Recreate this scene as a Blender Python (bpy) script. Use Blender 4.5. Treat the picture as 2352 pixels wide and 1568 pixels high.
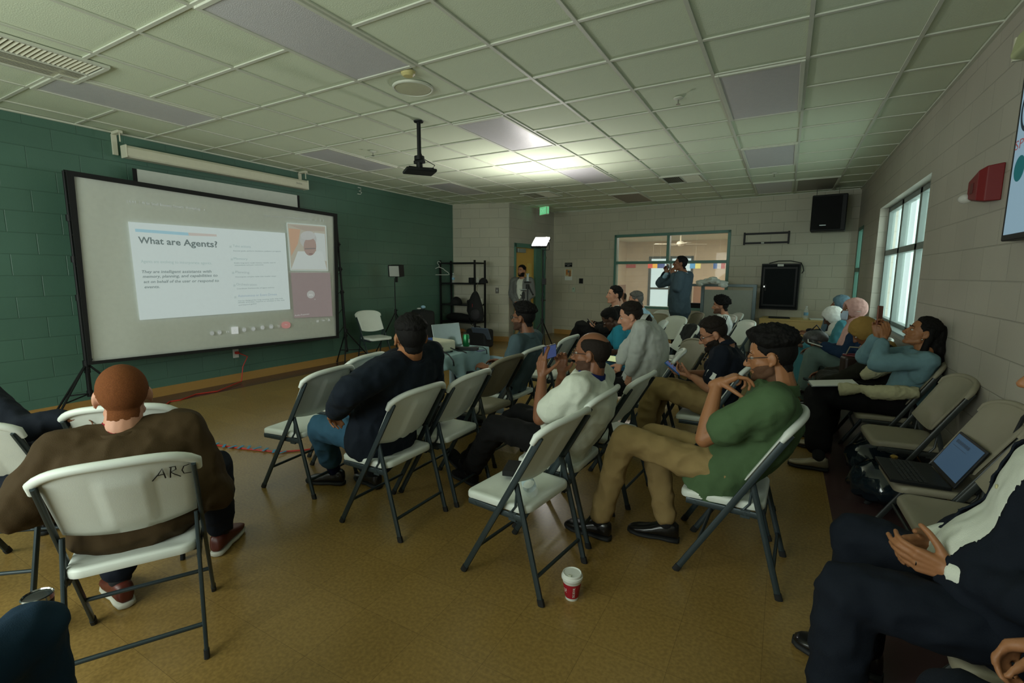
import bpy, bmesh, math, random
from mathutils import Vector, Matrix, noise
random.seed(7)
for o in list(bpy.data.objects): bpy.data.objects.remove(o, do_unlink=True)
SC = bpy.context.scene
COL = SC.collection
PI = math.pi
# ---------------------------------------------------------------- camera
CAMP = Vector((4.852, -1.657, 1.45)); FPX = 1100.2
YAW, PIT, ROL = -0.514586, -0.138715, 0.003794
_f = Vector((math.sin(YAW)*math.cos(PIT), math.cos(YAW)*math.cos(PIT), math.sin(PIT)))
_r = Vector((math.cos(YAW), -math.sin(YAW), 0)); _u = _r.cross(_f)
CR = _r*math.cos(ROL)+_u*math.sin(ROL); CU = -_r*math.sin(ROL)+_u*math.cos(ROL); CF = _f
cd = bpy.data.cameras.new('camera'); cam = bpy.data.objects.new('camera', cd); COL.objects.link(cam)
cd.sensor_width = 36; cd.lens = FPX/2352*36; cd.clip_start = 0.02; cd.clip_end = 200
M = Matrix((CR, CU, -CF)).transposed().to_4x4(); M.translation = CAMP; cam.matrix_world = M
SC.camera = cam
# ---------------------------------------------------------------- world, exposure
SC.view_settings.view_transform = 'Standard'; SC.view_settings.look = 'None'
SC.view_settings.exposure = 0.0; SC.view_settings.gamma = 1; SC.view_settings.use_curve_mapping = False
W = bpy.data.worlds.new('world'); SC.world = W; W.use_nodes = True
bg = W.node_tree.nodes['Background']; bg.inputs[0].default_value = (0.72, 0.95, 0.90, 1); bg.inputs[1].default_value = 1.15
def area(name, loc, rot, sx, sy, power, col):
    l = bpy.data.lights.new(name, 'AREA'); l.shape = 'RECTANGLE'; l.size = sx; l.size_y = sy; l.energy = power; l.color = col
    o = bpy.data.objects.new(name, l); COL.objects.link(o); o.location = loc; o.rotation_euler = rot
    return o
# daylight coming through the windows of the right wall, the front wall and the hall behind
area('daylight_right_window', (6.75, 5.2, 1.75), (0, PI/2, 0), 2.2, 3.4, 110, (0.82, 1.0, 0.94))
area('daylight_corner_window', (6.4, 8.3, 1.7), (0, PI/2, 0), 1.6, 1.2, 8, (0.60, 0.9, 0.8))
area('daylight_front_window', (2.0, -3.38, 1.7), (PI/2, 0, 0), 4.4, 1.5, 145, (0.92, 1.0, 0.92))
area('hall_ceiling_lamp', (4.3, 13.0, 2.60), (0, 0, 0), 1.2, .6, 130, (1.0, 0.92, 0.80))
area('hall_ceiling_lamp_near', (1.6, 11.2, 2.60), (0, 0, 0), 1.2, .6, 110, (1.0, 0.92, 0.80))

# ---------------------------------------------------------------- materials
MATS = {}
def s2l(c):
    return tuple(((x/12.92) if x <= .04045 else ((x+.055)/1.055)**2.4) for x in c)
def mat(name, col, rough=.6, metal=0, spec=.5, noise_amt=0, noise_scale=20, bump=0, bscale=200, emit=0, alpha=1, trans=0, coat=0, stretch=None, trans_l=0):
    if name in MATS: return MATS[name]
    m = bpy.data.materials.new(name); m.use_nodes = True; nt = m.node_tree; b = nt.nodes['Principled BSDF']
    c = (*col, 1)
    b.inputs['Base Color'].default_value = c; b.inputs['Roughness'].default_value = rough; b.inputs['Metallic'].default_value = metal
    b.inputs['Specular IOR Level'].default_value = spec; b.inputs['Coat Weight'].default_value = coat
    if trans: b.inputs['Transmission Weight'].default_value = trans
    if alpha < 1: b.inputs['Alpha'].default_value = alpha
    if emit: b.inputs['Emission Color'].default_value = c; b.inputs['Emission Strength'].default_value = emit
    tc = nt.nodes.new('ShaderNodeTexCoord'); mp = nt.nodes.new('ShaderNodeMapping'); nt.links.new(tc.outputs['Object'], mp.inputs[0])
    if stretch: mp.inputs['Scale'].default_value = stretch
    if noise_amt or True:
        n = nt.nodes.new('ShaderNodeTexNoise'); n.inputs['Scale'].default_value = noise_scale; n.inputs['Detail'].default_value = 4
        nt.links.new(mp.outputs[0], n.inputs['Vector'])
        mx = nt.nodes.new('ShaderNodeMix'); mx.data_type = 'RGBA'
        k = noise_amt or .06
        mx.inputs[6].default_value = (*[x*(1-k) for x in col], 1); mx.inputs[7].default_value = (*[min(1, x*(1+k)) for x in col], 1)
        nt.links.new(n.outputs['Fac'], mx.inputs[0]); nt.links.new(mx.outputs[2], b.inputs['Base Color'])
    if bump:
        n2 = nt.nodes.new('ShaderNodeTexNoise'); n2.inputs['Scale'].default_value = bscale; n2.inputs['Detail'].default_value = 3
        nt.links.new(mp.outputs[0], n2.inputs['Vector'])
        bp = nt.nodes.new('ShaderNodeBump'); bp.inputs['Strength'].default_value = bump; bp.inputs['Distance'].default_value = .002
        nt.links.new(n2.outputs['Fac'], bp.inputs['Height']); nt.links.new(bp.outputs[0], b.inputs['Normal'])
    if trans_l:      # thin translucent sheet
        t = nt.nodes.new('ShaderNodeBsdfTranslucent'); t.inputs[0].default_value = c; ms = nt.nodes.new('ShaderNodeMixShader'); ms.inputs[0].default_value = trans_l
        nt.links.new(b.outputs[0], ms.inputs[1]); nt.links.new(t.outputs[0], ms.inputs[2]); nt.links.new(ms.outputs[0], nt.nodes['Material Output'].inputs[0])
    MATS[name] = m; return m
def block_mat(name, col, axis, rough=.45, off=0.0):
    m = bpy.data.materials.new(name); m.use_nodes = True; nt = m.node_tree; b = nt.nodes['Principled BSDF']; L = nt.links.new
    g = nt.nodes.new('ShaderNodeNewGeometry'); sx = nt.nodes.new('ShaderNodeSeparateXYZ'); L(g.outputs['Position'], sx.inputs[0])
    cb = nt.nodes.new('ShaderNodeCombineXYZ'); ad = nt.nodes.new('ShaderNodeMath'); ad.operation = 'ADD'; ad.inputs[1].default_value = off
    L(sx.outputs[axis], ad.inputs[0]); L(ad.outputs[0], cb.inputs[0]); L(sx.outputs[2], cb.inputs[1])
    br = nt.nodes.new('ShaderNodeTexBrick'); L(cb.outputs[0], br.inputs['Vector']); br.inputs['Scale'].default_value = 1
    br.inputs['Brick Width'].default_value = .4064; br.inputs['Row Height'].default_value = .2032; br.inputs['Mortar Size'].default_value = .0045
    br.inputs['Mortar Smooth'].default_value = .6; br.offset = .5
    br.inputs['Color1'].default_value = (*col, 1); br.inputs['Color2'].default_value = (*[x*.93 for x in col], 1); br.inputs['Mortar'].default_value = (*[x*.80 for x in col], 1)
    n = nt.nodes.new('ShaderNodeTexNoise'); n.inputs['Scale'].default_value = 90; n.inputs['Detail'].default_value = 5; L(g.outputs['Position'], n.inputs['Vector'])
    n3 = nt.nodes.new('ShaderNodeTexNoise'); n3.inputs['Scale'].default_value = 1.5; L(g.outputs['Position'], n3.inputs['Vector'])
    mx = nt.nodes.new('ShaderNodeMix'); mx.data_type = 'RGBA'; mx.blend_type = 'MULTIPLY'; mx.inputs[0].default_value = .25
    L(br.outputs['Color'], mx.inputs[6]); L(n3.outputs['Fac'], mx.inputs[7]); L(mx.outputs[2], b.inputs['Base Color'])
    iv = nt.nodes.new('ShaderNodeMath'); iv.operation = 'MULTIPLY_ADD'; iv.inputs[1].default_value = -2.0; L(br.outputs['Fac'], iv.inputs[0])
    sc = nt.nodes.new('ShaderNodeMath'); sc.operation = 'MULTIPLY'; sc.inputs[1].default_value = .5; L(n.outputs['Fac'], sc.inputs[0]); L(sc.outputs[0], iv.inputs[2])
    bp = nt.nodes.new('ShaderNodeBump'); bp.inputs['Strength'].default_value = .55; bp.inputs['Distance'].default_value = .0035
    L(iv.outputs[0], bp.inputs['Height']); L(bp.outputs[0], b.inputs['Normal']); b.inputs['Roughness'].default_value = rough
    return m
C = lambda r, g, b_: s2l((r/255, g/255, b_/255))
M_white = mat('white_plastic', C(216, 222, 214), .42, bump=.25, bscale=500, noise_amt=.05, noise_scale=9)
M_tan = mat('beige_plastic', C(142, 136, 116), .5, bump=.25, bscale=500)
M_steel = mat('charcoal_steel', C(50, 62, 66), .38, metal=.3)
M_black = mat('black_plastic', C(20, 22, 23), .5, spec=.3)
M_blackf = mat('black_fabric', C(18, 19, 20), .85, bump=.4, bscale=300)
M_rubber = mat('black_rubber', C(20, 22, 23), .7)
M_chrome = mat('chrome', C(190, 190, 185), .2, metal=1)
M_tile = mat('ceiling_tile_white', C(214, 224, 198), .95, bump=.9, bscale=120, noise_amt=.05, noise_scale=160)
M_tbar = mat('ceiling_grid_white', C(205, 208, 192), .6)
M_diff = mat('prismatic_diffuser', C(204, 203, 205), .33, spec=.6, bump=1.0, bscale=140)
M_teal = mat('teal_paint', C(76, 122, 108), .4)
M_base = mat('tan_vinyl_base', C(176, 134, 72), .45)
M_wood = mat('yellow_maple_door', C(212, 168, 78), .4, noise_amt=.12, noise_scale=3, stretch=(1, 1, .15))
M_desk = mat('maple_laminate', C(212, 182, 112), .45, noise_amt=.08, noise_scale=3, stretch=(1, 1, 6))
M_glass = mat('clear_glass', (0.9, 1, .97), .02, alpha=.16, spec=.7)
M_cream = mat('cream_paint', C(214, 212, 190), .6)
M_paper = mat('paper_white', C(215, 218, 210), .7)
M_red = mat('red_plastic', C(150, 28, 26), .4)
M_redcup = mat('red_card', C(160, 22, 40), .5)
M_screenfab = mat('screen_fabric', C(206, 210, 202), .8, bump=.2, bscale=60)
M_redcord = mat('red_cord', C(190, 44, 30), .5)
M_bluetape = mat('blue_tape', C(60, 140, 180), .6)
M_cloth = mat('pale_blue_cloth', C(150, 182, 188), .85, bump=.3, bscale=200)
M_alu = mat('brushed_aluminium', C(150, 160, 160), .35, metal=.6)
M_bottle = mat('clear_plastic', (.85, .92, .9), .08, alpha=.22, spec=.8)
SKIN = {'fair': C(190, 138, 112), 'olive': C(166, 116, 88), 'tan': C(150, 102, 68), 'brown': C(122, 80, 56), 'dark': C(78, 52, 38)}
def skin(k): return mat('skin_'+k, SKIN[k], .5, noise_amt=.10, noise_scale=25, bump=.15, bscale=400, spec=.35)
def cloth(name, rgb, rough=.85, amt=.08): return mat(name, C(*rgb), rough, bump=.45, bscale=350, noise_amt=amt, noise_scale=30, spec=.2)

# ---------------------------------------------------------------- mesh helpers
class MB:
    def __init__(s): s.v = []; s.f = []
    def add(s, vs, fs):
        n = len(s.v); s.v += [tuple(v) for v in vs]; s.f += [tuple(i+n for i in f) for f in fs]; return s
    def box(s, c, d, R=None):
        c = Vector(c); hx, hy, hz = d[0]/2, d[1]/2, d[2]/2
        vs = [Vector((x, y, z)) for x in (-hx, hx) for y in (-hy, hy) for z in (-hz, hz)]
        vs = [c+(R@v if R else v) for v in vs]
        return s.add(vs, [(0, 1, 3, 2), (4, 6, 7, 5), (0, 4, 5, 1), (2, 3, 7, 6), (0, 2, 6, 4), (1, 5, 7, 3)])
    def loft(s, rings, cap=True, closed=True):
        n = len(rings[0]); vs = [v for r in rings for v in r]; fs = []
        for k in range(len(rings)-1):
            for i in range(n if closed else n-1):
                j = (i+1) % n; fs.append((k*n+i, k*n+j, (k+1)*n+j, (k+1)*n+i))
        if cap: fs.append(tuple(range(n))[::-1]); fs.append(tuple((len(rings)-1)*n+i for i in range(n)))
        return s.add(vs, fs)
    def tube(s, pts, r, seg=10, cap=True, r2=None, ref=None):
        pts = [Vector(p) for p in pts]; n = len(pts); rr = r if isinstance(r, (list, tuple)) else [r]*n; rings = []
        up = None
        for i, p in enumerate(pts):
            t = (pts[min(i+1, n-1)]-pts[max(i-1, 0)]); t = t.normalized() if t.length > 1e-9 else Vector((0, 0, 1))
            if up is None:
                a = Vector(ref) if ref is not None else (Vector((0, 0, 1)) if abs(t.z) < .9 else Vector((1, 0, 0)))
                up = (a-t*a.dot(t)).normalized()
            else: up = (up-t*up.dot(t)).normalized()
            b = t.cross(up); k = r2 if r2 else None
            rings.append([p+up*(rr[i]*math.cos(2*PI*q/seg))+b*((k if k else rr[i])*math.sin(2*PI*q/seg)) for q in range(seg)])
        return s.loft(rings, cap)
    def cyl(s, p0, p1, r, seg=20, r1=None): return s.tube([p0, p1], [r, r if r1 is None else r1], seg)
    def ell(s, c, rad, R=None, nu=18, nv=12):
        c = Vector(c); rings = []
        for j in range(1, nv):
            th = PI*j/nv
            rings.append([Vector((rad[0]*math.sin(th)*math.cos(2*PI*i/nu), rad[1]*math.sin(th)*math.sin(2*PI*i/nu), rad[2]*math.cos(th))) for i in range(nu)])
        rings = [[c+(R@v if R else v) for v in r] for r in rings]
        n0 = len(s.v); s.loft(rings, False)
        top = Vector((0, 0, rad[2])); bot = -top
        top = c+(R@top if R else top); bot = c+(R@bot if R else bot)
        a = len(s.v); s.v += [tuple(top), tuple(bot)]
        for i in range(nu):
            s.f.append((n0+(i+1) % nu, n0+i, a)); s.f.append((n0+(nv-2)*nu+i, n0+(nv-2)*nu+(i+1) % nu, a+1))
        return s
    def cap(s, p0, p1, r0, r1=None, seg=14):
        p0 = Vector(p0); p1 = Vector(p1); r1 = r0 if r1 is None else r1
        d = p1-p0
        if d.length < 1e-6: return s.ell(p0, (r0, r0, r0))
        t = d.normalized(); pts = []; rs = []
        for k in range(5):
            a = PI/2*(1-k/4.0); pts.append(p0-t*(r0*math.sin(a))); rs.append(max(r0*math.cos(a), r0*.05))
        for k in range(5):
            a = PI/2*(k/4.0); pts.append(p1+t*(r1*math.sin(a))); rs.append(max(r1*math.cos(a), r1*.05))
        return s.tube(pts, rs, seg)
    def lathe(s, prof, c=(0, 0, 0), seg=28, R=None, cap=True):
        c = Vector(c); rings = []
        for (r, z) in prof:
            ring = [Vector((r*math.cos(2*PI*i/seg), r*math.sin(2*PI*i/seg), z)) for i in range(seg)]
            rings.append([c+(R@v if R else v) for v in ring])
        return s.loft(rings, cap)
    def prism(s, poly, c, ax, ay, az, d):   # poly (u,v) in plane ax,ay extruded by d along az
        c = Vector(c); ax = Vector(ax); ay = Vector(ay); az = Vector(az)
        a = [c+ax*u+ay*v for u, v in poly]; b = [p+az*d for p in a]
        return s.loft([a, b])
    def mesh(s, name):
        m = bpy.data.meshes.new(name); m.from_pydata(s.v, [], s.f); m.update(); return m
def link(name, me, m=None, parent=None, smooth=True, bevel=0, bseg=2, auto=35):
    if isinstance(me, MB):
        mb = me; me = mb.mesh(name)
        bm = bmesh.new(); bm.from_mesh(me); bmesh.ops.recalc_face_normals(bm, faces=bm.faces); bm.to_mesh(me); bm.free()
    o = bpy.data.objects.new(name, me); COL.objects.link(o)
    if m is not None:
        for q in (m if isinstance(m, (list, tuple)) else [m]): me.materials.append(q)
    if smooth:
        for p in me.polygons: p.use_smooth = True
        if auto:
            try: me.set_sharp_from_angle(angle=math.radians(auto))
            except Exception: pass
    if bevel:
        b = o.modifiers.new('bevel', 'BEVEL'); b.width = bevel; b.segments = bseg; b.limit_method = 'ANGLE'; b.angle_limit = .6; b.harden_normals = True
    if parent: o.parent = parent
    return o
def thing(name, label, cat, loc=(0, 0, 0), rz=0, group=None):
    o = bpy.data.objects.new(name, None); COL.objects.link(o); o.location = loc; o.rotation_euler = (0, 0, rz); o.empty_display_size = .1
    return tag(o, label, cat, group)
def tag(o, label, cat, group=None):
    o['label'] = label; o['category'] = cat
    if group: o['group'] = group
    return o
def struct(o): o['kind'] = 'structure'; return o
def kids(o): return [c for c in bpy.data.objects if c.parent == o]
def copy_tree(o, parent=None):
    c = o.copy(); COL.objects.link(c); c.parent = parent
    for ch in KID.get(o.name, []) or kids(o): copy_tree(ch, c)
    return c
KID = {}
def rotz(a): return Matrix.Rotation(a, 3, 'Z')
def plane_x(px, py, X):     # point of the wall plane x = X seen at a photograph pixel
    d = CF+CR*((px-1176)/FPX)-CU*((py-784)/FPX); return CAMP+d*((X-CAMP.x)/d.x)
def plane_y(px, py, Y):
    d = CF+CR*((px-1176)/FPX)-CU*((py-784)/FPX); return CAMP+d*((Y-CAMP.y)/d.y)
def text_mesh(txt, bold=0, italic=0):
    c = bpy.data.curves.new('t', 'FONT'); c.body = txt; c.offset = bold; c.shear = italic; c.resolution_u = 2
    o = bpy.data.objects.new('t', c); COL.objects.link(o)
    me = bpy.data.meshes.new_from_object(o.evaluated_get(bpy.context.evaluated_depsgraph_get()))
    bpy.data.objects.remove(o); return me
def text_on(name, txt, p0, xdir, ydir, h, m, parent, width=None, bold=0, italic=0, lift=.0015, thick=0):
    """lettering lying on a surface: p0 baseline start, h = capital height"""
    me = text_mesh(txt, bold, italic); xs = [v.co.x for v in me.vertices]; x0, x1 = min(xs), max(xs)
    xd = Vector(xdir).normalized(); yd = Vector(ydir).normalized(); nn = xd.cross(yd).normalized(); sy = h/.70
    sx = width/(x1-x0) if width else sy
    for v in me.vertices: v.co = Vector(p0)+xd*((v.co.x-x0)*sx)+yd*(v.co.y*sy)+nn*lift
    return link(name, me, m, parent, smooth=False)
# ================================================================ THE ROOM
XL, XR, YF, ZC, T = -1.52, 5.89, -3.3, 2.94, .6096
BA, BB = Vector((-.30, 9.28, 0)), Vector((5.89, 8.72, 0))       # back wall line
RA, RB = Vector((-.31, 7.33, 0)), Vector((-.16, 9.27, 0))       # short return wall with the door
BU = (BB-BA).normalized(); BN = Vector((-BU.y, BU.x, 0))         # BN points out of the room
RU = (RB-RA).normalized(); RN = Vector((-RU.y, RU.x, 0))
def hit(px, py, A, N):
    d = CF+CR*((px-1176)/FPX)-CU*((py-784)/FPX); return CAMP+d*((A-CAMP).dot(N)/d.dot(N))
def bw(px, py): p = hit(px, py, BA, BN); return (p-BA).dot(BU), p.z
def bp(u, z, out=0): return BA+BU*u-BN*out+Vector((0, 0, z))    # out = distance in front of the back wall
def rw(px, py): p = hit(px, py, RA, RN); return (p-RA).dot(RU), p.z
def rp(u, z, out=0): return RA+RU*u-RN*out+Vector((0, 0, z))
def wall(name, A, U, N, L, H, holes, m, th=.2):
    us = sorted({0, L, *[h[0] for h in holes], *[h[1] for h in holes]}); zs = sorted({0, H, *[h[2] for h in holes], *[h[3] for h in holes]})
    mb = MB()
    for i in range(len(us)-1):
        for j in range(len(zs)-1):
            uc, zc = (us[i]+us[i+1])/2, (zs[j]+zs[j+1])/2
            if any(h[0] < uc < h[1] and h[2] < zc < h[3] for h in holes): continue
            pts = []
            for n in (0, th):
                for (u, z) in ((us[i], zs[j]), (us[i+1], zs[j]), (us[i+1], zs[j+1]), (us[i], zs[j+1])): pts.append(A+U*u+N*n+Vector((0, 0, z)))
            mb.add(pts, [(0, 1, 2, 3), (7, 6, 5, 4), (0, 4, 5, 1), (1, 5, 6, 2), (2, 6, 7, 3), (3, 7, 4, 0)])
    return struct(link(name, mb, m, smooth=False))
green = block_mat('green_block_paint', C(86, 122, 106), 1, .38); creamx = block_mat('cream_block_paint', C(196, 192, 170), 0, .5, .12); creamy = block_mat('cream_block_paint_side', C(188, 182, 168), 1, .5, .1)
X3, Y3 = Vector((1, 0, 0)), Vector((0, 1, 0))
wall('wall_left', Vector((XL, YF, 0)), Y3, -X3, 6.98-YF, ZC+.3, [], green)
LA = Vector((XL-.2, 6.98, 0)); LU = (RA-Vector((XL, 6.98, 0))).normalized()
wall('wall_corner', Vector((XL, 6.98, 0)), LU, Vector((-LU.y, LU.x, 0)), (RA-Vector((XL, 6.98, 0))).length, ZC+.3, [], creamx)
# return wall with door opening
d0, d1 = rw(1181, 560)[0], rw(1252, 560)[0]; dz = 2.13
wall('wall_door', RA, RU, RN, (RB-RA).length+.2, ZC+.3, [(d0, d1, 0, dz)], creamy)
w0, w1 = bw(1410, 620)[0], bw(1674, 620)[0]; wz0, wz1 = bw(1410, 705)[1], bw(1540, 534)[1]
wall('wall_back', BA, BU, BN, (BB-BA).length+.3, ZC+.3, [(w0, w1, wz0, wz1)], creamx)
wall('wall_right', Vector((XR, YF, 0)), Y3, X3, 8.9-YF, ZC+.3, [(3.88-YF, 6.5-YF, .86, 2.34), (7.98-YF, 8.58-YF, .86, 2.26)], creamy)
wall('wall_front', Vector((XL, YF, 0)), X3, -Y3, XR-XL, ZC+.3, [(-.3-XL, 1.9-XL, .85, 2.45), (2.3-XL, 4.3-XL, .85, 2.45)], creamx)
# floor: vinyl composition tiles, darker border
m = bpy.data.materials.new('vinyl_tile_floor'); m.use_nodes = True; nt = m.node_tree; b = nt.nodes['Principled BSDF']; L_ = nt.links.new
g = nt.nodes.new('ShaderNodeNewGeometry'); sx = nt.nodes.new('ShaderNodeSeparateXYZ'); L_(g.outputs['Position'], sx.inputs[0])
rot = nt.nodes.new('ShaderNodeMapping'); L_(g.outputs['Position'], rot.inputs[0])
br = nt.nodes.new('ShaderNodeTexBrick'); L_(rot.outputs[0], br.inputs['Vector']); br.offset = 0; br.inputs['Scale'].default_value = 1
br.inputs['Brick Width'].default_value = .3048; br.inputs['Row Height'].default_value = .3048; br.inputs['Mortar Size'].default_value = .0008; br.inputs['Mortar Smooth'].default_value = .4
ca, cb_, cm = C(160, 130, 74), C(153, 124, 70), C(112, 90, 50)
br.inputs['Color1'].default_value = (*ca, 1); br.inputs['Color2'].default_value = (*cb_, 1); br.inputs['Mortar'].default_value = (*cm, 1)
n1 = nt.nodes.new('ShaderNodeTexNoise'); n1.inputs['Scale'].default_value = 70; n1.inputs['Detail'].default_value = 6; L_(g.outputs['Position'], n1.inputs['Vector'])
rp1 = nt.nodes.new('ShaderNodeValToRGB'); rp1.color_ramp.elements[0].position = .36; rp1.color_ramp.elements[0].color = (.62, .60, .55, 1); rp1.color_ramp.elements[1].position = .66; rp1.color_ramp.elements[1].color = (1.15, 1.15, 1.12, 1)
L_(n1.outputs['Fac'], rp1.inputs[0])
mx = nt.nodes.new('ShaderNodeMix'); mx.data_type = 'RGBA'; mx.blend_type = 'MULTIPLY'; mx.inputs[0].default_value = .5; L_(br.outputs['Color'], mx.inputs[6]); L_(rp1.outputs[0], mx.inputs[7])
n2 = nt.nodes.new('ShaderNodeTexNoise'); n2.inputs['Scale'].default_value = 1.3; L_(g.outputs['Position'], n2.inputs['Vector'])
mx2 = nt.nodes.new('ShaderNodeMix'); mx2.data_type = 'RGBA'; mx2.blend_type = 'MULTIPLY'; mx2.inputs[0].default_value = .3; L_(mx.outputs[2], mx2.inputs[6]); L_(n2.outputs['Fac'], mx2.inputs[7])
def cmpn(op, a, v):
    n = nt.nodes.new('ShaderNodeMath'); n.operation = op; L_(a, n.inputs[0]); n.inputs[1].default_value = v; return n.outputs[0]
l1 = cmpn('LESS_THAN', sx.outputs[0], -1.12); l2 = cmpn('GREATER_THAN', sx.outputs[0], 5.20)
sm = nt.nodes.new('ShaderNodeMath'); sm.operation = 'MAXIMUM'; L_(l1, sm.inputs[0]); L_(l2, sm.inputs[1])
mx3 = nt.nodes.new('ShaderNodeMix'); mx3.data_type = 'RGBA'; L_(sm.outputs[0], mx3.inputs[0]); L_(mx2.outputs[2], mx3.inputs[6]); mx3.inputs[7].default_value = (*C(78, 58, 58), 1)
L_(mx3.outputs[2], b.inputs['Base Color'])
b.inputs['Roughness'].default_value = .27; b.inputs['Specular IOR Level'].default_value = .45
bpn = nt.nodes.new('ShaderNodeBump'); bpn.inputs['Strength'].default_value = .12; bpn.inputs['Distance'].default_value = .002; n4 = nt.nodes.new('ShaderNodeTexNoise'); n4.inputs['Scale'].default_value = 6; L_(g.outputs['Position'], n4.inputs['Vector']); L_(n4.outputs['Fac'], bpn.inputs['Height']); L_(bpn.outputs[0], b.inputs['Normal'])
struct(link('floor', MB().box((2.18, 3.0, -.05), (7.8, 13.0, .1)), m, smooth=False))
# ceiling with lay-in grid
struct(link('ceiling', MB().box((2.18, 3.0, ZC+.06), (7.8, 13.0, .1)), M_tile, smooth=False))
mb = MB()
for i in range(-2, 10): mb.box((i*T, 3.0, ZC+.003), (.024, 12.6, .010))
for j in range(-5, 16): mb.box((2.18, j*T, ZC+.0035), (7.4, .024, .009))
struct(link('trim_1', mb, M_tbar, smooth=False))
mb = MB()
mb.box((XR-.012, 2.8, ZC-.004), (.024, 12.2, .016)); mb.box((XL+.012, 1.85, ZC-.004), (.024, 10.3, .016))
c = (BA+BB)/2; mb.box((c.x, c.y-.012, ZC-.004), (6.2, .024, .016), rotz(math.atan2(BU.y, BU.x)))
struct(link('trim_2', mb, M_tbar, smooth=False))
# baseboards
struct(link('baseboard_left', MB().box((XL+.006, 1.85, .055), (.012, 10.3, .11)), M_base, smooth=False))
def bb(name, A, U, N, a, b_):
    p0 = A+U*a; p1 = A+U*b_; c = (p0+p1)/2-N*.006; c.z = .055
    struct(link(name, MB().box(c, ((p1-p0).length, .012, .11), rotz(math.atan2(U.y, U.x))), M_base, smooth=False))
bb('baseboard_corner', Vector((XL, 6.98, 0)), LU, Vector((-LU.y, LU.x, 0)), 0, 1.26)
bb('baseboard_back', BA, BU, BN, .2, 6.2)
struct(link('baseboard_right', MB().box((XR-.006, 2.8, .055), (.012, 12.0, .11)), M_base, smooth=False))
# ---- door with teal frame and closer
struct(thing('door_1', 'yellow wooden door with teal frame behind the man in the grey suit', 'door')); D1 = bpy.data.objects['door_1']
ang = math.atan2(RU.y, RU.x); RR = rotz(ang)
def rbox(u0, u1, z0, z1, o0, o1, mb=None):
    mb = mb or MB(); c = rp((u0+u1)/2, (z0+z1)/2, (o0+o1)/2); return mb.box(c, (u1-u0, abs(o1-o0), z1-z0), RR)
dm = rw(1228, 620)[0]; dn = rw(1240, 620)[0]
mb = MB(); rbox(d0, d1, dz-.09, dz, -.1, .03, mb); rbox(d0, d0+.05, 0, dz, -.1, .03, mb); rbox(dm, dn, 0, dz, -.1, .03, mb); rbox(d1-.06, d1, 0, dz, -.1, .03, mb); rbox(dn, d1-.06, .95, 1.02, -.1, .02, mb)
link('door_frame', mb, M_teal, D1, bevel=.004)
link('door_leaf', rbox(d0+.05, dm, .01, dz-.09, -.07, -.025), M_wood, D1, bevel=.003)
mb = MB(); rbox(dm-.28, dm-.1, .7, 1.7, -.025, -.018, mb)
link('vision_panel', mb, mat('wired_glass', C(225, 190, 100), .2), D1, smooth=False)
link('door_closer', rbox(d0+.1, d0+.42, dz-.2, dz-.11, -.025, .04), M_alu, D1, bevel=.006)
link('sidelight_glass', rbox(dn, d1-.06, .05, dz-.09, -.05, -.04), mat('dark_green_glass', C(120, 150, 120), .15), D1, smooth=False)
link('door_handle', MB().tube([rp(dm-.09, 1.0, .0), rp(dm-.09, 1.0, .05), rp(dm-.2, 1.0, .05)], .01), M_chrome, D1)
# ---- interior window in the back wall, teal frame
W1 = struct(thing('window_1', 'teal framed interior window in the back wall', 'window'))
ab = math.atan2(BU.y, BU.x); BR = rotz(ab)
def bbox(u0, u1, z0, z1, o0, o1, mb=None):
    mb = mb or MB(); return mb.box(bp((u0+u1)/2, (z0+z1)/2, (o0+o1)/2), (u1-u0, abs(o1-o0), z1-z0), BR)
um = bw(1535, 560)[0]; zm = bw(1540, 602)[1]; um2 = bw(1536, 560)[0]
fr = .055; mb = MB()
bbox(w0, w1, wz1-fr, wz1, -.12, .02, mb); bbox(w0, w1, wz0, wz0+fr, -.12, .02, mb); bbox(w0, w0+fr, wz0, wz1, -.12, .02, mb); bbox(w1-fr, w1, wz0, wz1, -.12, .02, mb)
bbox(w0, w1, zm-.03, zm+.03, -.1, .015, mb); bbox(um-.03, um+.03, zm, wz1, -.1, .015, mb)
link('window_frame', mb, M_teal, W1, bevel=.004)
link('window_glass', bbox(w0+.03, w1-.03, wz0+.03, wz1-.03, -.06, -.054), M_glass, W1, smooth=False)
# ---- right wall windows
M_wf = mat('white_window_frame', C(225, 232, 228), .4); M_gf = mat('grey_window_frame', C(120, 132, 128), .4)
def side_window(name, y0, y1, z0, z1, zmid, divs, label, m, X0=XR+.13):
    Wn = struct(thing(name, label, 'window'))
    mb = MB(); f = .06
    for (a, b_, c_, d_) in ((y0, y1, z0, z0+f), (y0, y1, z1-f, z1), (y0, y0+f, z0, z1), (y1-f, y1, z0, z1), (y0, y1, zmid-.035, zmid+.035)):
        mb.box((X0, (a+b_)/2, (c_+d_)/2), (.07, b_-a, d_-c_))
    for yy, ww in divs: mb.box((X0, yy, (z0+z1)/2), (.07, ww, z1-z0))
    link('window_frame', mb, m, Wn, bevel=.004)
    link('window_glass', MB().box((X0+.01, (y0+y1)/2, (z0+z1)/2), (.006, y1-y0-.06, z1-z0-.06)), M_glass, Wn, smooth=False)
    link('window_sill', MB().box((XR+.06, (y0+y1)/2, z0+.008), (.15, y1-y0, .02)), m, Wn, bevel=.003)
    return Wn
w = side_window('window_2', 3.88, 6.5, .86, 2.34, 1.75, [(4.72, .09), (5.6, .09)], 'large bright window in the right wall with pale frame', M_gf)
mb = MB()
for yy in (4.15, 4.42, 4.98, 5.28, 5.86, 6.15): mb.box((XR+.19, yy, 1.6), (.03, .13, 1.44))
link('window_blind', mb, mat('white_blind', C(236, 242, 238), .5, trans_l=.6), w, bevel=.002)
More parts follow.
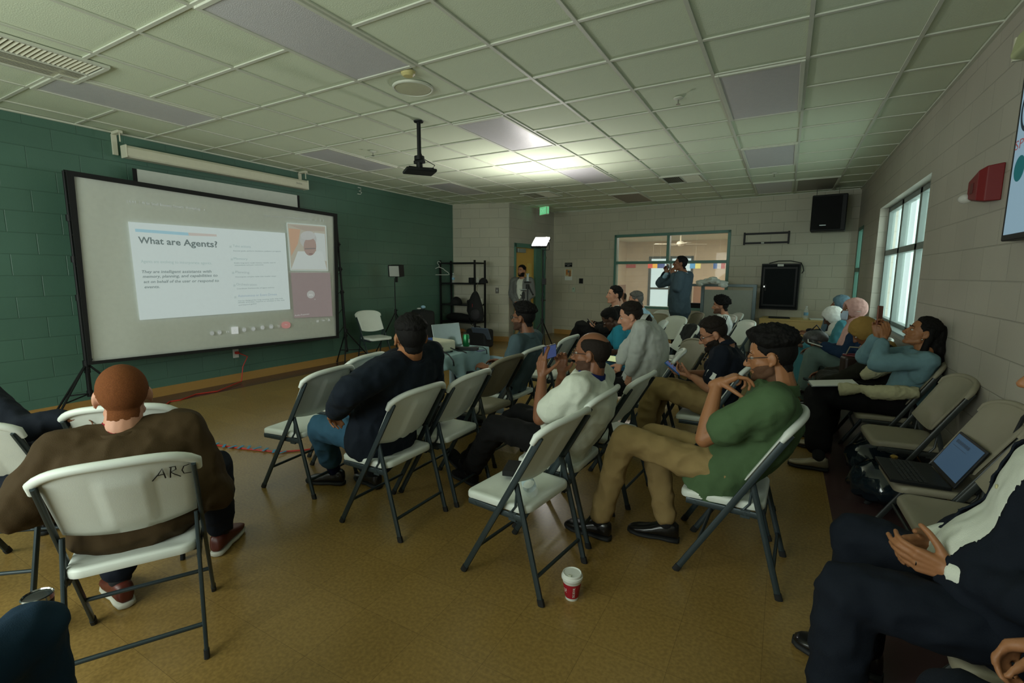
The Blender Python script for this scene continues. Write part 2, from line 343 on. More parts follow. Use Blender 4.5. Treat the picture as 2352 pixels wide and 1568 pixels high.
side_window('window_3', 7.98, 8.58, .86, 2.26, 1.55, [], 'narrow teal framed window in the right wall next to the back corner', M_teal, XR+.03)
for k, (a, b_) in enumerate(((-.3, 1.9), (2.3, 4.3))):
    Wn = struct(thing('window_%d' % (4+k), 'front wall window behind the camera', 'window')); mb = MB()
    for (x0, x1, z0, z1) in ((a, b_, .85, .91), (a, b_, 2.39, 2.45), (a, a+.06, .85, 2.45), (b_-.06, b_, .85, 2.45), ((a+b_)/2-.03, (a+b_)/2+.03, .85, 2.45)): mb.box(((x0+x1)/2, YF-.12, (z0+z1)/2), (x1-x0, .07, z1-z0))
    link('window_frame', mb, M_teal, Wn, bevel=.004)
struct(link('ground', MB().box((12, 4, -.3), (11.6, 30, .1)), mat('outside_paving', C(190, 196, 185), .8), smooth=False))
# ---- the hall behind the interior window
hallw = block_mat('hall_block_paint', C(222, 208, 178), 0, .6); hally = block_mat('hall_block_paint_side', C(222, 208, 178), 1, .6)
hb = mat('hall_brown_dado', C(150, 112, 84), .6)
wall('wall_hall_left', Vector((-.2, 9.5, 0)), Y3, -X3, 6.3, 3.2, [], hally)
gd0, gd1 = 3.95, 5.15
wall('wall_hall_back', Vector((-.4, 15.7, 0)), X3, Y3, 6.4, 3.2, [(1.0, 2.5, 0, 2.1)], hallw)
wall('wall_hall_right', Vector((5.95, 9.0, 0)), Y3, X3, 6.7, 3.2, [], hally)
struct(link('trim_3', MB().box((4.0, 15.69, .55), (3.7, .012, 1.1)).box((-.19, 12.6, .55), (.012, 6.1, 1.1)), hb, smooth=False))
struct(link('floor_hall', MB().box((2.8, 12.65, -.05), (6.4, 6.3, .1)), mat('hall_floor', C(120, 96, 80), .3), smooth=False))
struct(link('ceiling_hall', MB().box((2.8, 12.65, 2.67), (6.4, 6.3, .1)), M_tile, smooth=False))
W6 = struct(thing('door_2', 'glass entrance door far behind the interior window', 'door')); mb = MB()
for (x0, x1, z0, z1) in ((.6, 2.1, 2.02, 2.1), (.6, .68, 0, 2.1), (2.02, 2.1, 0, 2.1), (1.31, 1.39, 0, 2.1), (.6, 2.1, 0, .2), (.6, 2.1, .95, 1.02)): mb.box(((x0+x1)/2, 15.72, (z0+z1)/2), (x1-x0, .08, z1-z0))
link('door_frame', mb, mat('dark_bronze_frame', C(40, 48, 46), .4), W6, bevel=.004)
link('door_glass', MB().box((1.35, 15.74, 1.05), (1.4, .008, 2.0)), M_glass, W6, smooth=False)
fan = tag(thing('ceiling_fan', 'pale ceiling fan hanging in the hall behind the interior window', 'fan', tuple(plane_y(1563, 560, 12.2).xy)+(2.62,)), 'pale ceiling fan hanging in the hall behind the interior window', 'fan')
link('downrod', MB().cyl((0, 0, 0), (0, 0, -.28), .018), M_cream, fan); link('motor_housing', MB().lathe([(.03, -.24), (.09, -.27), (.11, -.33), (.06, -.38), (.02, -.39)]), M_cream, fan)
for k in range(4): link('blade', MB().box(rotz(k*PI/2+.5)@Vector((.42, 0, -.33)), (.56, .13, .01), rotz(k*PI/2+.5)), M_cream, fan, bevel=.004)
for (px_, y, cols, lab) in ((1499, 13.0, ((190, 60, 40), (220, 170, 50)), 'red and yellow pennant flag hanging in the hall'), (1597, 12.4, ((60, 140, 190), (210, 210, 120)), 'blue and green pennant flag hanging in the hall'), (1652, 11.9, ((60, 110, 190), (225, 225, 225), (200, 60, 60)), 'blue white and red pennant flag hanging in the hall'), (1516, 13.4, ((50, 80, 170), (70, 90, 170)), 'plain blue pennant flag hanging in the hall')):
    pf = plane_y(px_, 608, y); F = thing('pennant_flag', lab, 'flag', tuple(pf)); n = len(cols)
    for k, c_ in enumerate(cols): link('stripe', MB().box((-.14+.28*(k+.5)/n, 0, 0), (.28/n, .004, .2)), mat('flag_%d_%d_%d' % c_, C(*c_), .7), F, smooth=False)
    link('string', MB().cyl((0, 0, .1), (0, 0, 2.62-pf.z), .002, 6), M_cream, F)
tag(link('wall_notice', MB().box(plane_y(1449, 611, 15.66), (.34, .01, .12)), mat('red_notice', C(200, 60, 50), .6), smooth=False), 'small red notice on the hall wall beyond the window', 'sign')
# ---- ceiling fixtures
LIT = [(3, 0, 'first light panel'), (-1, 0, ''), (3, 4, ''), (-1, 4, ''), (3, 8, ''), (-1, 8, ''), (7, 4, ''), (7, 8, ''), (7, 12, ''), (8, 12, ''), (3, 12, '')]
LAB = ['long grey ceiling light panel at the top of the room nearest the camera', 'long grey ceiling light panel beside the green wall above the white screen case', 'glowing white ceiling light panel beside the hanging projector mount',
       'small grey ceiling light panel between the screen case and the projector mount', 'half lit ceiling light panel just behind the glowing one', 'grey ceiling light panel near the green wall with the bright ceiling patch beside it',
       'largest square looking grey light panel on the right side of the ceiling', 'middle grey light panel in the right hand line of three', 'farthest grey light panel in the right hand line above the television bracket',
       'brownish narrow ceiling panel above the black loudspeaker', 'brownish ceiling light panel above the interior window']
M_dbr = mat('dull_diffuser', C(140, 136, 122), .5)
fl0 = None
for k, (i, j, _) in enumerate(LIT):
    F = thing('ceiling_light', LAB[k], 'light', ((i+.5)*T, (j+1)*T, ZC), group='recessed ceiling light panels')
    mb = MB()
    for (cx, cy, dx, dy) in ((-.28, 0, .03, 1.2), (.28, 0, .03, 1.2), (0, -.585, .53, .03), (0, .585, .53, .03)): mb.box((cx, cy, -.004), (dx, dy, .018))
    link('frame', mb, M_tbar, F, bevel=.003)
    link('diffuser', MB().box((0, 0, .0), (.54, 1.15, .012)), M_dbr if k >= 9 else M_diff, F, smooth=False)
def vent(x, y, lab, s=.56, dark=1):
    V = thing('air_vent', lab, 'vent', (x, y, ZC), group='louvred ceiling vents')
    link('vent_frame', MB().box((-.29, 0, -.006), (.03, .6, .02)).box((.29, 0, -.006), (.03, .6, .02)).box((0, -.29, -.006), (.55, .03, .02)).box((0, .29, -.006), (.55, .03, .02)).box((0, 0, -.006), (.02, .55, .02)), M_tbar, V, bevel=.002)
    link('duct_opening', MB().box((0, 0, .003), (.56, .56, .004)), mat('vent_dark', C(70, 74, 66), .7), V, smooth=False)
    a = MB(); R = Matrix.Rotation(.7, 3, 'Y')
    for q in range(10): a.box((-.26+.026*q, 0, -.006), (.018, .54, .002), R)
    link('slat', a, M_cream, V, smooth=False); a = MB(); R = Matrix.Rotation(-.7, 3, 'X')
    for q in range(20): a.box((.14, -.26+.027*q, -.006), (.25, .018, .002), R)
    link('slat', a, M_cream, V, smooth=False)
vent(.15, -.15, 'square louvred ceiling vent in the upper left corner of the room'); vent(3.35, 6.4, 'small louvred ceiling vent above the interior window'); vent(.75, 6.7, 'dark ceiling vent next to the bright patch near the door')
SP = thing('ceiling_speaker', 'round flush speaker in the ceiling in front of the hanging projector mount', 'speaker', (2.12, 1.53, ZC))
link('grille', MB().lathe([(.0, -.012), (.13, -.012), (.145, -.008), (.15, -.002), (.15, .01)], seg=48), mat('speaker_grille', C(186, 188, 156), .7, bump=.8, bscale=400), SP)
link('rim', MB().lathe([(.145, -.002), (.150, -.014), (.160, -.010), (.163, .004)], seg=48, cap=False), M_tbar, SP)
for q, (x, y, lab) in enumerate(((3.95, 2.8, 'sprinkler head on the ceiling left of the largest right hand light panel'), (.33, 2.85, 'sprinkler head on the ceiling left of the projector mount'), (4.6, 6.6, 'farthest sprinkler head on the ceiling beside the small vent'))):
    S = thing('sprinkler_head', lab, 'sprinkler', (x, y, ZC), group='ceiling sprinkler heads')
    link('escutcheon', MB().lathe([(.0, -.012), (.022, -.012), (.04, -.002), (.04, .004)]), M_tbar, S); link('deflector', MB().cyl((0, 0, -.01), (0, 0, -.045), .006, 8).lathe([(0, -.045), (.018, -.047), (.018, -.05), (0, -.05)]), M_chrome, S)
# smoke-stained cover by the near panel
tag(link('smoke_detector', MB().lathe([(0, -.035), (.035, -.033), (.052, -.018), (.055, .0)], (2.30, 1.27, ZC)), mat('yellowed_plastic', C(200, 190, 130), .5)), 'small yellowed round cover at the corner of the near light panel', 'smoke detector')
# ================================================================ FOLDING CHAIRS
def sqring(p0, p1, wx, wy, seg=12):
    """flat oval tube between two points, wx across (x), wy fore-aft"""
    p0 = Vector(p0); p1 = Vector(p1); t = (p1-p0).normalized(); X = (Vector((1, 0, 0))-t*t.x).normalized(); Y = t.cross(X)
    R = []
    for p in (p0, p1):
        r = []
        for q in range(seg):
            a = 2*PI*q/seg; c, s_ = math.cos(a), math.sin(a); e = .65
            r.append(p+X*(wx/2*math.copysign(abs(c)**e, c))+Y*(wy/2*math.copysign(abs(s_)**e, s_)))
        R.append(r)
    return R
def rod(mb, p0, p1, wx=.016, wy=.028): return mb.loft(sqring(p0, p1, wx, wy))
def rrect(hx, hy, r, n=7, top=None):
    pts = []
    for cx, cy, a0 in ((hx-r, hy-r, 0), (-hx+r, hy-r, 90), (-hx+r, -hy+r, 180), (hx-r, -hy+r, 270)):
        for q in range(n):
            a = math.radians(a0+90*q/(n-1)); pts.append((cx+r*math.cos(a), cy+r*math.sin(a)))
    return pts
def ybar(z): return .191-(.431)*z/.75
def make_chair(mw, ms, name='folding_chair'):
    t = thing(name, '', 'chair')
    for s in (-1, 1):
        mb = MB(); rod(mb, (s*.213, ybar(.012), .012), (s*.213, ybar(.775), .775), .015, .030)
        lg = link('leg', mb, ms, t, bevel=0)
        mb = MB(); rod(mb, (s*.213, ybar(0), .0), (s*.213, ybar(.03), .03), .02, .034); link('foot_cap', mb, M_rubber, lg)
        mb = MB(); rod(mb, (s*.197, -.118, .53), (s*.200, -.258, .012), .015, .028)
        lg = link('leg', mb, ms, t)
        mb = MB(); rod(mb, (s*.200, -.262, .0), (s*.200, -.254, .03), .02, .033); link('foot_cap', mb, M_rubber, lg)
        mb = MB(); rod(mb, (s*.197, .16, .372), (s*.197, -.17, .372), .014, .03); mb.tube([(s*.197, -.05, .372), (s*.197, -.09, .385), (s*.197, -.115, .42), (s*.197, -.122, .50)], .006, 8)
        mb.box((s*.197, -.10, .37), (.012, .04, .04)); link('seat_bracket', mb, ms, t)
    mb = MB(); mb.cyl((-.213, ybar(.16), .16), (.213, ybar(.16), .16), .0085, 12); link('crossbar', mb, ms, t)
    mb = MB(); mb.cyl((-.200, -.228, .12), (.200, -.228, .12), .0085, 12); link('crossbar', mb, ms, t)
    mb = MB(); mb.cyl((-.205, .12, .372), (.205, .12, .372), .0085, 12).cyl((-.205, -.10, .372), (.205, -.10, .372), .0085, 12); link('crossbar', mb, ms, t)
    # moulded seat
    def seat_ring(ins, z):
        pts = rrect(.196-ins, .185-ins, .055-min(ins, .03)); out = []
        for u, v in pts:
            w_ = 1.0+.035*max(0, min(1, (v+.02)/.15)); sag = 0
            zz = z-.012*max(0, (abs(v)-.12)/.06)*(1 if v > 0 else -.25)
            out.append(Vector((u*w_, v+.008, zz)))
        return out
    Z = .425; mb = MB(); rings = [seat_ring(.016, Z-.036), seat_ring(.002, Z-.034), seat_ring(.0, Z-.028), seat_ring(.0, Z-.010), seat_ring(.004, Z-.003), seat_ring(.012, Z), seat_ring(.03, Z-.002), seat_ring(.06, Z-.007), seat_ring(.12, Z-.011)]
    mb.loft(rings); link('seat', mb, mw, t, auto=60)
    # backrest: curved panel with rolled top edge and a recessed middle on the rear
    ZB0, ZB1 = .53, .80
    def bpnt(u, v, off, hw):     # u -1..1 across, v 0..1 up
        z = ZB0+(ZB1-ZB0)*v; top = .028*(1-abs(u)**2.6)*v; bot = -.03*(1-u*u)*(1-v)
        z += top+bot-.022*(abs(u)**7)*v; x = u*(hw+.012*v); y = ybar(z)+.020-.034*(1-u*u)
        return Vector((x, y+off, z))
    nu, nv = 25, 13; fr_, bk = [], []
    for j in range(nv):
        v = j/(nv-1)
        for i in range(nu):
            u = -1+2*i/(nu-1); hw = .200
            th = .010
            rec = 0
            if -.30 < u < .34 and .10 < v < .80: rec = .011
            e = min(1, min(1-abs(u), .06)/.06)*min(1, min(v, 1-v, .06)/.06)
            fr_.append(bpnt(u, v, th*(.3+.7*e)+.004, hw)); bk.append(bpnt(u, v, -th*(.3+.7*e)+rec*-1+.004, hw))
    mb = MB(); n = nu*nv; vs = fr_+bk; fs = []
    for j in range(nv-1):
        for i in range(nu-1):
            a = j*nu+i; fs.append((a, a+1, a+nu+1, a+nu)); fs.append((n+a, n+a+nu, n+a+nu+1, n+a+1))
    for i in range(nu-1):
        a = i; fs.append((a, n+a, n+a+1, a+1)); a = (nv-1)*nu+i; fs.append((a, a+1, n+a+1, n+a))
    for j in range(nv-1):
        a = j*nu; fs.append((a, a+nu, n+a+nu, n+a)); a = j*nu+nu-1; fs.append((a, n+a, n+a+nu, a+nu))
    mb.add(vs, fs)
    tp = [bpnt(-1.0, .86, -.004, .215)]+[bpnt(-1+2*k/24, 1.0, -.004, .211) for k in range(25)]+[bpnt(1.0, .86, -.004, .215)]
    mb.tube(tp, [.012]+[.0165]*25+[.012], 12)
    link('backrest', mb, mw, t, auto=50)
    KID[t.name] = kids(t)
    for c in KID[t.name]: KID[c.name] = kids(c)
    return t
protoW = make_chair(M_white, M_steel); protoT = make_chair(M_tan, mat('brown_grey_steel', C(58, 62, 60), .38, metal=.3))
usedp = set()
GA, GB, GC, GD = 'white folding chairs set out in rows', 'beige folding chairs set out in rows', 'white folding chairs at the back of the room', 'beige folding chairs along the right wall'
def chair(x, y, deg, label, group, tan=False):
    p = protoT if tan else protoW
    c = p if p.name not in usedp else copy_tree(p)
    usedp.add(p.name); c.location = (x, y, 0); c.rotation_euler = (0, 0, math.radians(deg)); tag(c, label, 'chair', group); return c
CH = [
 (2.709, -.84, 60, 'white folding chair lettered ARC on its back, under the man in the brown blazer', GA, 0),
 (1.70, -.93, 40, 'white folding chair cut by the left edge of the picture, beside the brown blazer', GA, 0),
 (1.94, -.49, 50, 'white folding chair showing only its top edge in front of the red haired man', GA, 0),
 (2.007, .447, 96, 'empty white folding chair standing over the red cord, left of the navy blazer', GA, 0),
 (1.80, .97, 97, 'white folding chair half hidden between the navy blazer and the large screen', GA, 0),
 (2.865, .372, 89.5, 'white folding chair under the man in the navy blazer and blue trousers', GA, 0),
 (2.892, .845, 90.7, 'white folding chair with black headphones and bag on its seat, right of the navy blazer', GA, 0),
 (2.747, 1.991, 90, 'white folding chair under the man in the slate grey shirt', GA, 0),
 (2.716, 2.888, 89, 'white folding chair seen behind the raised phone of the man in the white polo', GA, 0),
 (3.782, .323, 83, 'empty white folding chair with a plastic bottle on its seat, behind the red paper cup', GA, 0),
 (3.778, .828, 89.5, 'white folding chair under the man in the white polo shirt', GA, 0),
 (3.855, 1.375, 85.5, 'white folding chair with a black rucksack on it, right of the white polo', GA, 0),
 (4.675, .868, 88, 'white folding chair under the man in the green polo shirt', GA, 0),
 (4.62, 1.40, 88, 'white folding chair just beyond the green polo shirt, its backrest behind his raised arm', GA, 0),
 (4.40, 2.17, 88, 'white folding chair under the bearded man in the navy polo', GA, 0),
 (3.87, 2.42, 97, 'white folding chair with a black jacket, under the heavy man in the pale grey shirt', GA, 0),
 (3.42, 3.30, 105, 'white folding chair under the boy in the turquoise shirt', GA, 0),
 (2.84, 6.75, 135, 'white folding chair farthest back, just in front of the standing photographer', GC, 0),
 (3.31, 5.63, 140, 'white folding chair right of the beige one, in front of the standing photographer', GC, 0),
 (3.65, 4.5, 124, 'white folding chair with a black coat over it behind the pale grey shirt', GC, 0),
 (3.92, 6.37, 123, 'white folding chair just below the curly haired man in the striped jersey', GC, 0),
 (4.22, 5.52, 119, 'white folding chair nearest the grey stage rail, empty, rightmost of the back chairs', GC, 0),
 (3.98, 6.05+.85, 112, 'white folding chair under the curly haired man in the striped jersey', GC, 0),
 (2.8, 4.6, 115, 'white folding chair under the man in the black suit with a crossed leg', GC, 0),
 (3.2, 4.95, 110, 'white folding chair under the grey haired man in the pale blue shirt', GC, 0),
 (-1.0, 4.10, 255, 'white folding chair standing alone by the green wall next to the screen', 'white folding chair by the green wall', 0),
 (5.50, 4.25, 87, 'white folding chair under the woman in the pink headscarf', 'white folding chairs along the right wall', 0),
 (5.45, 5.0, 90, 'white folding chair under the woman in the white headscarf', 'white folding chairs along the right wall', 0),
 (5.45, 5.9, 90, 'white folding chair farthest along the right wall, in the back corner', 'white folding chairs along the right wall', 0),
 (5.56, 3.47, 90, 'white folding chair under the woman in the tan headscarf', 'white folding chairs along the right wall', 0),
 (2.787, 1.506, 87.5, 'empty beige folding chair between the white ones, beside the cloth covered table', GB, 1),
 (3.935, 3.036, 126, 'beige folding chair with a black laptop sleeve, left of the bearded man in navy', GB, 1),
 (2.98, 5.98, 142, 'beige folding chair among the white ones below the standing photographer', GB, 1),
 (3.42, 6.62, 121, 'beige folding chair seen side on, left of the curly haired man', GB, 1),
 (5.585, 2.88, 90, 'beige folding chair under the woman in the pale blue cardigan', GD, 1),
 (5.585, 2.22, 93, 'empty beige folding chair against the right wall, next to the pale blue cardigan', GD, 1),
 (5.585, 1.46, 93, 'beige folding chair with an open black laptop on its seat', GD, 1),
 (5.585, .97, 92, 'beige folding chair showing only a seat corner beside the white shirted man in the suit', GD, 1),
 (5.53, .12, 85, 'beige folding chair under the man in the dark suit with folded hands', GD, 1),
 (5.585, -.5, 86, 'beige folding chair hidden at the lower right corner', GD, 1),
]
for x, y, d, lab, gr, tn in CH: chair(x, y, d, lab, gr, bool(tn))
M_ink = mat('black_ink', C(15, 18, 20), .5)
A0 = [o for o in bpy.data.objects if o.get('label', '').startswith('white folding chair lettered')][0]
bpy.context.view_layer.update()
def stroke_text(parent, strokes, org, xd, yd, w, m, name='lettering'):
    mb = MB(); nn = xd.cross(yd).normalized()
    for st in strokes:
        pts = [org+xd*u+yd*v+nn*.0 for u, v in st]; mb.tube(pts, w, 6, r2=w*.4, ref=nn.cross(xd))
    return link(name, mb, m, parent)
tk = .013
org = Vector((.088, ybar(.735)-.012, .725)); xd = Vector((1, .12, 0)).normalized(); yd = Vector((0, -.5, .87)).normalized()
S_ = .055
ARC = [[(0, 0), (.35, .5), (.62, 1.0), (.66, .5), (.70, .05)], [(.25, .42), (.68, .46)], [(.95, 0), (1.0, .5), (1.08, 1.0)], [(.98, .98), (1.3, 1.0), (1.32, .7), (1.02, .52), (1.2, .25), (1.5, -.08)], [(2.05, .95), (1.75, .85), (1.62, .5), (1.7, .15), (2.1, .12)]]
stroke_text(A0, [[(u*S_, v*S_) for u, v in st] for st in ARC], org, xd, yd, .0022, M_ink)
# ================================================================ BIG PROJECTION SCREEN ON TRIPODS
XS = -1.18
def sc(px, py, off=0): return plane_x(px, py, XS+off)
PS = thing('portable_projection_screen', 'large white projection screen with black border stretched between two black tripod poles', 'screen', (XS, 2.0, 0))
def lk(name, mb, m, par=PS, **k):
    o = link(name, mb, m, par, **k)
    if par is not None:
        q = par; off = Vector((0, 0, 0))
        while q is not None: off += Vector(q.location); q = q.parent
        o.location = -off
    return o
def world_child(o, par):
    """children are modelled in world space: shift so that they stay put under an unrotated parent"""
    off = Vector((0, 0, 0)); q = par
    while q is not None: off += Vector(q.location); q = q.parent
    o.parent = par; o.location = Vector(o.location)-off; return o
TL, TR_, BR_, BL = (146, 388), (774, 494), (779, 768), (203, 838)
def quadpt(qd, u, v, off=0):     # u right, v down, bilinear in the projector's own picture
    a, b_, c_, d_ = [sc(*q, off) for q in qd]
    return (a*(1-u)+b_*u)*(1-v)+(d_*(1-u)+c_*u)*v
IN = [(170, 404), (768, 497), (774, 771), (212, 830)]; OUT = [(152, 390), (775, 491), (779, 776), (204, 838)]
mb = MB(); nu, nv = 60, 30; vs = []
for j in range(nv+1):
    for i in range(nu+1):
        u, v = i/nu, j/nv; p = quadpt(OUT, u, v); p.x += .010*math.sin(u*34+v*3)*math.exp(-u*7)+.006*math.sin(u*60+3*v)*math.exp(-(1-u)*16)+.004*noise.noise(Vector((u*6, v*3, 0)))-.016; vs.append(p)
mb.add(vs, [(j*(nu+1)+i, j*(nu+1)+i+1, (j+1)*(nu+1)+i+1, (j+1)*(nu+1)+i) for j in range(nv) for i in range(nu)])
fab = lk('screen_fabric', mb, M_screenfab, auto=0); sm_ = fab.modifiers.new('solid', 'SOLIDIFY'); sm_.thickness = .003; sm_.offset = -1
def quadmesh(qi, qo, off, th=.004):
    mb = MB()
    for k in range(4):
        n = (k+1) % 4; a = [sc(*qo[k], off), sc(*qo[n], off), sc(*qi[n], off), sc(*qi[k], off)]; b_ = [p+Vector((-th, 0, 0)) for p in a]; mb.loft([a, b_])
    return mb
lk('black_border', quadmesh(IN, OUT, .022, .020), M_blackf, smooth=False)
def pole(pxt, pyt, pxb, pyb, feet):
    Xp = XS-.03; top = plane_x(pxt, pyt, Xp); bot = plane_x(pxb, pyb, Xp); bot.z = .22
    mb = MB(); mid = bot.lerp(top, .45)
    mb.cyl(bot, mid, .020, 14).cyl(mid, top, .014, 14)
    P = lk('pole', mb, M_black)
    for f_ in (.12, .45, .62, .80): c = bot.lerp(top, f_); mb = MB().cyl(c-Vector((0, 0, .03)), c+Vector((0, 0, .03)), .026, 14); mb.cyl(c, c+Vector((.05, .0, 0)), .007, 8); world_child(link('clamp', mb, M_black, None), P)
    hub = bot+Vector((0, 0, .33)); low = bot+Vector((0, 0, .02))
    lk('leg_collar', MB().cyl(hub-Vector((0, 0, .03)), hub+Vector((0, 0, .03)), .03, 14), M_black); lk('leg_collar', MB().cyl(low-Vector((0, 0, .03)), low+Vector((0, 0, .03)), .026, 14), M_black)
    for (dx, dy) in feet:
        ft = Vector((bot.x+dx, bot.y+dy, .014)); mb = MB().cyl(hub, ft, .010, 10).cyl(low, hub.lerp(ft, .62), .007, 8).ell(ft+Vector((0, 0, .004)), (.018, .018, .016)); lk('leg', mb, M_black)
    return bot, top
b0, t0 = pole(146, 392, 207, 905, ((.30, -.42), (-.28, -.22), (.12, .42)))
b1, t1 = pole(772, 497, 796, 800, ((.42, -.42), (.10, .45), (-.30, .05)))
mb = MB().cyl(t0, t1, .012, 10); lk('top_bar', mb, M_black)
mb = MB()
for k in range(7):
    f_ = k/6; a = sc(146+(203-146)*f_, 394+(826-394)*f_, .0); b_ = b0.lerp(t0, 1-f_*.82); mb.tube([a+Vector((.01, .03, 0)), b_], .006, 6)
    a = sc(774+(5)*f_, 497+(765-497)*f_, .0); b_ = b1.lerp(t1, 1-f_*.80); mb.tube([a+Vector((.01, -.02, 0)), b_], .005, 6)
lk('strap', mb, M_black)
# the projected picture
def emis(name, rgb, e, base=.35):
    m = mat(name, tuple(x*base for x in C(*rgb)), .8); b = m.node_tree.nodes['Principled BSDF']; b.inputs['Emission Color'].default_value = (*C(*rgb), 1); b.inputs['Emission Strength'].default_value = e; return m
def patch(name, qd, rgb, off, m=None, par=None, e=.55):
    mb = MB(); n = 8; vs = []
    for j in range(n+1):
        for i in range(n+1): vs.append(quadpt(qd, i/n, j/n, off))
    mb.add(vs, [(j*(n+1)+i, j*(n+1)+i+1, (j+1)*(n+1)+i+1, (j+1)*(n+1)+i) for j in range(n) for i in range(n)])
    return lk(name, mb, m or emis('proj_%d_%d_%d' % rgb, rgb, e), smooth=False)
def ptext(txt, p0, p1, h0, h1, rgb, bold=0, italic=0, off=.016):
    """projected line of text: baseline p0 -> p1 with letter heights h0,h1 (photo pixels on the screen plane)"""
    me = text_mesh(txt, bold, italic); xs = [v.co.x for v in me.vertices]; x0, x1 = min(xs), max(xs)
    for v in me.vertices:
        u = (v.co.x-x0)/(x1-x0); w_ = v.co.y/.70
        px = p0[0]+(p1[0]-p0[0])*u; py = p0[1]+(p1[1]-p0[1])*u-(h0+(h1-h0)*u)*w_; px -= .09*(h0+(h1-h0)*u)*w_
        v.co = sc(px, py, off)
    return lk('projected_text', me, emis('proj_%d_%d_%d' % rgb, rgb, .5), smooth=False)
SL = [(294, 509), (655, 535), (667, 710), (321, 735)]
patch('projected_slide', SL, (205, 219, 216), .012)
def sq(u, v):   # slide coordinates -> photo pixel
    a, b_, c_, d_ = SL; return ((a[0]*(1-u)+b_[0]*u)*(1-v)+(d_[0]*(1-u)+c_[0]*u)*v, (a[1]*(1-u)+b_[1]*u)*(1-v)+(d_[1]*(1-u)+c_[1]*u)*v)
patch('projected_bar', [(310, 525), (432, 534), (434, 541), (311, 532)], (160, 200, 212), .014)
patch('projected_bar', [(432, 534), (497, 538), (498, 543), (434, 541)], (198, 192, 184), .014)
ptext('What are Agents?', (318, 558), (500, 568), 15, 14, (118, 134, 132), bold=.02)
ptext('Agents are evolving to incorporate agents.', (324, 603), (487, 607), 7, 6, (176, 200, 196))
for k, (tx, a, b_) in enumerate((('They are intelligent assistants with', (326, 627), (486, 626)), ('memory, planning, and capabilities to', (328, 638), (500, 635)), ('act on behalf of the user or respond to', (330, 650), (503, 647)), ('events.', (332, 662), (367, 661)))): ptext(tx, a, b_, 6.6, 6.2, (136, 152, 150), bold=.015, italic=.2)
for tx, a, b_, r in (('Take actions', (535, 567), (576, 569), (168, 192, 190)), ('Memory', (537, 596), (569, 597), (168, 192, 190)), ('Planning', (541, 627), (573, 628), (170, 188, 186)), ('Orchestration', (543, 655), (590, 656), (170, 188, 186)), ('Autonomous or Event Driven', (547, 682), (636, 678), (160, 184, 198))): ptext(tx, a, b_, 5.4, 5.2, r)
for tx, a, b_ in (('Execute goals, perform decisions, analyze a program', (536, 577), (645, 578)), ('Enable long term recall, history, results, search', (538, 605), (633, 604)), ('transactions and past outcomes', (539, 610), (605, 609)), ('Decompose complex tasks into smaller steps', (541, 637), (634, 635)), ('Coordinate frameworks of agent actions', (544, 664), (630, 661)), ('Can be designed for long running tasks that help', (547, 692), (650, 686)), ('identify, prioritize, respond or escalate to the task', (547, 696), (654, 690)), ('and beyond gather', (548, 702), (590, 698))): ptext(tx, a, b_, 2.6, 2.4, (160, 178, 176), bold=.02)
for a in ((527, 564), (530, 593), (533, 624), (536, 653), (538, 680)): patch('projected_icon', [a, (a[0]+5, a[1]), (a[0]+5, a[1]+5), (a[0], a[1]+5)], (188, 205, 202), .014)
ptext('14:44', (292, 465), (313, 467), 6, 6, (188, 196, 190)); ptext('|', (320, 467), (321, 467), 6, 6, (170, 178, 172)); ptext('AI for Small Business Growth Workshop', (326, 468), (461, 483), 6, 6, (190, 198, 192), bold=.01); ptext('i', (469, 484), (471, 484), 5, 5, (185, 192, 188))
ptext('Shared session  Live Business Planning, presenting', (608, 496), (716, 505), 3.4, 3.4, (178, 186, 180)); ptext('o  [ ]', (722, 507), (744, 508), 4, 4, (178, 186, 180))
patch('projected_video_frame', [(658, 511), (749, 518), (754, 622), (667, 621)], (190, 204, 196), .012)
patch('projected_video', [(660, 513), (747, 520), (752, 620), (669, 619)], (176, 174, 158), .013)
patch('projected_video', [(663, 524), (690, 527), (684, 560), (669, 588)], (190, 160, 134), .014)
patch('projected_video', [(663, 516), (745, 522), (745, 531), (700, 530)], (168, 160, 146), .0142)
patch('projected_video', [(722, 534), (746, 537), (750, 600), (728, 590)], (192, 202, 198), .014)
def blob(cx, cy, rx, ry, rgb, off, rot=0, pw=1):
    n = 26; vs = [sc(cx, cy, off)]
    for k in range(n): a = 2*PI*k/n; x = rx*math.cos(a); y = ry*math.copysign(abs(math.sin(a))**pw, math.sin(a)); vs.append(sc(cx+x*math.cos(rot)-y*math.sin(rot), cy+x*math.sin(rot)+y*math.cos(rot), off))
    mb = MB().add(vs, [(0, 1+k, 1+(k+1) % n) for k in range(n)]); return lk('projected_video', mb, emis('proj_%d_%d_%d' % rgb, rgb, .5), smooth=False)
patch('projected_video', [(684, 577), (740, 577), (751, 619), (669, 618)], (196, 206, 202), .0146)
blob(708, 550, 19, 20, (184, 188, 184), .0150); blob(712, 566, 14.5, 21, (168, 150, 140), .0152); blob(707, 541, 17, 10, (190, 194, 190), .0154)
patch('projected_video', [(700, 570), (725, 569), (725, 571.5), (700, 572.5)], (130, 124, 120), .0156); blob(714, 583, 5, 1.6, (140, 120, 116), .0156)
patch('projected_tile', [(668, 626), (758, 626), (764, 726), (676, 730)], (164, 150, 148), .012, e=.42)
blob(714, 676, 9, 9, (186, 188, 184), .014); ptext('m', (710, 679), (718, 679), 5, 5, (225, 228, 224), off=.018); ptext('Audio Presenter', (677, 726), (711, 722), 3.4, 3.2, (214, 218, 214)); ptext('o', (722, 688), (725, 688), 3, 3, (210, 216, 212))
patch('projected_button', [(531, 751), (547, 750), (548, 766), (532, 767)], (214, 220, 216), .013); blob(657, 746, 10.5, 8, (196, 140, 134), .013, pw=.7)
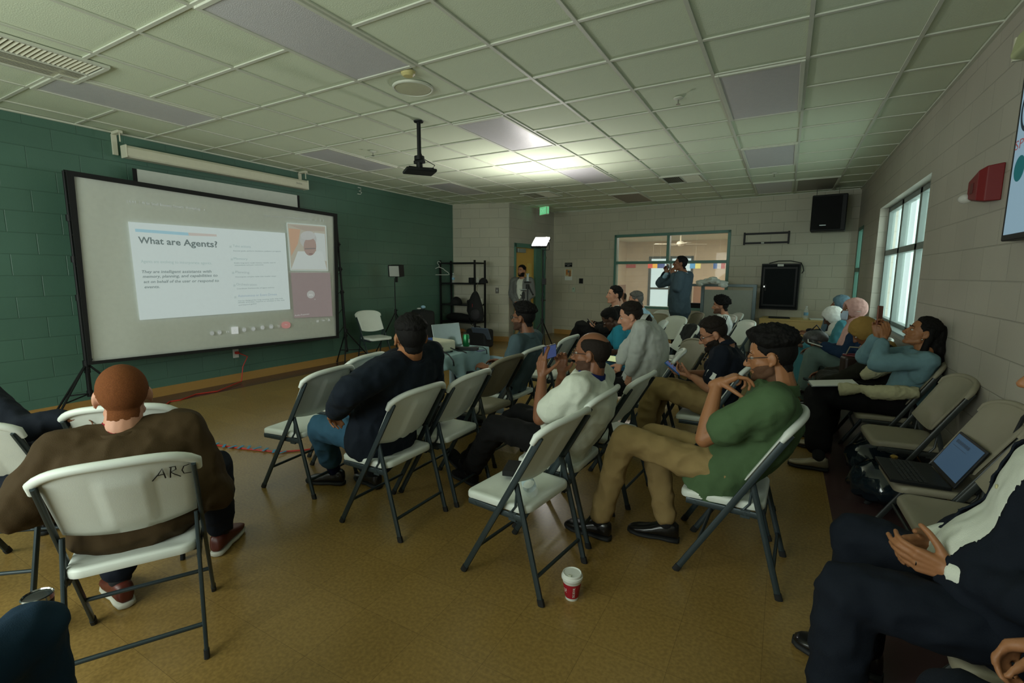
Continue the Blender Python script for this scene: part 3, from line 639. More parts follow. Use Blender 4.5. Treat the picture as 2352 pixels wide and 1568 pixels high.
for (x, y) in ((487, 765), (504, 763), (561, 757), (582, 755), (603, 752), (623, 750)): blob(x, y, 5, 5, (172, 178, 172), .013)
for (tx, x, y) in (('...', 484, 765), ('u', 502, 766), ('n', 520, 764), ('X', 536, 762), ('H', 558, 760), ('o', 580, 757), ('E', 600, 755), ('w', 620, 753), (':', 638, 751), ('~', 654, 748), ('#', 727, 740), ('=', 740, 739), ('A', 753, 738)): ptext(tx, (x, y), (x+6, y-.5), 6, 6, (206, 212, 206), off=.018)
# ================================================================ PULL-DOWN SCREEN ON THE WALL
WS = thing('wall_projection_screen', 'white pull down screen case hanging on brackets on the green wall above the large screen', 'screen', (XL, 2.0, 2.6))
XC = XL+.13
pa, pb = plane_x(285, 350, XC), plane_x(702, 424, XC); pa.z = pb.z = (pa.z+pb.z)/2; hC = .062
mb = MB(); sec = [(-.055, -.062), (.045, -.062), (.060, -.045), (.060, .035), (.040, .062), (-.055, .062)]
mb.loft([[Vector((XC+x, y, pa.z+z)) for x, z in sec] for y in (pa.y, pb.y)]); lk('case', mb, M_cream, WS, bevel=.004)
mb = MB()
for y in (pa.y, pb.y): mb.box((XC+.002, y, pa.z), (.125, .014, .132))
lk('end_cap', mb, M_cream, WS, bevel=.006)
for y in (pa.y-.03, pb.y+.0): mb = MB(); mb.box((XL+.01, y, pa.z+.09), (.02, .05, .24)).box((XL+.08, y, pa.z+.19), (.16, .05, .03)).box((XL+.14, y, pa.z+.14), (.012, .012, .1)); lk('wall_bracket', mb, M_cream, WS, bevel=.004)
ya, yb = plane_x(313, 400, XC).y, plane_x(683, 450, XC).y
lk('screen_sheet', MB().box((XC, (ya+yb)/2, 1.85), (.004, yb-ya, 1.45)), M_screenfab, WS, smooth=False)
lk('black_edge', MB().box((XC+.003, ya-.015, 1.85), (.005, .04, 1.45)), M_blackf, WS, smooth=False); lk('black_edge', MB().box((XC+.003, yb+.012, 1.85), (.005, .035, 1.45)), M_blackf, WS, smooth=False)
world_child(text_on('case_lettering', 'Da-Lite', (XC+.0605, pb.y-.20, pa.z-.01), (0, 1, 0), (0, 0, 1), .022, mat('grey_print', C(130, 130, 120), .6), None), WS)
# ================================================================ FURNITURE AND EQUIPMENT
def fp(px, py, z=0):
    d = CF+CR*((px-1176)/FPX)-CU*((py-784)/FPX); return CAMP+d*((z-CAMP.z)/d.z)
V = Vector
def wl(name, mb, m, par, **k):
    return world_child(link(name, mb, m, None, **k), par)
def wtext(*a, par=None, **k):
    return world_child(text_on(*a, None, **k), par)
# ---- hanging projector mount
P = thing('projector_ceiling_mount', 'black projector mount hanging on a pole from the ceiling', 'mount', (1.60, 2.21, ZC))
link('pole', MB().cyl((0, 0, 0), (0, 0, -.36), .020, 16), M_black, P); link('ceiling_plate', MB().lathe([(.0, -.01), (.045, -.01), (.05, 0)]), M_black, P)
mb = MB().cyl((0, 0, -.33), (0, 0, -.37), .05).box((0, 0, -.385), (.11, .05, .03)).cyl((0, 0, -.39), (0, 0, -.45), .032); link('swivel_joint', mb, M_black, P, bevel=.003)
Rm = Matrix.Rotation(.9, 3, 'Z')
mb = MB().box((0, .0, -.475), (.30, .24, .03), Rm); link('mounting_plate', mb, M_black, P, bevel=.01)
for k in range(4):
    a = Rm@V(((1, -1)[k % 2]*.12, (1, -1)[k//2]*.09, -.455)); link('mount_arm', MB().tube([(0, 0, -.44), a, a-V((0, 0, .02))], .008, 8), M_black, P)
link('cable', MB().tube([(.02, 0, -.30), (.06, -.02, -.36), (.13, -.02, -.40), (.20, -.01, -.44), (.17, -.02, -.475), (.12, -.02, -.47)], .004, 6), M_rubber, P)
# ---- table with pale blue cloth
TX0, TX1, TY0, TY1, TZ = 1.76, 2.37, 1.10, 2.26, .75
T1 = thing('folding_table', 'narrow folding table with dark steel legs under the pale blue cloth', 'table', (2.1, 1.7, 0))
wl('tabletop', MB().box(((TX0+TX1)/2, (TY0+TY1)/2, TZ-.02), (TX1-TX0, TY1-TY0, .035)), M_white, T1, bevel=.006)
for y in (TY0+.2, TY1-.2):
    for x in (TX0+.06, TX1-.06): wl('leg', MB().box((x, y, (TZ-.04)/2), (.032, .032, TZ-.04)), M_black, T1, bevel=.004)
    wl('crossbar', MB().box(((TX0+TX1)/2, y, .3), (TX1-TX0-.12, .025, .025)), M_black, T1)
mb = MB(); n = 120; rings = []
per = []
for k in range(n):
    f_ = k/n; Lp = 2*(TX1-TX0+TY1-TY0); d = f_*Lp
    if d < TX1-TX0: per.append((TX0+d, TY0, 0, -1))
    elif d < TX1-TX0+TY1-TY0: per.append((TX1, TY0+d-(TX1-TX0), 1, 0))
    elif d < 2*(TX1-TX0)+TY1-TY0: per.append((TX1-(d-(TX1-TX0)-(TY1-TY0)), TY1, 0, 1))
    else: per.append((TX0, TY1-(d-2*(TX1-TX0)-(TY1-TY0)), -1, 0))
cx, cy = (TX0+TX1)/2, (TY0+TY1)/2
for lev in range(8):
    r = []
    for k, (x, y, nx, ny) in enumerate(per):
        drop = .25+.10*math.sin(k*.11+1.0)+.05*math.sin(k*.31)
        if lev == 0: r.append((cx+(x-cx)*.02, cy+(y-cy)*.02, TZ+.002)); continue
        if lev == 1: r.append((cx+(x-cx)*.97, cy+(y-cy)*.98, TZ+.003)); continue
        v = (lev-2)/5; fold = .020*math.sin(k*.62+2*math.sin(k*.13))*v+.012*math.sin(k*1.3)*v
        r.append((x+nx*(.012+fold+.02*v), y+ny*(.012+fold+.02*v), TZ+.003-drop*v-(.004 if lev == 2 else 0)))
    rings.append([V(p) for p in r])
mb.loft(rings, cap=False); mb.f.append(tuple(range(n)))
tc_ = tag(link('tablecloth', mb, M_cloth, auto=0), 'pale blue cloth draped over the narrow table', 'tablecloth'); sm2 = tc_.modifiers.new('s', 'SOLIDIFY'); sm2.thickness = .002; sm2.offset = -1
# printed banner hanging behind the legs
Bn = thing('printed_banner', 'white banner with blue lettering hanging down at the table', 'banner', (2.2, 2.2, 0))
mb = MB(); nb = 24; vs = []
ba_, bb_ = V((1.84, 2.32, .07)), V((2.50, 2.34, .07))
for j in range(9):
    for i in range(nb+1): p = ba_.lerp(bb_, i/nb); vs.append((p.x, p.y+.012*math.sin(i*.9+j*.3), .07+.58*j/8))
mb.add(vs, [(j*(nb+1)+i, j*(nb+1)+i+1, (j+1)*(nb+1)+i+1, (j+1)*(nb+1)+i) for j in range(8) for i in range(nb)])
bo = wl('banner_cloth', mb, mat('banner_white', C(160, 184, 200), .8), Bn, auto=0); q_ = bo.modifiers.new('s', 'SOLIDIFY'); q_.thickness = .002
M_bblue = mat('banner_blue', C(40, 110, 160), .7)
wtext('banner_lettering', 'WISE', V((1.92, 2.300, .20)), (1, 0, 0), (0, 0, 1), .22, M_bblue, width=.50, bold=.03, par=Bn)
wtext('banner_lettering', 'UNITED EMPOWERMENT', V((1.92, 2.300, .47)), (1, 0, 0), (0, 0, 1), .035, mat('banner_navy', C(30, 50, 80), .7), width=.52, bold=.01, par=Bn)
# ---- things on the table
PJ = thing('video_projector', 'white video projector on the cloth covered table in front of the laptop', 'projector', (2.12, 1.68, TZ+.005), -.15)
link('housing', MB().box((0, 0, .06), (.30, .36, .10)), M_cream, PJ, bevel=.022, bseg=4)
link('lens', MB().cyl((-.15, .07, .06), (-.185, .07, .06), .035, 24), M_black, PJ)
mb = MB()
for k in range(6): mb.box((.151, -.13+.028*k, .07-.018*(k % 2)), (.003, .015, .010))
link('port', mb, M_black, PJ, smooth=False); link('control_pad', MB().lathe([(0, .113), (.03, .113), (.032, .109)], (.02, -.05, 0)), M_tbar, PJ)
for a, b_ in (((.13, .14)), ((-.13, -.14))): link('foot', MB().cyl((a, b_, 0), (a, b_, .014), .012, 12), M_rubber, PJ)
LPx = thing('laptop', 'open laptop with grey lid seen from behind on the cloth covered table', 'laptop', (1.96, 2.05, TZ+.005), math.radians(75))
link('base', MB().box((0, .0, .009), (.33, .23, .016)), M_alu, LPx, bevel=.004); Rl = Matrix.Rotation(math.radians(-14), 3, 'X')
link('lid', MB().box(V((0, -.12, .018))+Rl@V((0, 0, .105)), (.33, .008, .215), Rl), M_alu, LPx, bevel=.003)
link('screen', MB().box(V((0, -.1155, .018))+Rl@V((0, 0, .108)), (.31, .0015, .19), Rl), mat('laptop_screen_dim', C(90, 120, 140), .3), LPx, smooth=False)
FS = thing('leaflet_stand', 'white and blue leaflet standing on the table left of the laptop', 'leaflet', (1.86, 1.72, TZ+.005), .6)
link('card', MB().box((0, 0, .09), (.10, .012, .18)), M_paper, FS); link('printed_panel', MB().box((.006, -.0065, .075), (.075, .001, .10)), mat('cyan_print', C(60, 150, 190), .6), FS, smooth=False); link('printed_mark', MB().cyl((.0, -.0065, .012), (.0, -.0075, .012), .006, 12), mat('blue_mark', C(50, 60, 160), .6), FS)
def can(x, y, z, lab):
    c = thing('soda_can', lab, 'can', (x, y, z)); link('body', MB().lathe([(.024, 0), (.032, .008), (.033, .02), (.033, .105), (.027, .118), (.027, .122)], seg=32), mat('green_can', C(30, 120, 70), .3, metal=.5), c)
    link('lid', MB().lathe([(0, .119), (.025, .119), (.027, .123)], seg=32), M_chrome, c); link('print', MB().box((.0335, 0, .06), (.001, .02, .035)), M_paper, c, bevel=.0005)
can(2.20, 2.13, TZ+.005, 'green soda can on the far end of the cloth covered table')
def paper_cup(name, x, y, z, lab, lid=True, s=1.0, rz=0):
    c = thing(name, lab, 'cup', (x, y, z), rz)
    link('cup_wall', MB().lathe([(.0, .0), (.029*s, .0), (.029*s, .004*s), (.0445*s, .100*s), (.046*s, .102*s), (.0455*s, .105*s), (.043*s, .103*s), (.028*s, .006*s), (0, .006*s)], seg=48, cap=False), M_paper, c, auto=50)
    link('red_sleeve', MB().lathe([(.0302*s, .012*s), (.0415*s, .082*s), (.0418*s, .082*s), (.0306*s, .012*s)], seg=48, cap=False), M_redcup, c)
    if lid:
        l = link('lid', MB().lathe([(.046*s, .098*s), (.048*s, .100*s), (.048*s, .110*s), (.0445*s, .113*s), (.043*s, .122*s), (.040*s, .124*s), (.036*s, .120*s), (.0, .1195*s)], seg=48, cap=False), mat('white_lid', C(225, 228, 222), .4), c); link('sip_opening', MB().box((.0, -.027*s, .1215*s), (.016*s, .012*s, .006*s)), M_tbar, l, bevel=.002)
    return c
def cup_text(c, txt, ang, zc, h, w, s=1.0, vertical=True):
    me = text_mesh(txt, .01); xs = [v.co.x for v in me.vertices]; x0, x1 = min(xs), max(xs)
    for v in me.vertices:
        u = (v.co.x-x0)/(x1-x0)-.5; k = v.co.y/.7-.5
        z = zc-u*w if vertical else zc+k*h; t = (k*h if vertical else u*w)
        R = (.0306+(z-.012)/(.07)*.0112)*s+.0007; a = ang+t/R; v.co = (R*math.cos(a), R*math.sin(a), z*s)
    link('printed_word', me, M_paper, c, smooth=False)
cc = paper_cup('paper_coffee_cup', 4.11, .215, 0, 'red and white paper coffee cup with white lid standing on the floor', rz=0)
cup_text(cc, 'TIM HORTONS', -.95, .047, .011, .055); cup_text(cc, 'TH', -2.1, .05, .018, .022, vertical=True)
c2 = paper_cup('red_paper_cup', 2.28, 1.47, TZ+.005, 'red paper cup holding a phone at the near end of the cloth covered table', lid=False)
cup_text(c2, 'HORTONS', -1.6, .047, .010, .05)
ph = thing('smartphone', 'black phone standing upright in the red paper cup', 'phone', (2.28, 1.47, TZ+.02), .9)
Rp = Matrix.Rotation(-.12, 3, 'X')
link('phone_body', MB().box((0, .0, .085), (.07, .009, .15), Rp), M_black, ph, bevel=.003); link('phone_screen', MB().box((0, -.0052, .085), (.062, .001, .135), Rp), mat('phone_glow_blue', C(40, 60, 100), .2, emit=.4), ph, smooth=False)
tag(link('white_earphone_wire', MB().tube([fp(976, 792, .86), fp(979, 805, .82), fp(984, 822, .76), fp(988, 826, TZ+.008)], .0018, 6), M_paper), 'thin white wire hanging over the red cup on the table', 'wire')
tag(link('remote_control_unit', MB().box(fp(1067, 800, TZ+.02), (.06, .26, .028), rotz(-1.25)), M_black, bevel=.004), 'long black adapter box lying beside the green can on the table', 'adapter')
tag(link('power_adapter', MB().box(fp(1003, 818, TZ+.02), (.06, .12, .03), rotz(.3)), M_black, bevel=.006), 'black power adapter lying next to the red cup on the table', 'adapter')
tag(link('black_cable', MB().tube([fp(1005, 806, TZ+.06), fp(1018, 807, TZ+.05), fp(1031, 815, TZ+.03), fp(1041, 828, TZ-.01), fp(1044, 850, .58), fp(1047, 880, .35), fp(1049, 905, .1), fp(1052, 925, .02)], .006, 8), M_rubber), 'thick black cable drooping from the projector down to the floor', 'cable')
tag(link('video_cable', MB().tube([fp(1026, 795, TZ+.06), fp(1040, 801, TZ+.04), fp(1052, 806, TZ+.012), fp(1062, 806, TZ+.012), fp(1071, 810, TZ+.012)], .005, 8), M_rubber), 'black video cable plugged into the rear of the white projector', 'cable')
tag(link('thin_cable', MB().tube([fp(1078, 797, TZ+.01), fp(1095, 796, TZ+.01), fp(1110, 797, TZ+.01), fp(1117, 803, TZ+.0), fp(1119, 815, TZ-.08)], .004, 6), M_rubber), 'thin dark cable running over the far table corner', 'cable')
tag(link('tape_strip', MB().box(fp(1105, 805, TZ+.012), (.05, .09, .004), rotz(.1)), mat('navy_tape', C(30, 50, 100), .6), bevel=.001), 'short strip of navy tape at the table corner', 'tape')
# cardboard boxes behind the table
for (px, py, w_, d_, h_, lab) in ((1000, 800, .42, .32, .40, 'brown cardboard box behind the laptop table near the suitcase'), (1042, 800, .34, .3, .34, 'brown cardboard box behind the laptop beside the shelf')):
    p = fp(px, py, 0); p = V((max(-1.12, p.x-.30), p.y+.38, 0)); Bx = thing('cardboard_box', lab, 'box', tuple(p), -.3, 'brown cardboard boxes'); mc = mat('cardboard', C(150, 104, 58), .8)
    link('carton', MB().box((0, 0, h_/2), (w_, d_, h_)), mc, Bx, bevel=.004); link('flap', MB().box((w_/2+.05, 0, h_-.02), (.12, d_, .004), Matrix.Rotation(.4, 3, 'Y')), mc, Bx)
    link('flap', MB().box((-w_/2-.05, 0, h_-.02), (.12, d_, .004), Matrix.Rotation(-.4, 3, 'Y')), mc, Bx)
# ---- suitcase
SU = thing('suitcase', 'large black upright suitcase by the green wall behind the man in the navy blazer', 'suitcase', (-.85, 5.12, 0), -.5); SU.scale = (1.05, 1.05, 1.1)
link('shell', MB().box((0, 0, .40), (.46, .28, .66)), M_blackf, SU, bevel=.05, bseg=5); link('pocket', MB().box((0, -.15, .34), (.38, .04, .44)), M_blackf, SU, bevel=.02, bseg=3)
link('top_handle', MB().tube([(-.08, 0, .73), (-.07, 0, .765), (.07, 0, .765), (.08, 0, .73)], .011), M_black, SU)
for x in (-.19, .19):
    for y in (-.1, .1): link('wheel', MB().cyl((x-.012, y, .03), (x+.012, y, .03), .03, 16).box((x, y, .055), (.02, .03, .03)), M_rubber, SU)
tag(link('crumpled_wrapper', MB().ell((-.80, 5.08, .865), (.05, .035, .03), nu=9, nv=5), mat('blue_white_wrapper', C(150, 190, 210), .5, noise_amt=.5, noise_scale=30), smooth=False), 'crumpled blue and white wrapper lying on top of the black suitcase', 'wrapper')
tag(link('folded_tissue', MB().ell((-.93, 5.12, .83), (.05, .03, .014), nu=7, nv=5), M_paper, smooth=False), 'white folded tissue lying on top of the black suitcase', 'tissue')
# ---- softbox light on stand by green wall
def tripod(name, lab, cat, base, h, feet, headfn, hub=.75, low=.45, r=.012, m=M_black, loc=None):
    S = thing(name, lab, cat, (base[0], base[1], 0))
    link('pole', MB().cyl((0, 0, .12), (0, 0, h*.6), r, 12).cyl((0, 0, h*.6), (0, 0, h), r*.7, 12), m, S)
    link('collar', MB().cyl((0, 0, hub-.03), (0, 0, hub+.03), r*1.8, 12), m, S)
    link('locking_knob', MB().cyl((0, 0, h*.6), (.05, 0, h*.6), .008, 8).cyl((0, 0, h*.6-.02), (0, 0, h*.6+.02), r*1.6, 12), m, S)
    for (dx, dy) in feet:
        lg = link('leg', MB().cyl((0, 0, hub), (dx, dy, .012), r*.75, 8), m, S); link('brace', MB().cyl((0, 0, hub*.35), (dx*.5, dy*.5, hub*.5), r*.45, 6), m, lg)
    headfn(S); return S
def softbox(S):
    R = rotz(.35)@Matrix.Rotation(.12, 3, 'X'); o = V((.0, 0, 1.50))
    link('lamp_housing', MB().box(o+R@V((0, .07, 0)), (.20, .14, .20), R), M_black, S, bevel=.01)
    link('white_diffuser', MB().box(o+R@V((0, -.002, 0)), (.185, .006, .18), R), mat('grey_white_diffuser', C(178, 182, 176), .6), S, bevel=.003)
    for k in (-1, 1): link('barn_door', MB().box(o+R@V((k*.115, .04, 0)), (.005, .14, .2), R@Matrix.Rotation(k*-.25, 3, 'Z')), M_black, S)
    link('tilt_bracket', MB().box((0, .05, 1.36), (.03, .04, .1)), M_black, S, bevel=.004)
p = plane_x(908, 700, -1.05)
tripod('softbox_light_stand', 'unlit square softbox lamp on a black stand beside the lone chair at the green wall', 'lamp', (p.x, p.y), 1.38, ((.42, -.30), (-.35, -.20), (.0, .45)), softbox, hub=.80)
# ---- bright LED lamp on tripod (lit)
LP = V((1.72, 4.72, 1.93))
nrm = V((.10, -.55, .84)).normalized(); xx = V((1, .16, 0)); xx = (xx-nrm*xx.dot(nrm)).normalized(); yy = nrm.cross(xx)
def ledhead(S):
    o = LP-V(S.location); R = Matrix((xx, yy, nrm)).transposed()
    link('lamp_housing', MB().box(o-nrm*.02, (.24, .25, .03), R), M_black, S, bevel=.006)
    m = bpy.data.materials.new('lit_led_panel'); m.use_nodes = True; b = m.node_tree.nodes['Principled BSDF']; b.inputs['Base Color'].default_value = (.9, .9, .9, 1); b.inputs['Emission Color'].default_value = (1, .97, .93, 1); b.inputs['Emission Strength'].default_value = 220
    link('led_panel', MB().box(o+nrm*.001, (.21, .22, .006), R), m, S, smooth=False)
    link('yoke', MB().tube([o+xx*.125, o+xx*.13-V((0, 0, .12)), (0, 0, 1.80)], .006, 8), M_black, S)
    link('battery_pack', MB().box((.02, .0, 1.35), (.06, .04, .09)), M_black, S, bevel=.005); link('lamp_cable', MB().tube([o-nrm*.03, (.05, 0, 1.7), (.03, 0, 1.5), (.02, 0, 1.4)], .003, 6), M_rubber, S)
tripod('led_lamp_stand', 'glowing LED panel lamp on a tall black tripod in front of the door', 'lamp', (1.76, 4.72), 1.80, ((.32, -.42), (-.42, -.2), (.1, .5)), ledhead, hub=.78, r=.013)
# ---- camera tripods by the door
def gimbal(S):
    link('pan_head', MB().cyl((0, 0, 1.22), (0, 0, 1.30), .03, 14).box((0, 0, 1.33), (.10, .06, .03)), M_black, S, bevel=.004)
    link('pan_handle', MB().cyl((.02, -.02, 1.29), (.18, -.16, 1.14), .014, 10), M_black, S); link('phone_clamp', MB().box((0, 0, 1.40), (.03, .03, .14)).box((0, 0, 1.46), (.05, .03, .02)).box((0, 0, 1.34), (.05, .03, .02)), M_alu, S, bevel=.003)
tripod('camera_tripod', 'black camera tripod with a pan handle in front of the man in the grey suit', 'tripod', (1.26, 5.20), 1.22, ((.25, -.3), (-.3, -.15), (.05, .38)), gimbal, hub=.85, r=.014)
def ball(S): link('ball_head', MB().cyl((0, 0, 1.06), (0, 0, 1.14), .026, 14).ell((0, 0, 1.15), (.025, .025, .025)).box((0, 0, 1.19), (.09, .04, .012)).cyl((0, 0, 1.10), (-.06, 0, 1.12), .008, 8), M_black, S); link('top_clamp', MB().box((0, 0, 1.21), (.12, .05, .01)), M_alu, S)
tripod('ball_head_tripod', 'shorter black tripod with a silver topped ball head left of the camera tripod', 'tripod', (1.14, 5.28), 1.06, ((.2, -.28), (-.28, -.1), (.05, .3)), ball, hub=.65, r=.016)
# ---- steel shelf unit
sx0, sx1, sy0, sy1 = -1.49, -.62, 6.48, 6.86
SH = thing('shelf_unit', 'black open steel shelf unit in the corner beside the green wall', 'shelf', (-1.05, 6.67, 0))
for x in (sx0, sx1):
    for y in (sy0, sy1): wl('post', MB().box((x, y, .87), (.032, .032, 1.74)), M_black, SH)
ZS = (.14, .46, .82, 1.26, 1.68)
for z in ZS:
    mb = MB()
    for y in (sy0, sy1): mb.box(((sx0+sx1)/2, y, z), (sx1-sx0, .022, .030))
    for x in (sx0, sx1): mb.box((x, (sy0+sy1)/2, z), (.022, sy1-sy0, .030))
    if z < 1.6: mb.box(((sx0+sx1)/2, (sy0+sy1)/2, z+.008), (sx1-sx0, sy1-sy0, .008))
    wl('shelf_board' if z < 1.6 else 'top_rail', mb, M_black, SH, smooth=False)
def bottle(name, loc, lab, s=1.0, R=None, lbl=C(120, 170, 200), cap_=C(220, 225, 225)):
    B = thing(name, lab, 'bottle', loc); R = R or Matrix.Identity(3)
    prof = [(.0, 0), (.026, .0), (.031, .008), (.031, .04), (.029, .045), (.031, .05), (.031, .12), (.029, .135), (.018, .165), (.0115, .175), (.0115, .19), (0, .19)]
    link('bottle_wall', MB().lathe([(r*s, z*s) for r, z in prof], seg=28, R=R, cap=False), M_bottle, B)
    link('label_band', MB().lathe([(.0316*s, .062*s), (.0316*s, .108*s)], seg=28, R=R, cap=False), mat('label_%d' % int(lbl[2]*999), lbl, .5), B)
    link('bottle_cap', MB().lathe([(.0, .186*s), (.0145*s, .186*s), (.0145*s, .203*s), (0, .203*s)], seg=20, R=R, cap=False), mat('cap_%d' % int(cap_[2]*999), cap_, .4), B); return B
bottle('water_bottle', (-1.26, 6.62, 1.275), 'small clear water bottle standing on the upper board of the black shelf')
def onsh(px, py, y=6.6): p = plane_y(px, py, y); return p
p = onsh(1082, 640); tag(link('black_tin', MB().box((p.x, 6.62, 1.33), (.10, .09, .11)), M_black, bevel=.008), 'small black box on the upper shelf board beside the white jar', 'box')
p = onsh(1093, 640); J_ = thing('white_jar', 'small white jar between the black box and the black cap on the upper shelf', 'jar', (p.x+.02, 6.62, 1.275)); link('jar_body', MB().lathe([(0, 0), (.042, 0), (.045, .01), (.045, .085), (.038, .092), (0, .092)]), M_paper, J_); link('jar_lid', MB().lathe([(.04, .09), (.044, .092), (.044, .112), (0, .114)]), M_tbar, J_)
def cap_hat(x, y, z, lab, s=1.0, rz=0):
    H = thing('baseball_cap', lab, 'cap', (x, y, z), rz); mb = MB(); rr = []
    for k in range(9): a = PI/2*k/8; rr.append((max(.001, .095*math.cos(a))*s, .11*math.sin(a)*s))
    link('crown', MB().lathe(rr, seg=24), M_blackf, H); br_ = []
    mb = MB(); pts = [(.085*math.cos(a), -.085*math.sin(a)) for a in [PI*.15+PI*.7*k/10 for k in range(11)]]+[(.075*math.cos(a), -.06-.10*math.sin(a)) for a in [PI*.85-PI*.7*k/10 for k in range(11)]]
    mb.prism([(u*s, v*s) for u, v in pts], (0, 0, .004), (1, 0, 0), (0, 1, 0), (0, 0, 1), .006); link('brim', mb, M_blackf, H)
p = onsh(1109, 640); cap_hat(p.x, 6.62, 1.275, 'black cap on the right end of the upper shelf board', rz=-.9)
p = onsh(1045, 690); cap_hat(p.x+.02, 6.62, .835, 'wide black hat on the left end of the middle shelf board', 1.35, rz=.8)
p = onsh(1080, 695); K = tag(thing('headset', 'black headset lying in the middle of the middle shelf board', 'headset', (p.x, 6.62, .835)), 'black headset lying in the middle of the middle shelf board', 'headset')
link('ear_cup', MB().ell((-.06, 0, .045), (.03, .04, .045)), M_blackf, K); link('ear_cup', MB().ell((.06, 0, .05), (.03, .04, .05)), M_blackf, K); link('headband', MB().tube([(-.06, .02, .06), (-.05, .06, .02), (.05, .06, .02), (.06, .02, .06)], .008), M_black, K)
p = onsh(1100, 690); tag(link('white_carton', MB().box((p.x, 6.60, .90), (.12, .10, .13)), M_paper, bevel=.004), 'white carton at the right end of the middle shelf board behind the backpack', 'box')
mb = MB(); mb.tube([(-1.42, 6.62, .55), (-1.30, 6.62, .56), (-1.05, 6.62, .555), (-.85, 6.62, .54), (-.66, 6.62, .53)], [.05, .085, .085, .07, .05], 16); LB = thing('long_equipment_bag', 'long black equipment bag lying on the lower shelf board', 'bag', (-1.05, 6.62, .47)); wl('bag_body', mb, M_blackf, LB); wl('carry_strap', MB().tube([(-.80, 6.5, .56), (-.70, 6.46, .44), (-.66, 6.46, .40), (-.62, 6.48, .50)], .010, 8), M_black, LB)
# backpack hanging from the shelf corner
BK = thing('backpack', 'black backpack hanging from the right post of the black shelf', 'backpack', (-.52, 6.44, 0))
mb = MB(); rings = []
for (z, w_, d_) in ((.50, .05, .04), (.53, .13, .08), (.62, .165, .11), (.75, .165, .12), (.88, .14, .11), (1.0, .10, .08), (1.08, .06, .05), (1.12, .02, .02)):
    rings.append([V((w_*math.copysign(abs(math.cos(a))**.8, math.cos(a))+.03*math.sin(z*5), d_*math.sin(a)-.06, z)) for a in [2*PI*k/22 for k in range(22)]])
link('bag_body', mb.loft(rings), M_blackf, BK); link('front_pocket', MB().ell((.03, -.15, .66), (.11, .05, .12)), mat('dark_grey_mesh', C(40, 38, 42), .8), BK)
link('haul_loop', MB().tube([(-.02, -.03, 1.10), (-.03, .0, 1.20), (-.02, .03, 1.27), (0, .0, 1.2), (.01, -.03, 1.10)], .007, 8), M_tan, BK); link('shoulder_strap', MB().tube([(-.06, -.10, 1.02), (-.15, -.14, .9), (-.17, -.13, .72), (-.10, -.1, .56)], .014, 8), M_black, BK); link('red_zip_pull', MB().box((-.02, -.17, .82), (.008, .01, .10)), M_red, BK)
GB_ = thing('camera_bag', 'black bag with a grey blue flap on the floor beside the shelf', 'bag', (-.42, 6.35, 0), -.1)
link('bag_body', MB().box((0, 0, .19), (.50, .30, .36)), M_blackf, GB_, bevel=.05, bseg=4); link('open_flap', MB().box((.14, -.13, .30), (.42, .03, .26), Matrix.Rotation(.45, 3, 'X')), mat('slate_blue_fabric', C(72, 84, 100), .8), GB_, bevel=.03, bseg=4); link('carry_handle', MB().tube([(-.12, 0, .36), (-.10, 0, .41), (.0, 0, .41), (.02, 0, .36)], .01), M_black, GB_)
HG = thing('coat_hanger', 'white plastic coat hanger hanging at the left of the black shelf', 'hanger', (-1.46, 6.40, 1.69)); Rh = rotz(.60)
def hh(pts, r): return MB().tube([Rh@V((x, 0, z)) for x, z in pts], r, 8)
link('shoulder_bar', hh([(-.21, -.24), (-.19, -.205), (-.11, -.15), (-.09, -.125), (0, -.09), (.09, -.125), (.11, -.15), (.19, -.205), (.21, -.24), (.19, -.25), (-.19, -.25), (-.21, -.24)], .007), M_paper, HG)
link('hook', hh([(0, -.09), (0, -.05), (-.03, -.02), (-.03, .01), (-.01, .028), (.02, .02), (.03, .0)], .005), M_paper, HG)
# ---- wall plates, signs
def plate(name, px, py, hitf, w_, h_, m, lab, cat, th=.012):
    u, z = hitf(px, py); f = rp if hitf is rw else bp; R = RR if hitf is rw else BR
    return tag(link(name, MB().box(f(u, z, th/2+.001), (w_, th, h_), R), m, bevel=.003), lab, cat)
LR = rotz(math.atan2(LU.y, LU.x)); cN = V((-LU.y, LU.x, 0)); p = hit(1142, 667, V((XL, 6.98, 0)), cN)
SWt = thing('light_switch', 'dark switch plate with a pale toggle right of the black shelf', 'switch', tuple(p)); wl('switch_plate', MB().box(p-cN*.005, (.075, .01, .12), LR), mat('bronze_plate', C(70, 62, 46), .4), SWt, bevel=.002); wl('toggle', MB().box(p-cN*.014, (.014, .016, .04), LR), M_paper, SWt)
plate('room_sign', 1306, 608, bw, .20, .10, M_black, 'black room sign with white words above the small poster', 'sign', .008)
u, z = bw(1306, 608); wtext('sign_lettering', 'MULTIPURPOSE', bp(u-.085, z+.008, .0095), BU, (0, 0, 1), .018, M_paper, width=.17, par=bpy.data.objects['room_sign']); wtext('sign_lettering', 'ROOM', bp(u-.03, z-.028, .0095), BU, (0, 0, 1), .018, M_paper, width=.06, par=bpy.data.objects['room_sign'])
PO = plate('small_poster', 1306, 631, bw, .20, .26, M_paper, 'small paper poster with orange and brown shapes below the black sign', 'poster', .004)
u, z = bw(1306, 628)
for (du, dz_, w_, h_, c_) in ((0, .02, .17, .17, (196, 176, 130)), (-.04, .03, .05, .12, (190, 120, 60)), (.035, .0, .06, .14, (150, 110, 70)), (.0, .05, .04, .05, (90, 110, 120))):
    world_child(link('printed_shape', MB().box(bp(u+du, z+dz_, .0095-w_*.015), (w_, .001, h_), BR), mat('print_%d_%d_%d' % c_, C(*c_), .7), None, smooth=False), PO)
plate('card_reader', 1335, 645, bw, .10, .12, M_black, 'black square plate on the back wall right of the poster', 'plate', .02)
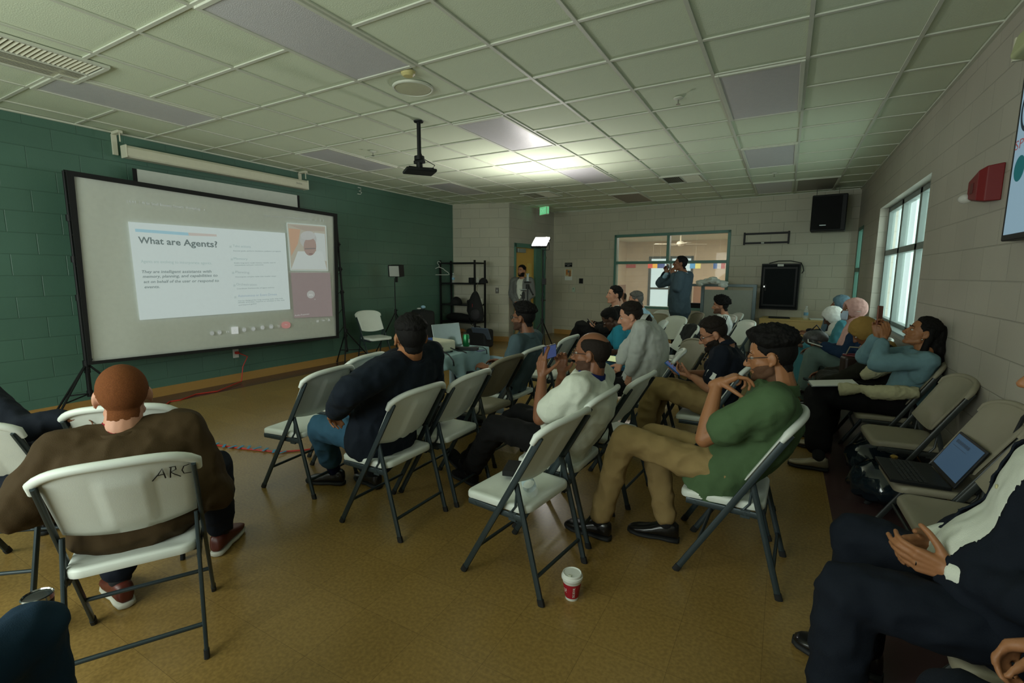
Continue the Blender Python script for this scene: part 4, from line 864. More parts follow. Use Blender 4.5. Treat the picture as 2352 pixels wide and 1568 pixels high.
TH_ = plate('thermostat', 1318, 665, bw, .07, .11, mat('pale_green_plastic', C(176, 196, 176), .5), 'small pale thermostat below and left of the black plate', 'thermostat', .025); u, z = bw(1318, 664); world_child(link('sensor', MB().box(bp(u, z+.012, .028), (.012, .004, .03), BR), M_black), TH_)
# exit sign on the ceiling
ex = hit(1250, 484, V((.1, 8.2, 0)), V((0, 1, 0))); EX = thing('exit_sign', 'green lit exit sign hanging from the ceiling above the door', 'sign', tuple(ex), -.55)
link('sign_case', MB().box((0, 0, 0), (.30, .06, .19)), M_cream, EX, bevel=.006); me_ = emis('exit_green', (110, 200, 140), .8, .5); link('green_face', MB().box((0, -.032, 0), (.27, .003, .16)), me_, EX, smooth=False); link('green_face', MB().box((.152, 0, 0), (.003, .05, .15)), me_, EX, smooth=False)
link('hanging_stem', MB().cyl((0, 0, .09), (0, 0, ZC-ex.z), .015), M_cream, EX)
text_on('exit_lettering', 'EXIT', (-.10, -.0338, -.045), (1, 0, 0), (0, 0, 1), .09, mat('pale_exit_text', C(150, 220, 175), .5, emit=.6), EX, width=.20)
# television bracket
TB = thing('television_bracket', 'empty black television wall bracket on the back wall', 'bracket', (0, 0, 0)); u0, z1 = bw(1711, 538); u1, z0 = bw(1811, 556)
for z in (z0, z1): wl('rail', MB().box(bp((u0+u1)/2, z, .02), (u1-u0, .04, .035), BR), M_black, TB, bevel=.003)
for u in (u0, u1): wl('side_bracket', MB().box(bp(u, (z0+z1)/2, .02), (.03, .04, z1-z0+.06), BR), M_black, TB, bevel=.003)
wl('level_bubble', MB().box(bp((u0+u1)/2-.05, z0, .042), (.05, .006, .02), BR), M_paper, TB)
# loudspeaker
LSp = thing('loudspeaker', 'black loudspeaker hanging in the back corner under the ceiling', 'speaker', (0, 0, 0)); ua, zb_ = bw(1881, 540); ub, zt_ = bw(1950, 455)
wl('cabinet', MB().box(bp((ua+ub)/2-.06, (zt_+zb_)/2+.015, .45), (.50, .34, .60), BR), M_black, LSp, bevel=.015)
wl('grille', MB().box(bp((ua+ub)/2-.09, (zt_+zb_)/2+.015, .624), (.42, .012, .55), BR), mat('speaker_cloth', C(14, 15, 17), .9, bump=.5, bscale=300), LSp, bevel=.004)
for du in (-.2, .12): wl('hanging_hook', MB().cyl(bp((ua+ub)/2-.06+du, (zt_+zb_)/2+.31, .45), bp((ua+ub)/2-.06+du, ZC, .45), .006, 8), M_chrome, LSp)
wl('maker_badge', MB().box(bp((ua+ub)/2-.13, zb_+.12, .632), (.09, .003, .014), BR), M_alu, LSp)
# black wall cabinet
ca, zt = bw(1752, 606); cb2, zb = bw(1833, 711); CB = thing('wall_cabinet', 'tall black metal equipment cabinet fixed on the back wall', 'cabinet', (0, 0, 0)); cu = (ca+cb2)/2; cw_ = cb2-ca-.02; ch_ = zt-zb
wl('cabinet_body', MB().box(bp(cu, (zt+zb)/2, .09), (cw_, .17, ch_), BR), M_black, CB, bevel=.004)
dr = wl('door', MB().box(bp(cu, (zt+zb)/2, .19), (cw_-.03, .03, ch_-.05), BR), mat('dark_smoked_panel', C(12, 18, 20), .6, spec=.12), CB, bevel=.004)
h = link('door_frame_strip', MB().box(bp(cu-cw_/2+.05, (zt+zb)/2, .207), (.03, .006, ch_-.12), BR).box(bp(cu+cw_/2-.05, (zt+zb)/2, .207), (.03, .006, ch_-.12), BR).box(bp(cu, zt-.08, .207), (cw_-.13, .006, .03), BR).box(bp(cu, zb+.08, .207), (cw_-.13, .006, .03), BR), M_black, None); world_child(h, CB)
wl('lock', MB().box(bp(cu-cw_/2+.09, (zt+zb)/2-.02, .212), (.025, .012, .12), BR), M_black, CB); wl('key', MB().box(bp(cu-cw_/2+.07, (zt+zb)/2, .222), (.02, .01, .03), BR), M_chrome, CB)
wl('paper_label', MB().box(bp(cu, zt-.03, .207), (.10, .003, .04), BR), M_paper, CB)
tag(link('cabinet_cable', MB().tube([bp(cu-.2, zt+.01, .1), bp(cu-.05, zt+.05, .1), bp(cu+.15, zt+.05, .1), bp(cu+.32, zt+.01, .1), bp(cu+cw_/2+.03, zt-.05, .06), bp(cu+cw_/2+.05, zt-.13, .05), bp(cu+cw_/2+.02, zt-.18, .05)], .008, 8), M_rubber), 'black cable looping over the top of the black wall cabinet', 'cable')
# desk
da, dzt = bw(1754, 727); DK = thing('desk', 'low yellow maple desk against the back wall under the black cabinet', 'desk', (0, 0, 0)); dl = 1.30
wl('desktop', MB().box(bp(da+dl/2, .66, .32), (dl, .60, .03), BR), M_desk, DK, bevel=.004); wl('front_panel', MB().box(bp(da+dl/2, .33, .60), (dl-.02, .02, .64), BR), M_desk, DK)
for u in (da+.02, da+dl-.02): wl('side_panel', MB().box(bp(u, .32, .32), (.025, .56, .64), BR), M_desk, DK)
bottle('water_bottle', tuple(bp(da+.72, .676, .4)), 'clear plastic bottle standing on the maple desk', 1.15)
for k, (u, lab) in enumerate(((.95, 'stack of white papers on the maple desk right of the bottle'), (.30, 'dark folder lying on the left part of the maple desk'))):
    tag(link('paper_stack' if k == 0 else 'dark_folder', MB().box(bp(da+u, .685, .38), (.34, .22, .018), rotz(ab+.15)), M_paper if k == 0 else M_black, bevel=.003), lab, 'papers' if k == 0 else 'folder')
# grey stage rail with white cloth
SR = thing('stage_rail', 'grey steel rail frame standing at the back wall behind the curly haired man', 'rail', (0, 0, 0)); ra_, rz_ = bw(1622, 655); rb_, _ = bw(1745, 655); M_rail = mat('grey_steel', C(88, 104, 106), .4, metal=.3)
ra_ -= .65
for u in (ra_+.72, rb_): wl('post', MB().box(bp(u, .62, .55), (.06, .06, 1.24), BR), M_rail, SR, bevel=.004)
wl('top_bar', MB().box(bp((ra_+rb_)/2, 1.26, .55), (rb_-ra_+.06, .06, .05), BR), M_rail, SR, bevel=.004)
wl('panel', MB().box(bp((ra_+.72+rb_)/2, .6, .55), (rb_-ra_-.78, .012, 1.15), BR), mat('grey_board', C(150, 156, 146), .6), SR)
CLP = bp(bw(1648, 650)[0], 1.29, .55)
tag(link('black_case', MB().box(bp(ra_+.50, wz0+.10, -.05), (.36, .12, .12), BR), M_blackf, bevel=.02), 'black case resting on the interior window sill behind the rail', 'case')
# ---- right wall: alarm, television, small cream speaker
p = plane_x(2258, 428, XR-.05); FA = thing('fire_alarm', 'red fire alarm box with a clear strobe on the right wall', 'alarm', (XR, p.y, p.z))
mb = MB(); mb.loft([[V((0, y, z)) for y, z in ((-.14, -.10), (-.14, .11), (.13, .09), (.13, -.08))], [V((-.07, y, z)) for y, z in ((-.125, -.10), (-.125, .10), (.11, .06), (.11, -.07))], [V((-.10, y, z)) for y, z in ((-.09, -.09), (-.09, .08), (.08, .04), (.08, -.06))]])
link('alarm_body', mb, mat('alarm_red', C(116, 24, 26), .45, spec=.3), FA, bevel=.006); link('strobe_lens', MB().ell((-.10, .10, -.055), (.035, .05, .03)), mat('clear_lens', (.85, .85, .8), .05, alpha=.5), FA)
link('horn_grille', MB().box((-.102, -.01, -.01), (.004, .05, .06)), mat('alarm_dark', C(90, 18, 18), .5), FA)
a0, a1 = plane_x(2326, 170, XR-.07), plane_x(2334, 538, XR-.07); yR = a0.y; zT_, zB_ = 2.47, 1.63
TV = thing('wall_television', 'large television on the right wall cut by the picture edge, pale blue screen', 'television', (XR, 0, 0))
yE = (a0.y+a1.y)/2; W_ = 1.48
wl('television_frame', MB().box((XR-.045, yE-W_/2, (zT_+zB_)/2), (.06, W_, zT_-zB_)), M_black, TV, bevel=.006)
wl('television_screen', MB().box((XR-.0765, yE-W_/2, (zT_+zB_)/2), (.003, W_-.075, zT_-zB_-.06)), emis('tv_blue', (150, 182, 200), .55, .3), TV, smooth=False)
M_tvt = emis('tv_teal', (20, 110, 115), .4, .4); M_tvn = emis('tv_navy', (30, 50, 66), .3, .4)
def ring_(yc, zc, ry, rz_, w_, m, nm='on_screen_shape', x=XR-.079):
    n = 40; o1 = [V((x, yc+ry*math.cos(2*PI*k/n), zc+rz_*math.sin(2*PI*k/n))) for k in range(n)]; i1 = [V((x, yc+(ry-w_)*math.cos(2*PI*k/n), zc+(rz_-w_)*math.sin(2*PI*k/n))) for k in range(n)]
    mb = MB(); mb.add(o1+i1, [(k, (k+1) % n, n+(k+1) % n, n+k) for k in range(n)]); return wl(nm, mb, m, TV, smooth=False)
ring_(yE-.145, 2.26, .095, .115, .020, M_tvn); mb = MB(); n = 30; mb.add([V((XR-.079, yE-.125, 1.975))]+[V((XR-.079, yE-.125+.062*math.cos(2*PI*k/n), 1.975+.062*math.sin(2*PI*k/n))) for k in range(n)], [(0, 1+k, 1+(k+1) % n) for k in range(n)]); wl('on_screen_shape', mb, M_tvt, TV, smooth=False)
wtext('on_screen_text', 'SPEAKER', V((XR-.079, yE-.04, 2.075)), (0, -1, 0), (0, 0, 1), .045, emis('tv_red', (170, 90, 90), .4, .4), width=.42, par=TV)
p = plane_x(2345, 118, XR-.1); CS = thing('small_wall_speaker', 'small cream speaker on the right wall above the television', 'speaker', (XR-.07, p.y-.10, p.z+.01)); link('speaker_body', MB().box((0, 0, 0), (.13, .20, .12), Matrix.Rotation(.2, 3, 'Y')), mat('cream_green_plastic', C(180, 186, 140), .5), CS, bevel=.02, bseg=3); link('ribbed_edge', MB().box((-.03, .095, 0), (.06, .02, .11)), M_cream, CS); link('wall_mount', MB().box((.05, 0, 0), (.04, .06, .06)), M_cream, CS)
# ---- cords
po = plane_x(541, 811, XL); OU = thing('wall_outlet', 'white outlet box below the screen on the green wall with a red plug', 'outlet', (XL, po.y, po.z)); link('outlet_plate', MB().box((.006, 0, 0), (.012, .075, .12)), M_paper, OU, bevel=.003); link('red_plug', MB().box((.035, .0, .01), (.05, .04, .035)), M_redcord, OU, bevel=.006)
def fpp(px, py): return fp(px, py, .008)
tag(link('red_extension_cord', MB().tube([V((XL+.06, po.y, po.z+.01)), V((XL+.10, po.y+.10, po.z-.05)), V((XL+.06, po.y+.05, .2)), V((XL+.12, po.y-.02, .02)), fpp(500, 898), fpp(450, 905), fpp(415, 918), fpp(390, 922), fpp(360, 945), fpp(400, 985), fpp(450, 1012), fpp(490, 1021), fpp(560, 1030), fpp(640, 1038), fpp(700, 1033), fpp(762, 1024), fpp(850, 1000), fpp(960, 940)], .007, 8), M_redcord), 'red extension cord running from the wall outlet across the floor', 'cord')
for k in range(9):
    f_ = k/8; p = fpp(496+(648-496)*f_, 1022+(1039-1022)*f_+2*math.sin(k)); tag(link('blue_tape_strip', MB().box((p.x, p.y, .017), (.02, .07, .003), rotz(.4+.5*math.sin(k*2.1))), M_bluetape), 'short strip of blue tape across the red cord on the floor', 'tape', 'blue tape strips on the red cord')
tag(link('coiled_wall_cable', MB().tube([plane_x(822, 430, XL+.02), plane_x(829, 432, XL+.03), plane_x(829, 437, XL+.03), plane_x(824, 438, XL+.02), plane_x(831, 442, XL+.03), plane_x(828, 446, XL+.03), plane_x(821, 445, XL+.02)], .006, 8), M_paper), 'curled white cable end on the green wall right of the screen case', 'cable')
# ---- loose things on chairs and floor
def ch(lab): return [o for o in bpy.data.objects if str(o.get('label', '')).startswith(lab)][0]
bpy.context.view_layer.update()
SZ = .432
pB = fp(1222, 1128, SZ+.03); bottle('lying_water_bottle', (pB.x, pB.y, SZ+.026), 'clear plastic bottle lying on the empty white chair behind the red cup', 1.0, Matrix.Rotation(PI/2, 3, 'Y'), C(180, 200, 205))
bpy.data.objects['lying_water_bottle'].rotation_euler = (0, 0, math.radians(128))
tag(link('black_notebook', MB().box(fp(1180, 1075, SZ+.02), (.09, .15, .03), rotz(.3)), M_blackf, bevel=.004), 'small black pouch lying on the empty white chair with the bottle', 'pouch')
p = fp(93, 1420, .07); TU = thing('steel_tumbler', 'dark tumbler with a steel rim on the floor beside the leg of the lettered chair', 'tumbler', (p.x, p.y, 0)); link('tumbler_body', MB().lathe([(0, 0), (.035, 0), (.038, .01), (.049, .15), (.047, .155)], seg=36), mat('dark_tumbler', C(20, 26, 34), .35, metal=.3), TU); link('steel_rim', MB().lathe([(.048, .15), (.051, .153), (.051, .172), (.047, .175), (.044, .17)], seg=36, cap=False), M_chrome, TU); link('clear_lid', MB().lathe([(0, .163), (.044, .163), (.046, .168)], seg=36), mat('smoked_lid', C(50, 56, 56), .1), TU)
HP = thing('headphones', 'black headphones hanging at the back of the chair right of the navy blazer', 'headphones', (2.86, .80, SZ)); 
for k in (-1, 1): link('ear_cup', MB().ell((0, k*.075, .07), (.045, .035, .055)), M_blackf, HP)
link('headband', MB().tube([(0, -.075, .1), (-.02, -.06, .15), (-.03, 0, .165), (-.02, .06, .15), (0, .075, .1)], .011), M_black, HP)
BG = thing('black_shoulder_bag', 'black bag lying on the chair seat beside the headphones', 'bag', (2.78, .88, SZ)); link('bag_body', MB().ell((0, 0, .07), (.12, .13, .075)), M_blackf, BG); link('bag_strap', MB().tube([(-.08, -.1, .08), (.02, -.1, .15), (.1, .0, .12), (.08, .1, .06)], .009, 8), M_black, BG)
BR_ = thing('black_rucksack', 'black rucksack with a white tag on the seat of the chair behind the white polo', 'bag', (3.72, 1.42, .30)); mb = MB(); rings = []
for (z, w_, d_) in ((.0, .04, .05), (.02, .12, .13), (.12, .15, .16), (.25, .14, .15), (.36, .09, .10), (.40, .03, .04)): rings.append([V((d_*math.cos(a), w_*math.copysign(abs(math.sin(a))**.8, math.sin(a)), z+.14)) for a in [2*PI*k/22 for k in range(22)]])
link('bag_body', mb.loft(rings), M_blackf, BR_); link('white_tag', MB().box((.12, -.10, .40), (.004, .06, .05), rotz(-.4)), M_paper, BR_); link('bag_strap', MB().tube([(.05, -.12, .45), (.12, -.15, .3), (.1, -.13, .18)], .012, 8), M_black, BR_)
LS = thing('laptop_sleeve', 'black laptop sleeve leaning on the beige chair left of the bearded man', 'sleeve', (3.93, 3.0, .44), math.radians(126)); link('sleeve_body', MB().box((0, .04, .11), (.36, .03, .22), Matrix.Rotation(.35, 3, 'X')), M_blackf, LS, bevel=.012); link('blue_print', MB().box((0, .063, .13), (.08, .002, .012), Matrix.Rotation(.35, 3, 'X')), M_bluetape, LS); link('red_print', MB().box((-.06, .063, .10), (.05, .002, .012), Matrix.Rotation(.35, 3, 'X')), M_red, LS)
CO = thing('black_coat', 'black coat thrown over the white chair behind the man in the pale grey shirt', 'coat', (3.62, 4.5, 0)); 
LT = thing('open_laptop', 'open black laptop with glowing screen on the beige chair by the right wall', 'laptop', (5.55, 1.44, SZ-.004), math.radians(93))
link('keyboard_base', MB().box((0, .06, .010), (.34, .24, .018)), M_black, LT, bevel=.004); mb = MB()
for r_ in range(5):
    for c_ in range(13): mb.box((-.145+.0242*c_, .115-.02*r_, .0205), (.019, .015, .003))
link('keys', mb, mat('key_dark', C(30, 34, 36), .5), LT, smooth=False); Rt = Matrix.Rotation(math.radians(28), 3, 'X')
link('lid', MB().box(V((0, -.065, .02))+Rt@V((0, -.004, .11)), (.34, .010, .225), Rt), M_black, LT, bevel=.003)
lsn = link('screen', MB().box(V((0, -.065, .02))+Rt@V((0, .0025, .115)), (.31, .001, .19), Rt), emis('laptop_glow', (74, 104, 132), .35, .3), LT, smooth=False)
def lp(x, z): return V((0, -.065, .02))+Rt@V((x, .004, z))
for k, (tx, zz) in enumerate((('888888', .170), ('________', .155))): text_on('on_screen_text', tx, lp(.12, zz), (-1, 0, 0), lp(0, 1)-lp(0, 0), .018, mat('screen_ink', C(30, 44, 60), .5), LT, width=.16)
tag(link('laptop_cable', MB().tube([(5.68, 1.20, .46), (5.74, 1.25, .52), (5.80, 1.32, .66), (5.83, 1.30, .82), (5.85, 1.15, .96), (5.865, .95, 1.06), (5.87, .6, 1.12)], .008, 8), M_rubber), 'black cable rising from the laptop on the chair along the right wall', 'cable')
tag(link('lanyard_trinket', MB().ell((5.45, 1.62, SZ+.02), (.02, .02, .012), nu=8, nv=5), mat('gold_metal', C(160, 130, 60), .3, metal=.8)), 'small golden trinket by the laptop on the beige chair', 'trinket')
# glossy plastic bags under the beige chairs
for k, (x, y, lab) in enumerate(((5.52, 2.50, 'glossy dark plastic bag under the beige chair of the woman in the cardigan'), (5.50, 2.05, 'crumpled glossy blue bag under the empty beige chair by the right wall'))):
    mb = MB().ell((x, y, .14), (.20, .17, .14), nu=26, nv=18); mb.v = [tuple(V(v)+V((1, 1, 1))*.035*noise.noise(V(v)*14)+V((0, 0, .02))*noise.noise(V(v)*30)) for v in mb.v]; mb.v = [(a, b_, max(.003, c_)) for a, b_, c_ in mb.v]
    tag(link('plastic_bag', mb, mat('glossy_dark_bag', C(24, 36, 44), .12, spec=.9)), lab, 'bag', 'glossy plastic bags under the chairs')
# ================================================================ PEOPLE
M_black_sock = mat('black_sock', C(16, 16, 18), .9)
def remesh(name, mb, vox, smooth=6, m=None, parent=None, disp=None, cut=None, solid=0, snap=None):
    me = mb.mesh(name+'_src'); bm = bmesh.new(); bm.from_mesh(me); bmesh.ops.recalc_face_normals(bm, faces=bm.faces); bm.to_mesh(me); bm.free()
    o = bpy.data.objects.new(name+'_src', me); COL.objects.link(o)
    r = o.modifiers.new('r', 'REMESH'); r.mode = 'VOXEL'; r.voxel_size = vox; r.adaptivity = 0
    s_ = o.modifiers.new('s', 'SMOOTH'); s_.iterations = smooth; s_.factor = .5
    me2 = bpy.data.meshes.new_from_object(o.evaluated_get(bpy.context.evaluated_depsgraph_get()))
    bpy.data.objects.remove(o); bpy.data.meshes.remove(me); me2.name = name
    if disp:
        ns = [v.normal.copy() for v in me2.vertices]
        for v, n in zip(me2.vertices, ns): v.co = v.co+n*disp(v.co, n)
    if cut:
        bm = bmesh.new(); bm.from_mesh(me2); bmesh.ops.delete(bm, geom=[f for f in bm.faces if cut(f.calc_center_median())], context='FACES')
        if snap:
            for v in bm.verts:
                if v.is_boundary: v.co = snap(v.co)
        bm.to_mesh(me2); bm.free()
    o = link(name, me2, m, parent, auto=0)
    if solid: q = o.modifiers.new('solid', 'SOLIDIFY'); q.thickness = solid; q.offset = -1
    return o
def folds(amp, scale=9, seed=0, zs=.6):
    def f(p, n):
        a = noise.noise(Vector((p.x*scale, p.y*scale, p.z*scale*zs+seed))); b = noise.noise(Vector((p.x*scale*2.3+seed, p.y*scale*2.3, p.z*scale*2.0)))
        return amp*((1-abs(a)*2.6)*.8+b*.5-.2)
    return f
def frame(fwd, up):
    f = Vector(fwd).normalized(); u = Vector(up); u = (u-f*u.dot(f)).normalized(); r = f.cross(u); return Matrix((r, f, u)).transposed()
def sph(n_u=72, n_v=54):
    for j in range(n_v+1):
        th = PI*j/n_v
        for i in range(n_u): ph = 2*PI*i/n_u; yield i, j, Vector((math.sin(th)*math.sin(ph), math.sin(th)*math.cos(ph), math.cos(th)))
def shell(name, c, R, rad, fn, m, parent, nu=72, nv=54):
    """surface around a head: fn(dir) gives the extra thickness or None where it stays inside the head"""
    vs = []; fs = []
    for i, j, d in sph(nu, nv):
        t = fn(d)
        p = Vector((rad[0]*d.x, rad[1]*d.y, rad[2]*d.z)); p = p*.80 if t is None else p+d*t
        vs.append(c+R@p)
    for j in range(nv):
        for i in range(nu): fs.append((j*nu+i, j*nu+(i+1) % nu, (j+1)*nu+(i+1) % nu, (j+1)*nu+i))
    return link(name, MB().add(vs, fs), m, parent, auto=0)
def hairline(ph, front=.56, side=.10, back=-.62):
    """height (direction z) of the hairline at azimuth ph, 0 = front"""
    a = abs(ph); 
    pts = [(0, front), (.6, front-.03), (1.05, side+.22), (1.35, side), (1.55, side-.12), (1.9, -.25), (2.3, back), (PI, back)]
    for k in range(len(pts)-1):
        if pts[k][0] <= a <= pts[k+1][0]: t = (a-pts[k][0])/(pts[k+1][0]-pts[k][0]); return pts[k][1]*(1-t)+pts[k+1][1]*t
    return back
def make_hair(kind, c, R, s, m, par, seed=0, body=None):
    """short sides that follow the skull plus, on top, a fuller crown"""
    low = dict(curly=-.085, flat=-.078).get(kind, -.072); fz = dict(buzz=.086, thin=.098, thick=.072, curly=.07).get(kind, .080)
    def w(q):
        x, y, z = abs(q.x), q.y, q.z; n = .006*noise.noise(q*70)
        if y > .045: h = fz-.35*max(0, x-.035)*(1 if x < .055 else 1.3)
        elif y > .012: h = .040-(.045-y)*.9 if x > .05 else fz-.02
        elif y > -.03: h = -.012+(.012-y)*.1
        else: h = -.020-min(1, (-.03-y)/.03)*(-.020-low)
        a = (z-h+n)/.010
        if x > .060: e = (((y+.006)/.024)**2+((z+.006)/.034)**2-1)*2; a = min(a, e)
        if kind == 'thin': b = (((q.x/.056)**2+((q.y+.01)/.088)**2)-1)*3 if z > .07 else 1; a = min(a, b)
        if z < -.06: a = min(a, (-y-.02)/.01)
        return min(1, a)
    th = dict(buzz=.0022, thin=.004, curly=.016, thick=.006, flat=.006).get(kind, .006)
    skin_shell('hair', body, c, R, s, w, th, m, par, amp=.0012 if kind != 'buzz' else .0005, freq=120)
    if kind in ('buzz', 'thin'): return
    rad = (.0785*s, .0975*s, .0935*s); cc = c+R@Vector((0, -.012, .028))*s
    top = dict(short=.014, thick=.030, curly=.042, flat=.014).get(kind, .016)*s
    def fn(d):
        ph = abs(math.atan2(d.x, d.y)); h = (.60 if kind != 'thick' else .52) if ph < .5 else (.60-.45*min(1, (ph-.5)/.9)); h += .05*noise.noise(d*7+Vector((seed, 0, 0)))
        if kind == 'curly': h -= .35*min(1, ph)
        if d.z < h-.10: return None
        k = max(0, min(1, (d.z-h+.10)/.34)); k = k*k*(3-2*k)
        n = noise.noise(d*5+Vector((seed, 0, 0))); st = noise.noise(Vector((math.atan2(d.x, -d.y if d.z < .5 else d.z)*10, d.y*4, d.z*4))+Vector((seed, 0, 0))); t = top
        if kind == 'curly': t += .018*s*noise.noise(d*9+Vector((seed, 0, 0)))+.010*noise.noise(d*22)
        elif kind == 'thick': t += .010*s*n+.005*noise.noise(d*16)+.004*st+.016*s*max(0, d.y)
        else: t += .005*s*n+.003*st
        t += .0018*noise.noise(d*50)
        return -.007*s*(1-k)+t*k
    shell('hair', cc, R, rad, fn, m, par, 150, 104)
def skin_shell(name, body, c, R, s, wfn, th, m, par, amp=.0015, freq=60):
    """a thin layer that follows the face: takes the faces of the body surface inside the region wfn and lifts them off it"""
    me = body.data; Ri = R.transposed(); keep = {}; vs = []; fs = []; lo = {}
    for v in me.vertices:
        d = v.co-c
        if d.length > .20*s: continue
        q = (Ri@d)/s; w = wfn(q)
        if w > -.35: lo[v.index] = w
    for f in me.polygons:
        if all(i in lo for i in f.vertices):
            idx = []
            for i in f.vertices:
                if i not in keep:
                    v = me.vertices[i]; keep[i] = len(vs); w = max(-.35, min(1, lo[i])); q = v.co
                    vs.append(q+v.normal*((th(Ri@(q-c)/s) if callable(th) else th)*w*s+amp*w*noise.noise(q*freq)))
                idx.append(keep[i])
            fs.append(tuple(idx))
    if not fs: return None
    return link(name, MB().add(vs, fs), m, par, auto=0)
def make_beard(body, c, R, s, m, par, th=.004, long=0.0):
    def w(q):
        x, y, z = abs(q.x), q.y, q.z
        a = (-.048+max(0, x-.03)*.55-z)/.010           # below the cheek line
        b = (y+.012)/.012                                      # in front of the ear
        d = (z+.122)/.012
        mth = ((x/.027)**2+((z+.061)/.0125)**2-1)*1.5 if y > .06 else 1    # bare lips
        e = (.098-y)/.004; g_ = (.080-x)/.005
        return min(1, a, b, d, mth, e, g_)
    return skin_shell('beard', body, c, R, s, w, lambda q: th+long*max(0, -q.z-.07)*20*max(0, q.y), m, par)
def add_head(mb, c, R, s, ears=True, jaw=1.0):
    P = lambda x, y, z: c+R@(Vector((x, y, z))*s)
    E = lambda x, y, z, a, b_, e, RR=None: mb.ell(P(x, y, z), (a*s, b_*s, e*s), RR or R, 24, 18)
    E(0, -.012, .028, .077, .095, .090); E(0, .024, -.022, .062, .066, .086); E(0, .034, -.072, .048*jaw, .048, .036); mb.cap(P(-.045, .005, -.062), P(-.018, .066, -.094), .020*s, .015*s); mb.cap(P(.045, .005, -.062), P(.018, .066, -.094), .020*s, .015*s)
    E(0, .072, -.094, .021, .018, .017); mb.cap(P(-.040, .074, .024), P(.040, .074, .024), .0105*s)
    mb.cap(P(0, .086, .012), P(0, .108, -.028), .0065*s, .0115*s); E(-.011, .097, -.033, .0085, .010, .008); E(.011, .097, -.033, .0085, .010, .008)
    mb.cap(P(-.017, .082, -.055), P(.017, .082, -.055), .0065*s); mb.cap(P(-.014, .081, -.066), P(.014, .081, -.066), .0068*s)
    E(-.038, .054, -.024, .021, .018, .024); E(.038, .054, -.024, .021, .018, .024)
    if ears:
        for k in (-1, 1):
            Q = R@Matrix.Rotation(k*.35, 3, 'Z'); E(k*.080, -.008, -.004, .008, .019, .030, Q); E(k*.082, .002, -.030, .006, .009, .010, Q); E(k*.076, .002, .0, .012, .012, .02, Q)
def add_hand(mb, w, d, n, right, curl=.35, s=1.0, thumb=.3, spread=.07, curls=None):
    d = Vector(d).normalized(); n = Vector(n); n = (n-d*n.dot(d)).normalized(); t = n.cross(d); t = -t if right else t    # t towards the thumb
    w = Vector(w); L = [(.088, .027), (.091, .009), (.086, -.010), (.078, -.028)]; F = [(.042, .026, .021), (.046, .029, .022), (.042, .027, .021), (.033, .021, .018)]; rr = [.0088, .009, .0085, .0076]
    mb.cap(w-d*.02*s, w+d*.02*s, .024*s, .024*s)
    for k in range(4):
        kn = w+(d*L[k][0]+t*L[k][1])*s; b0 = w+(d*.015+t*L[k][1]*.5)*s
        mb.cap(b0, kn, .0155*s, .0115*s); mb.cap(b0+n*.006*s, kn+n*.005*s-d*.01*s, .014*s, .010*s)
        c = (curls[k] if curls else curl)+.05*k*(curls is None); a = 0; dd = (d+t*(spread*(1.5-k)/1.5)).normalized(); p = kn
        for q in range(3):
            a += c*(.95, 1.15, .75)[q]; v = dd*math.cos(a)+n*math.sin(a); p2 = p+v*F[k][q]*s; mb.cap(p, p2, rr[k]*(1.0, .93, .85)[q]*s, rr[k]*(.93, .85, .78)[q]*s, 10); p = p2
    b0 = w+(d*.022+t*.020+n*.006)*s; v = (d*.62+t*.72+n*(.25+thumb*.6)).normalized(); p = b0
    for q, (l, r0, r1) in enumerate(((.046, .0155, .0115), (.034, .0112, .0098), (.027, .0098, .0082))):
        p2 = p+v*l*s; mb.cap(p, p2, r0*s, r1*s, 10); p = p2; v = (v+d*.25+n*thumb*.55-t*.15*q).normalized()
    return w+d*.09*s+n*.03*s
def torso_rings(J, side0, side1, ts, s, off=0, belly=0, curve=0, seg=28, w=1.0, d_=1.0):
    P, N = J['pel'], J['neck']; ax = (N-P); L = ax.length; ax.normalize()
    tab = [(-.30, .175, .125), (-.12, .172, .125), (0, .168, .120), (.18, .152, .112), (.35, .150, .112), (.55, .163, .118), (.75, .175, .118), (.88, .165, .100), (.96, .105, .078), (1.02, .064, .062)]
    def rad(t):
        for k in range(len(tab)-1):
            if tab[k][0] <= t <= tab[k+1][0]: u = (t-tab[k][0])/(tab[k+1][0]-tab[k][0]); return tab[k][1]*(1-u)+tab[k+1][1]*u, tab[k][2]*(1-u)+tab[k+1][2]*u
        return tab[-1][1], tab[-1][2]
    out = []
    for t in ts:
        k = max(0, min(1, t)); sd = (side0*(1-k)+side1*k); sd = (sd-ax*sd.dot(ax)).normalized(); fw = ax.cross(sd)
        rx, ry = rad(t); rx = rx*s*w+off; ry = ry*s*d_+off
        b = belly*math.exp(-((t-.22)/.25)**2); c = P+ax*(L*t)-fw*(curve*4*k*(1-k))+fw*b*.55*s+fw*.01*s; ry += b*.5*s; rx += b*.25*s
        out.append([c+sd*(rx*math.copysign(abs(math.cos(a))**.85, math.cos(a)))+fw*(ry*math.copysign(abs(math.sin(a))**.9, math.sin(a))) for a in [2*PI*q/seg for q in range(seg)]])
    return out
def torso_local(J, side1):
    P, N = J['pel'], J['neck']; ax = (N-P); L = ax.length; ax = ax.normalized(); sd = (side1-ax*side1.dot(ax)).normalized(); fw = ax.cross(sd)
    return lambda p: ((p-P).dot(sd), (p-P).dot(fw), (p-P).dot(ax)/L)
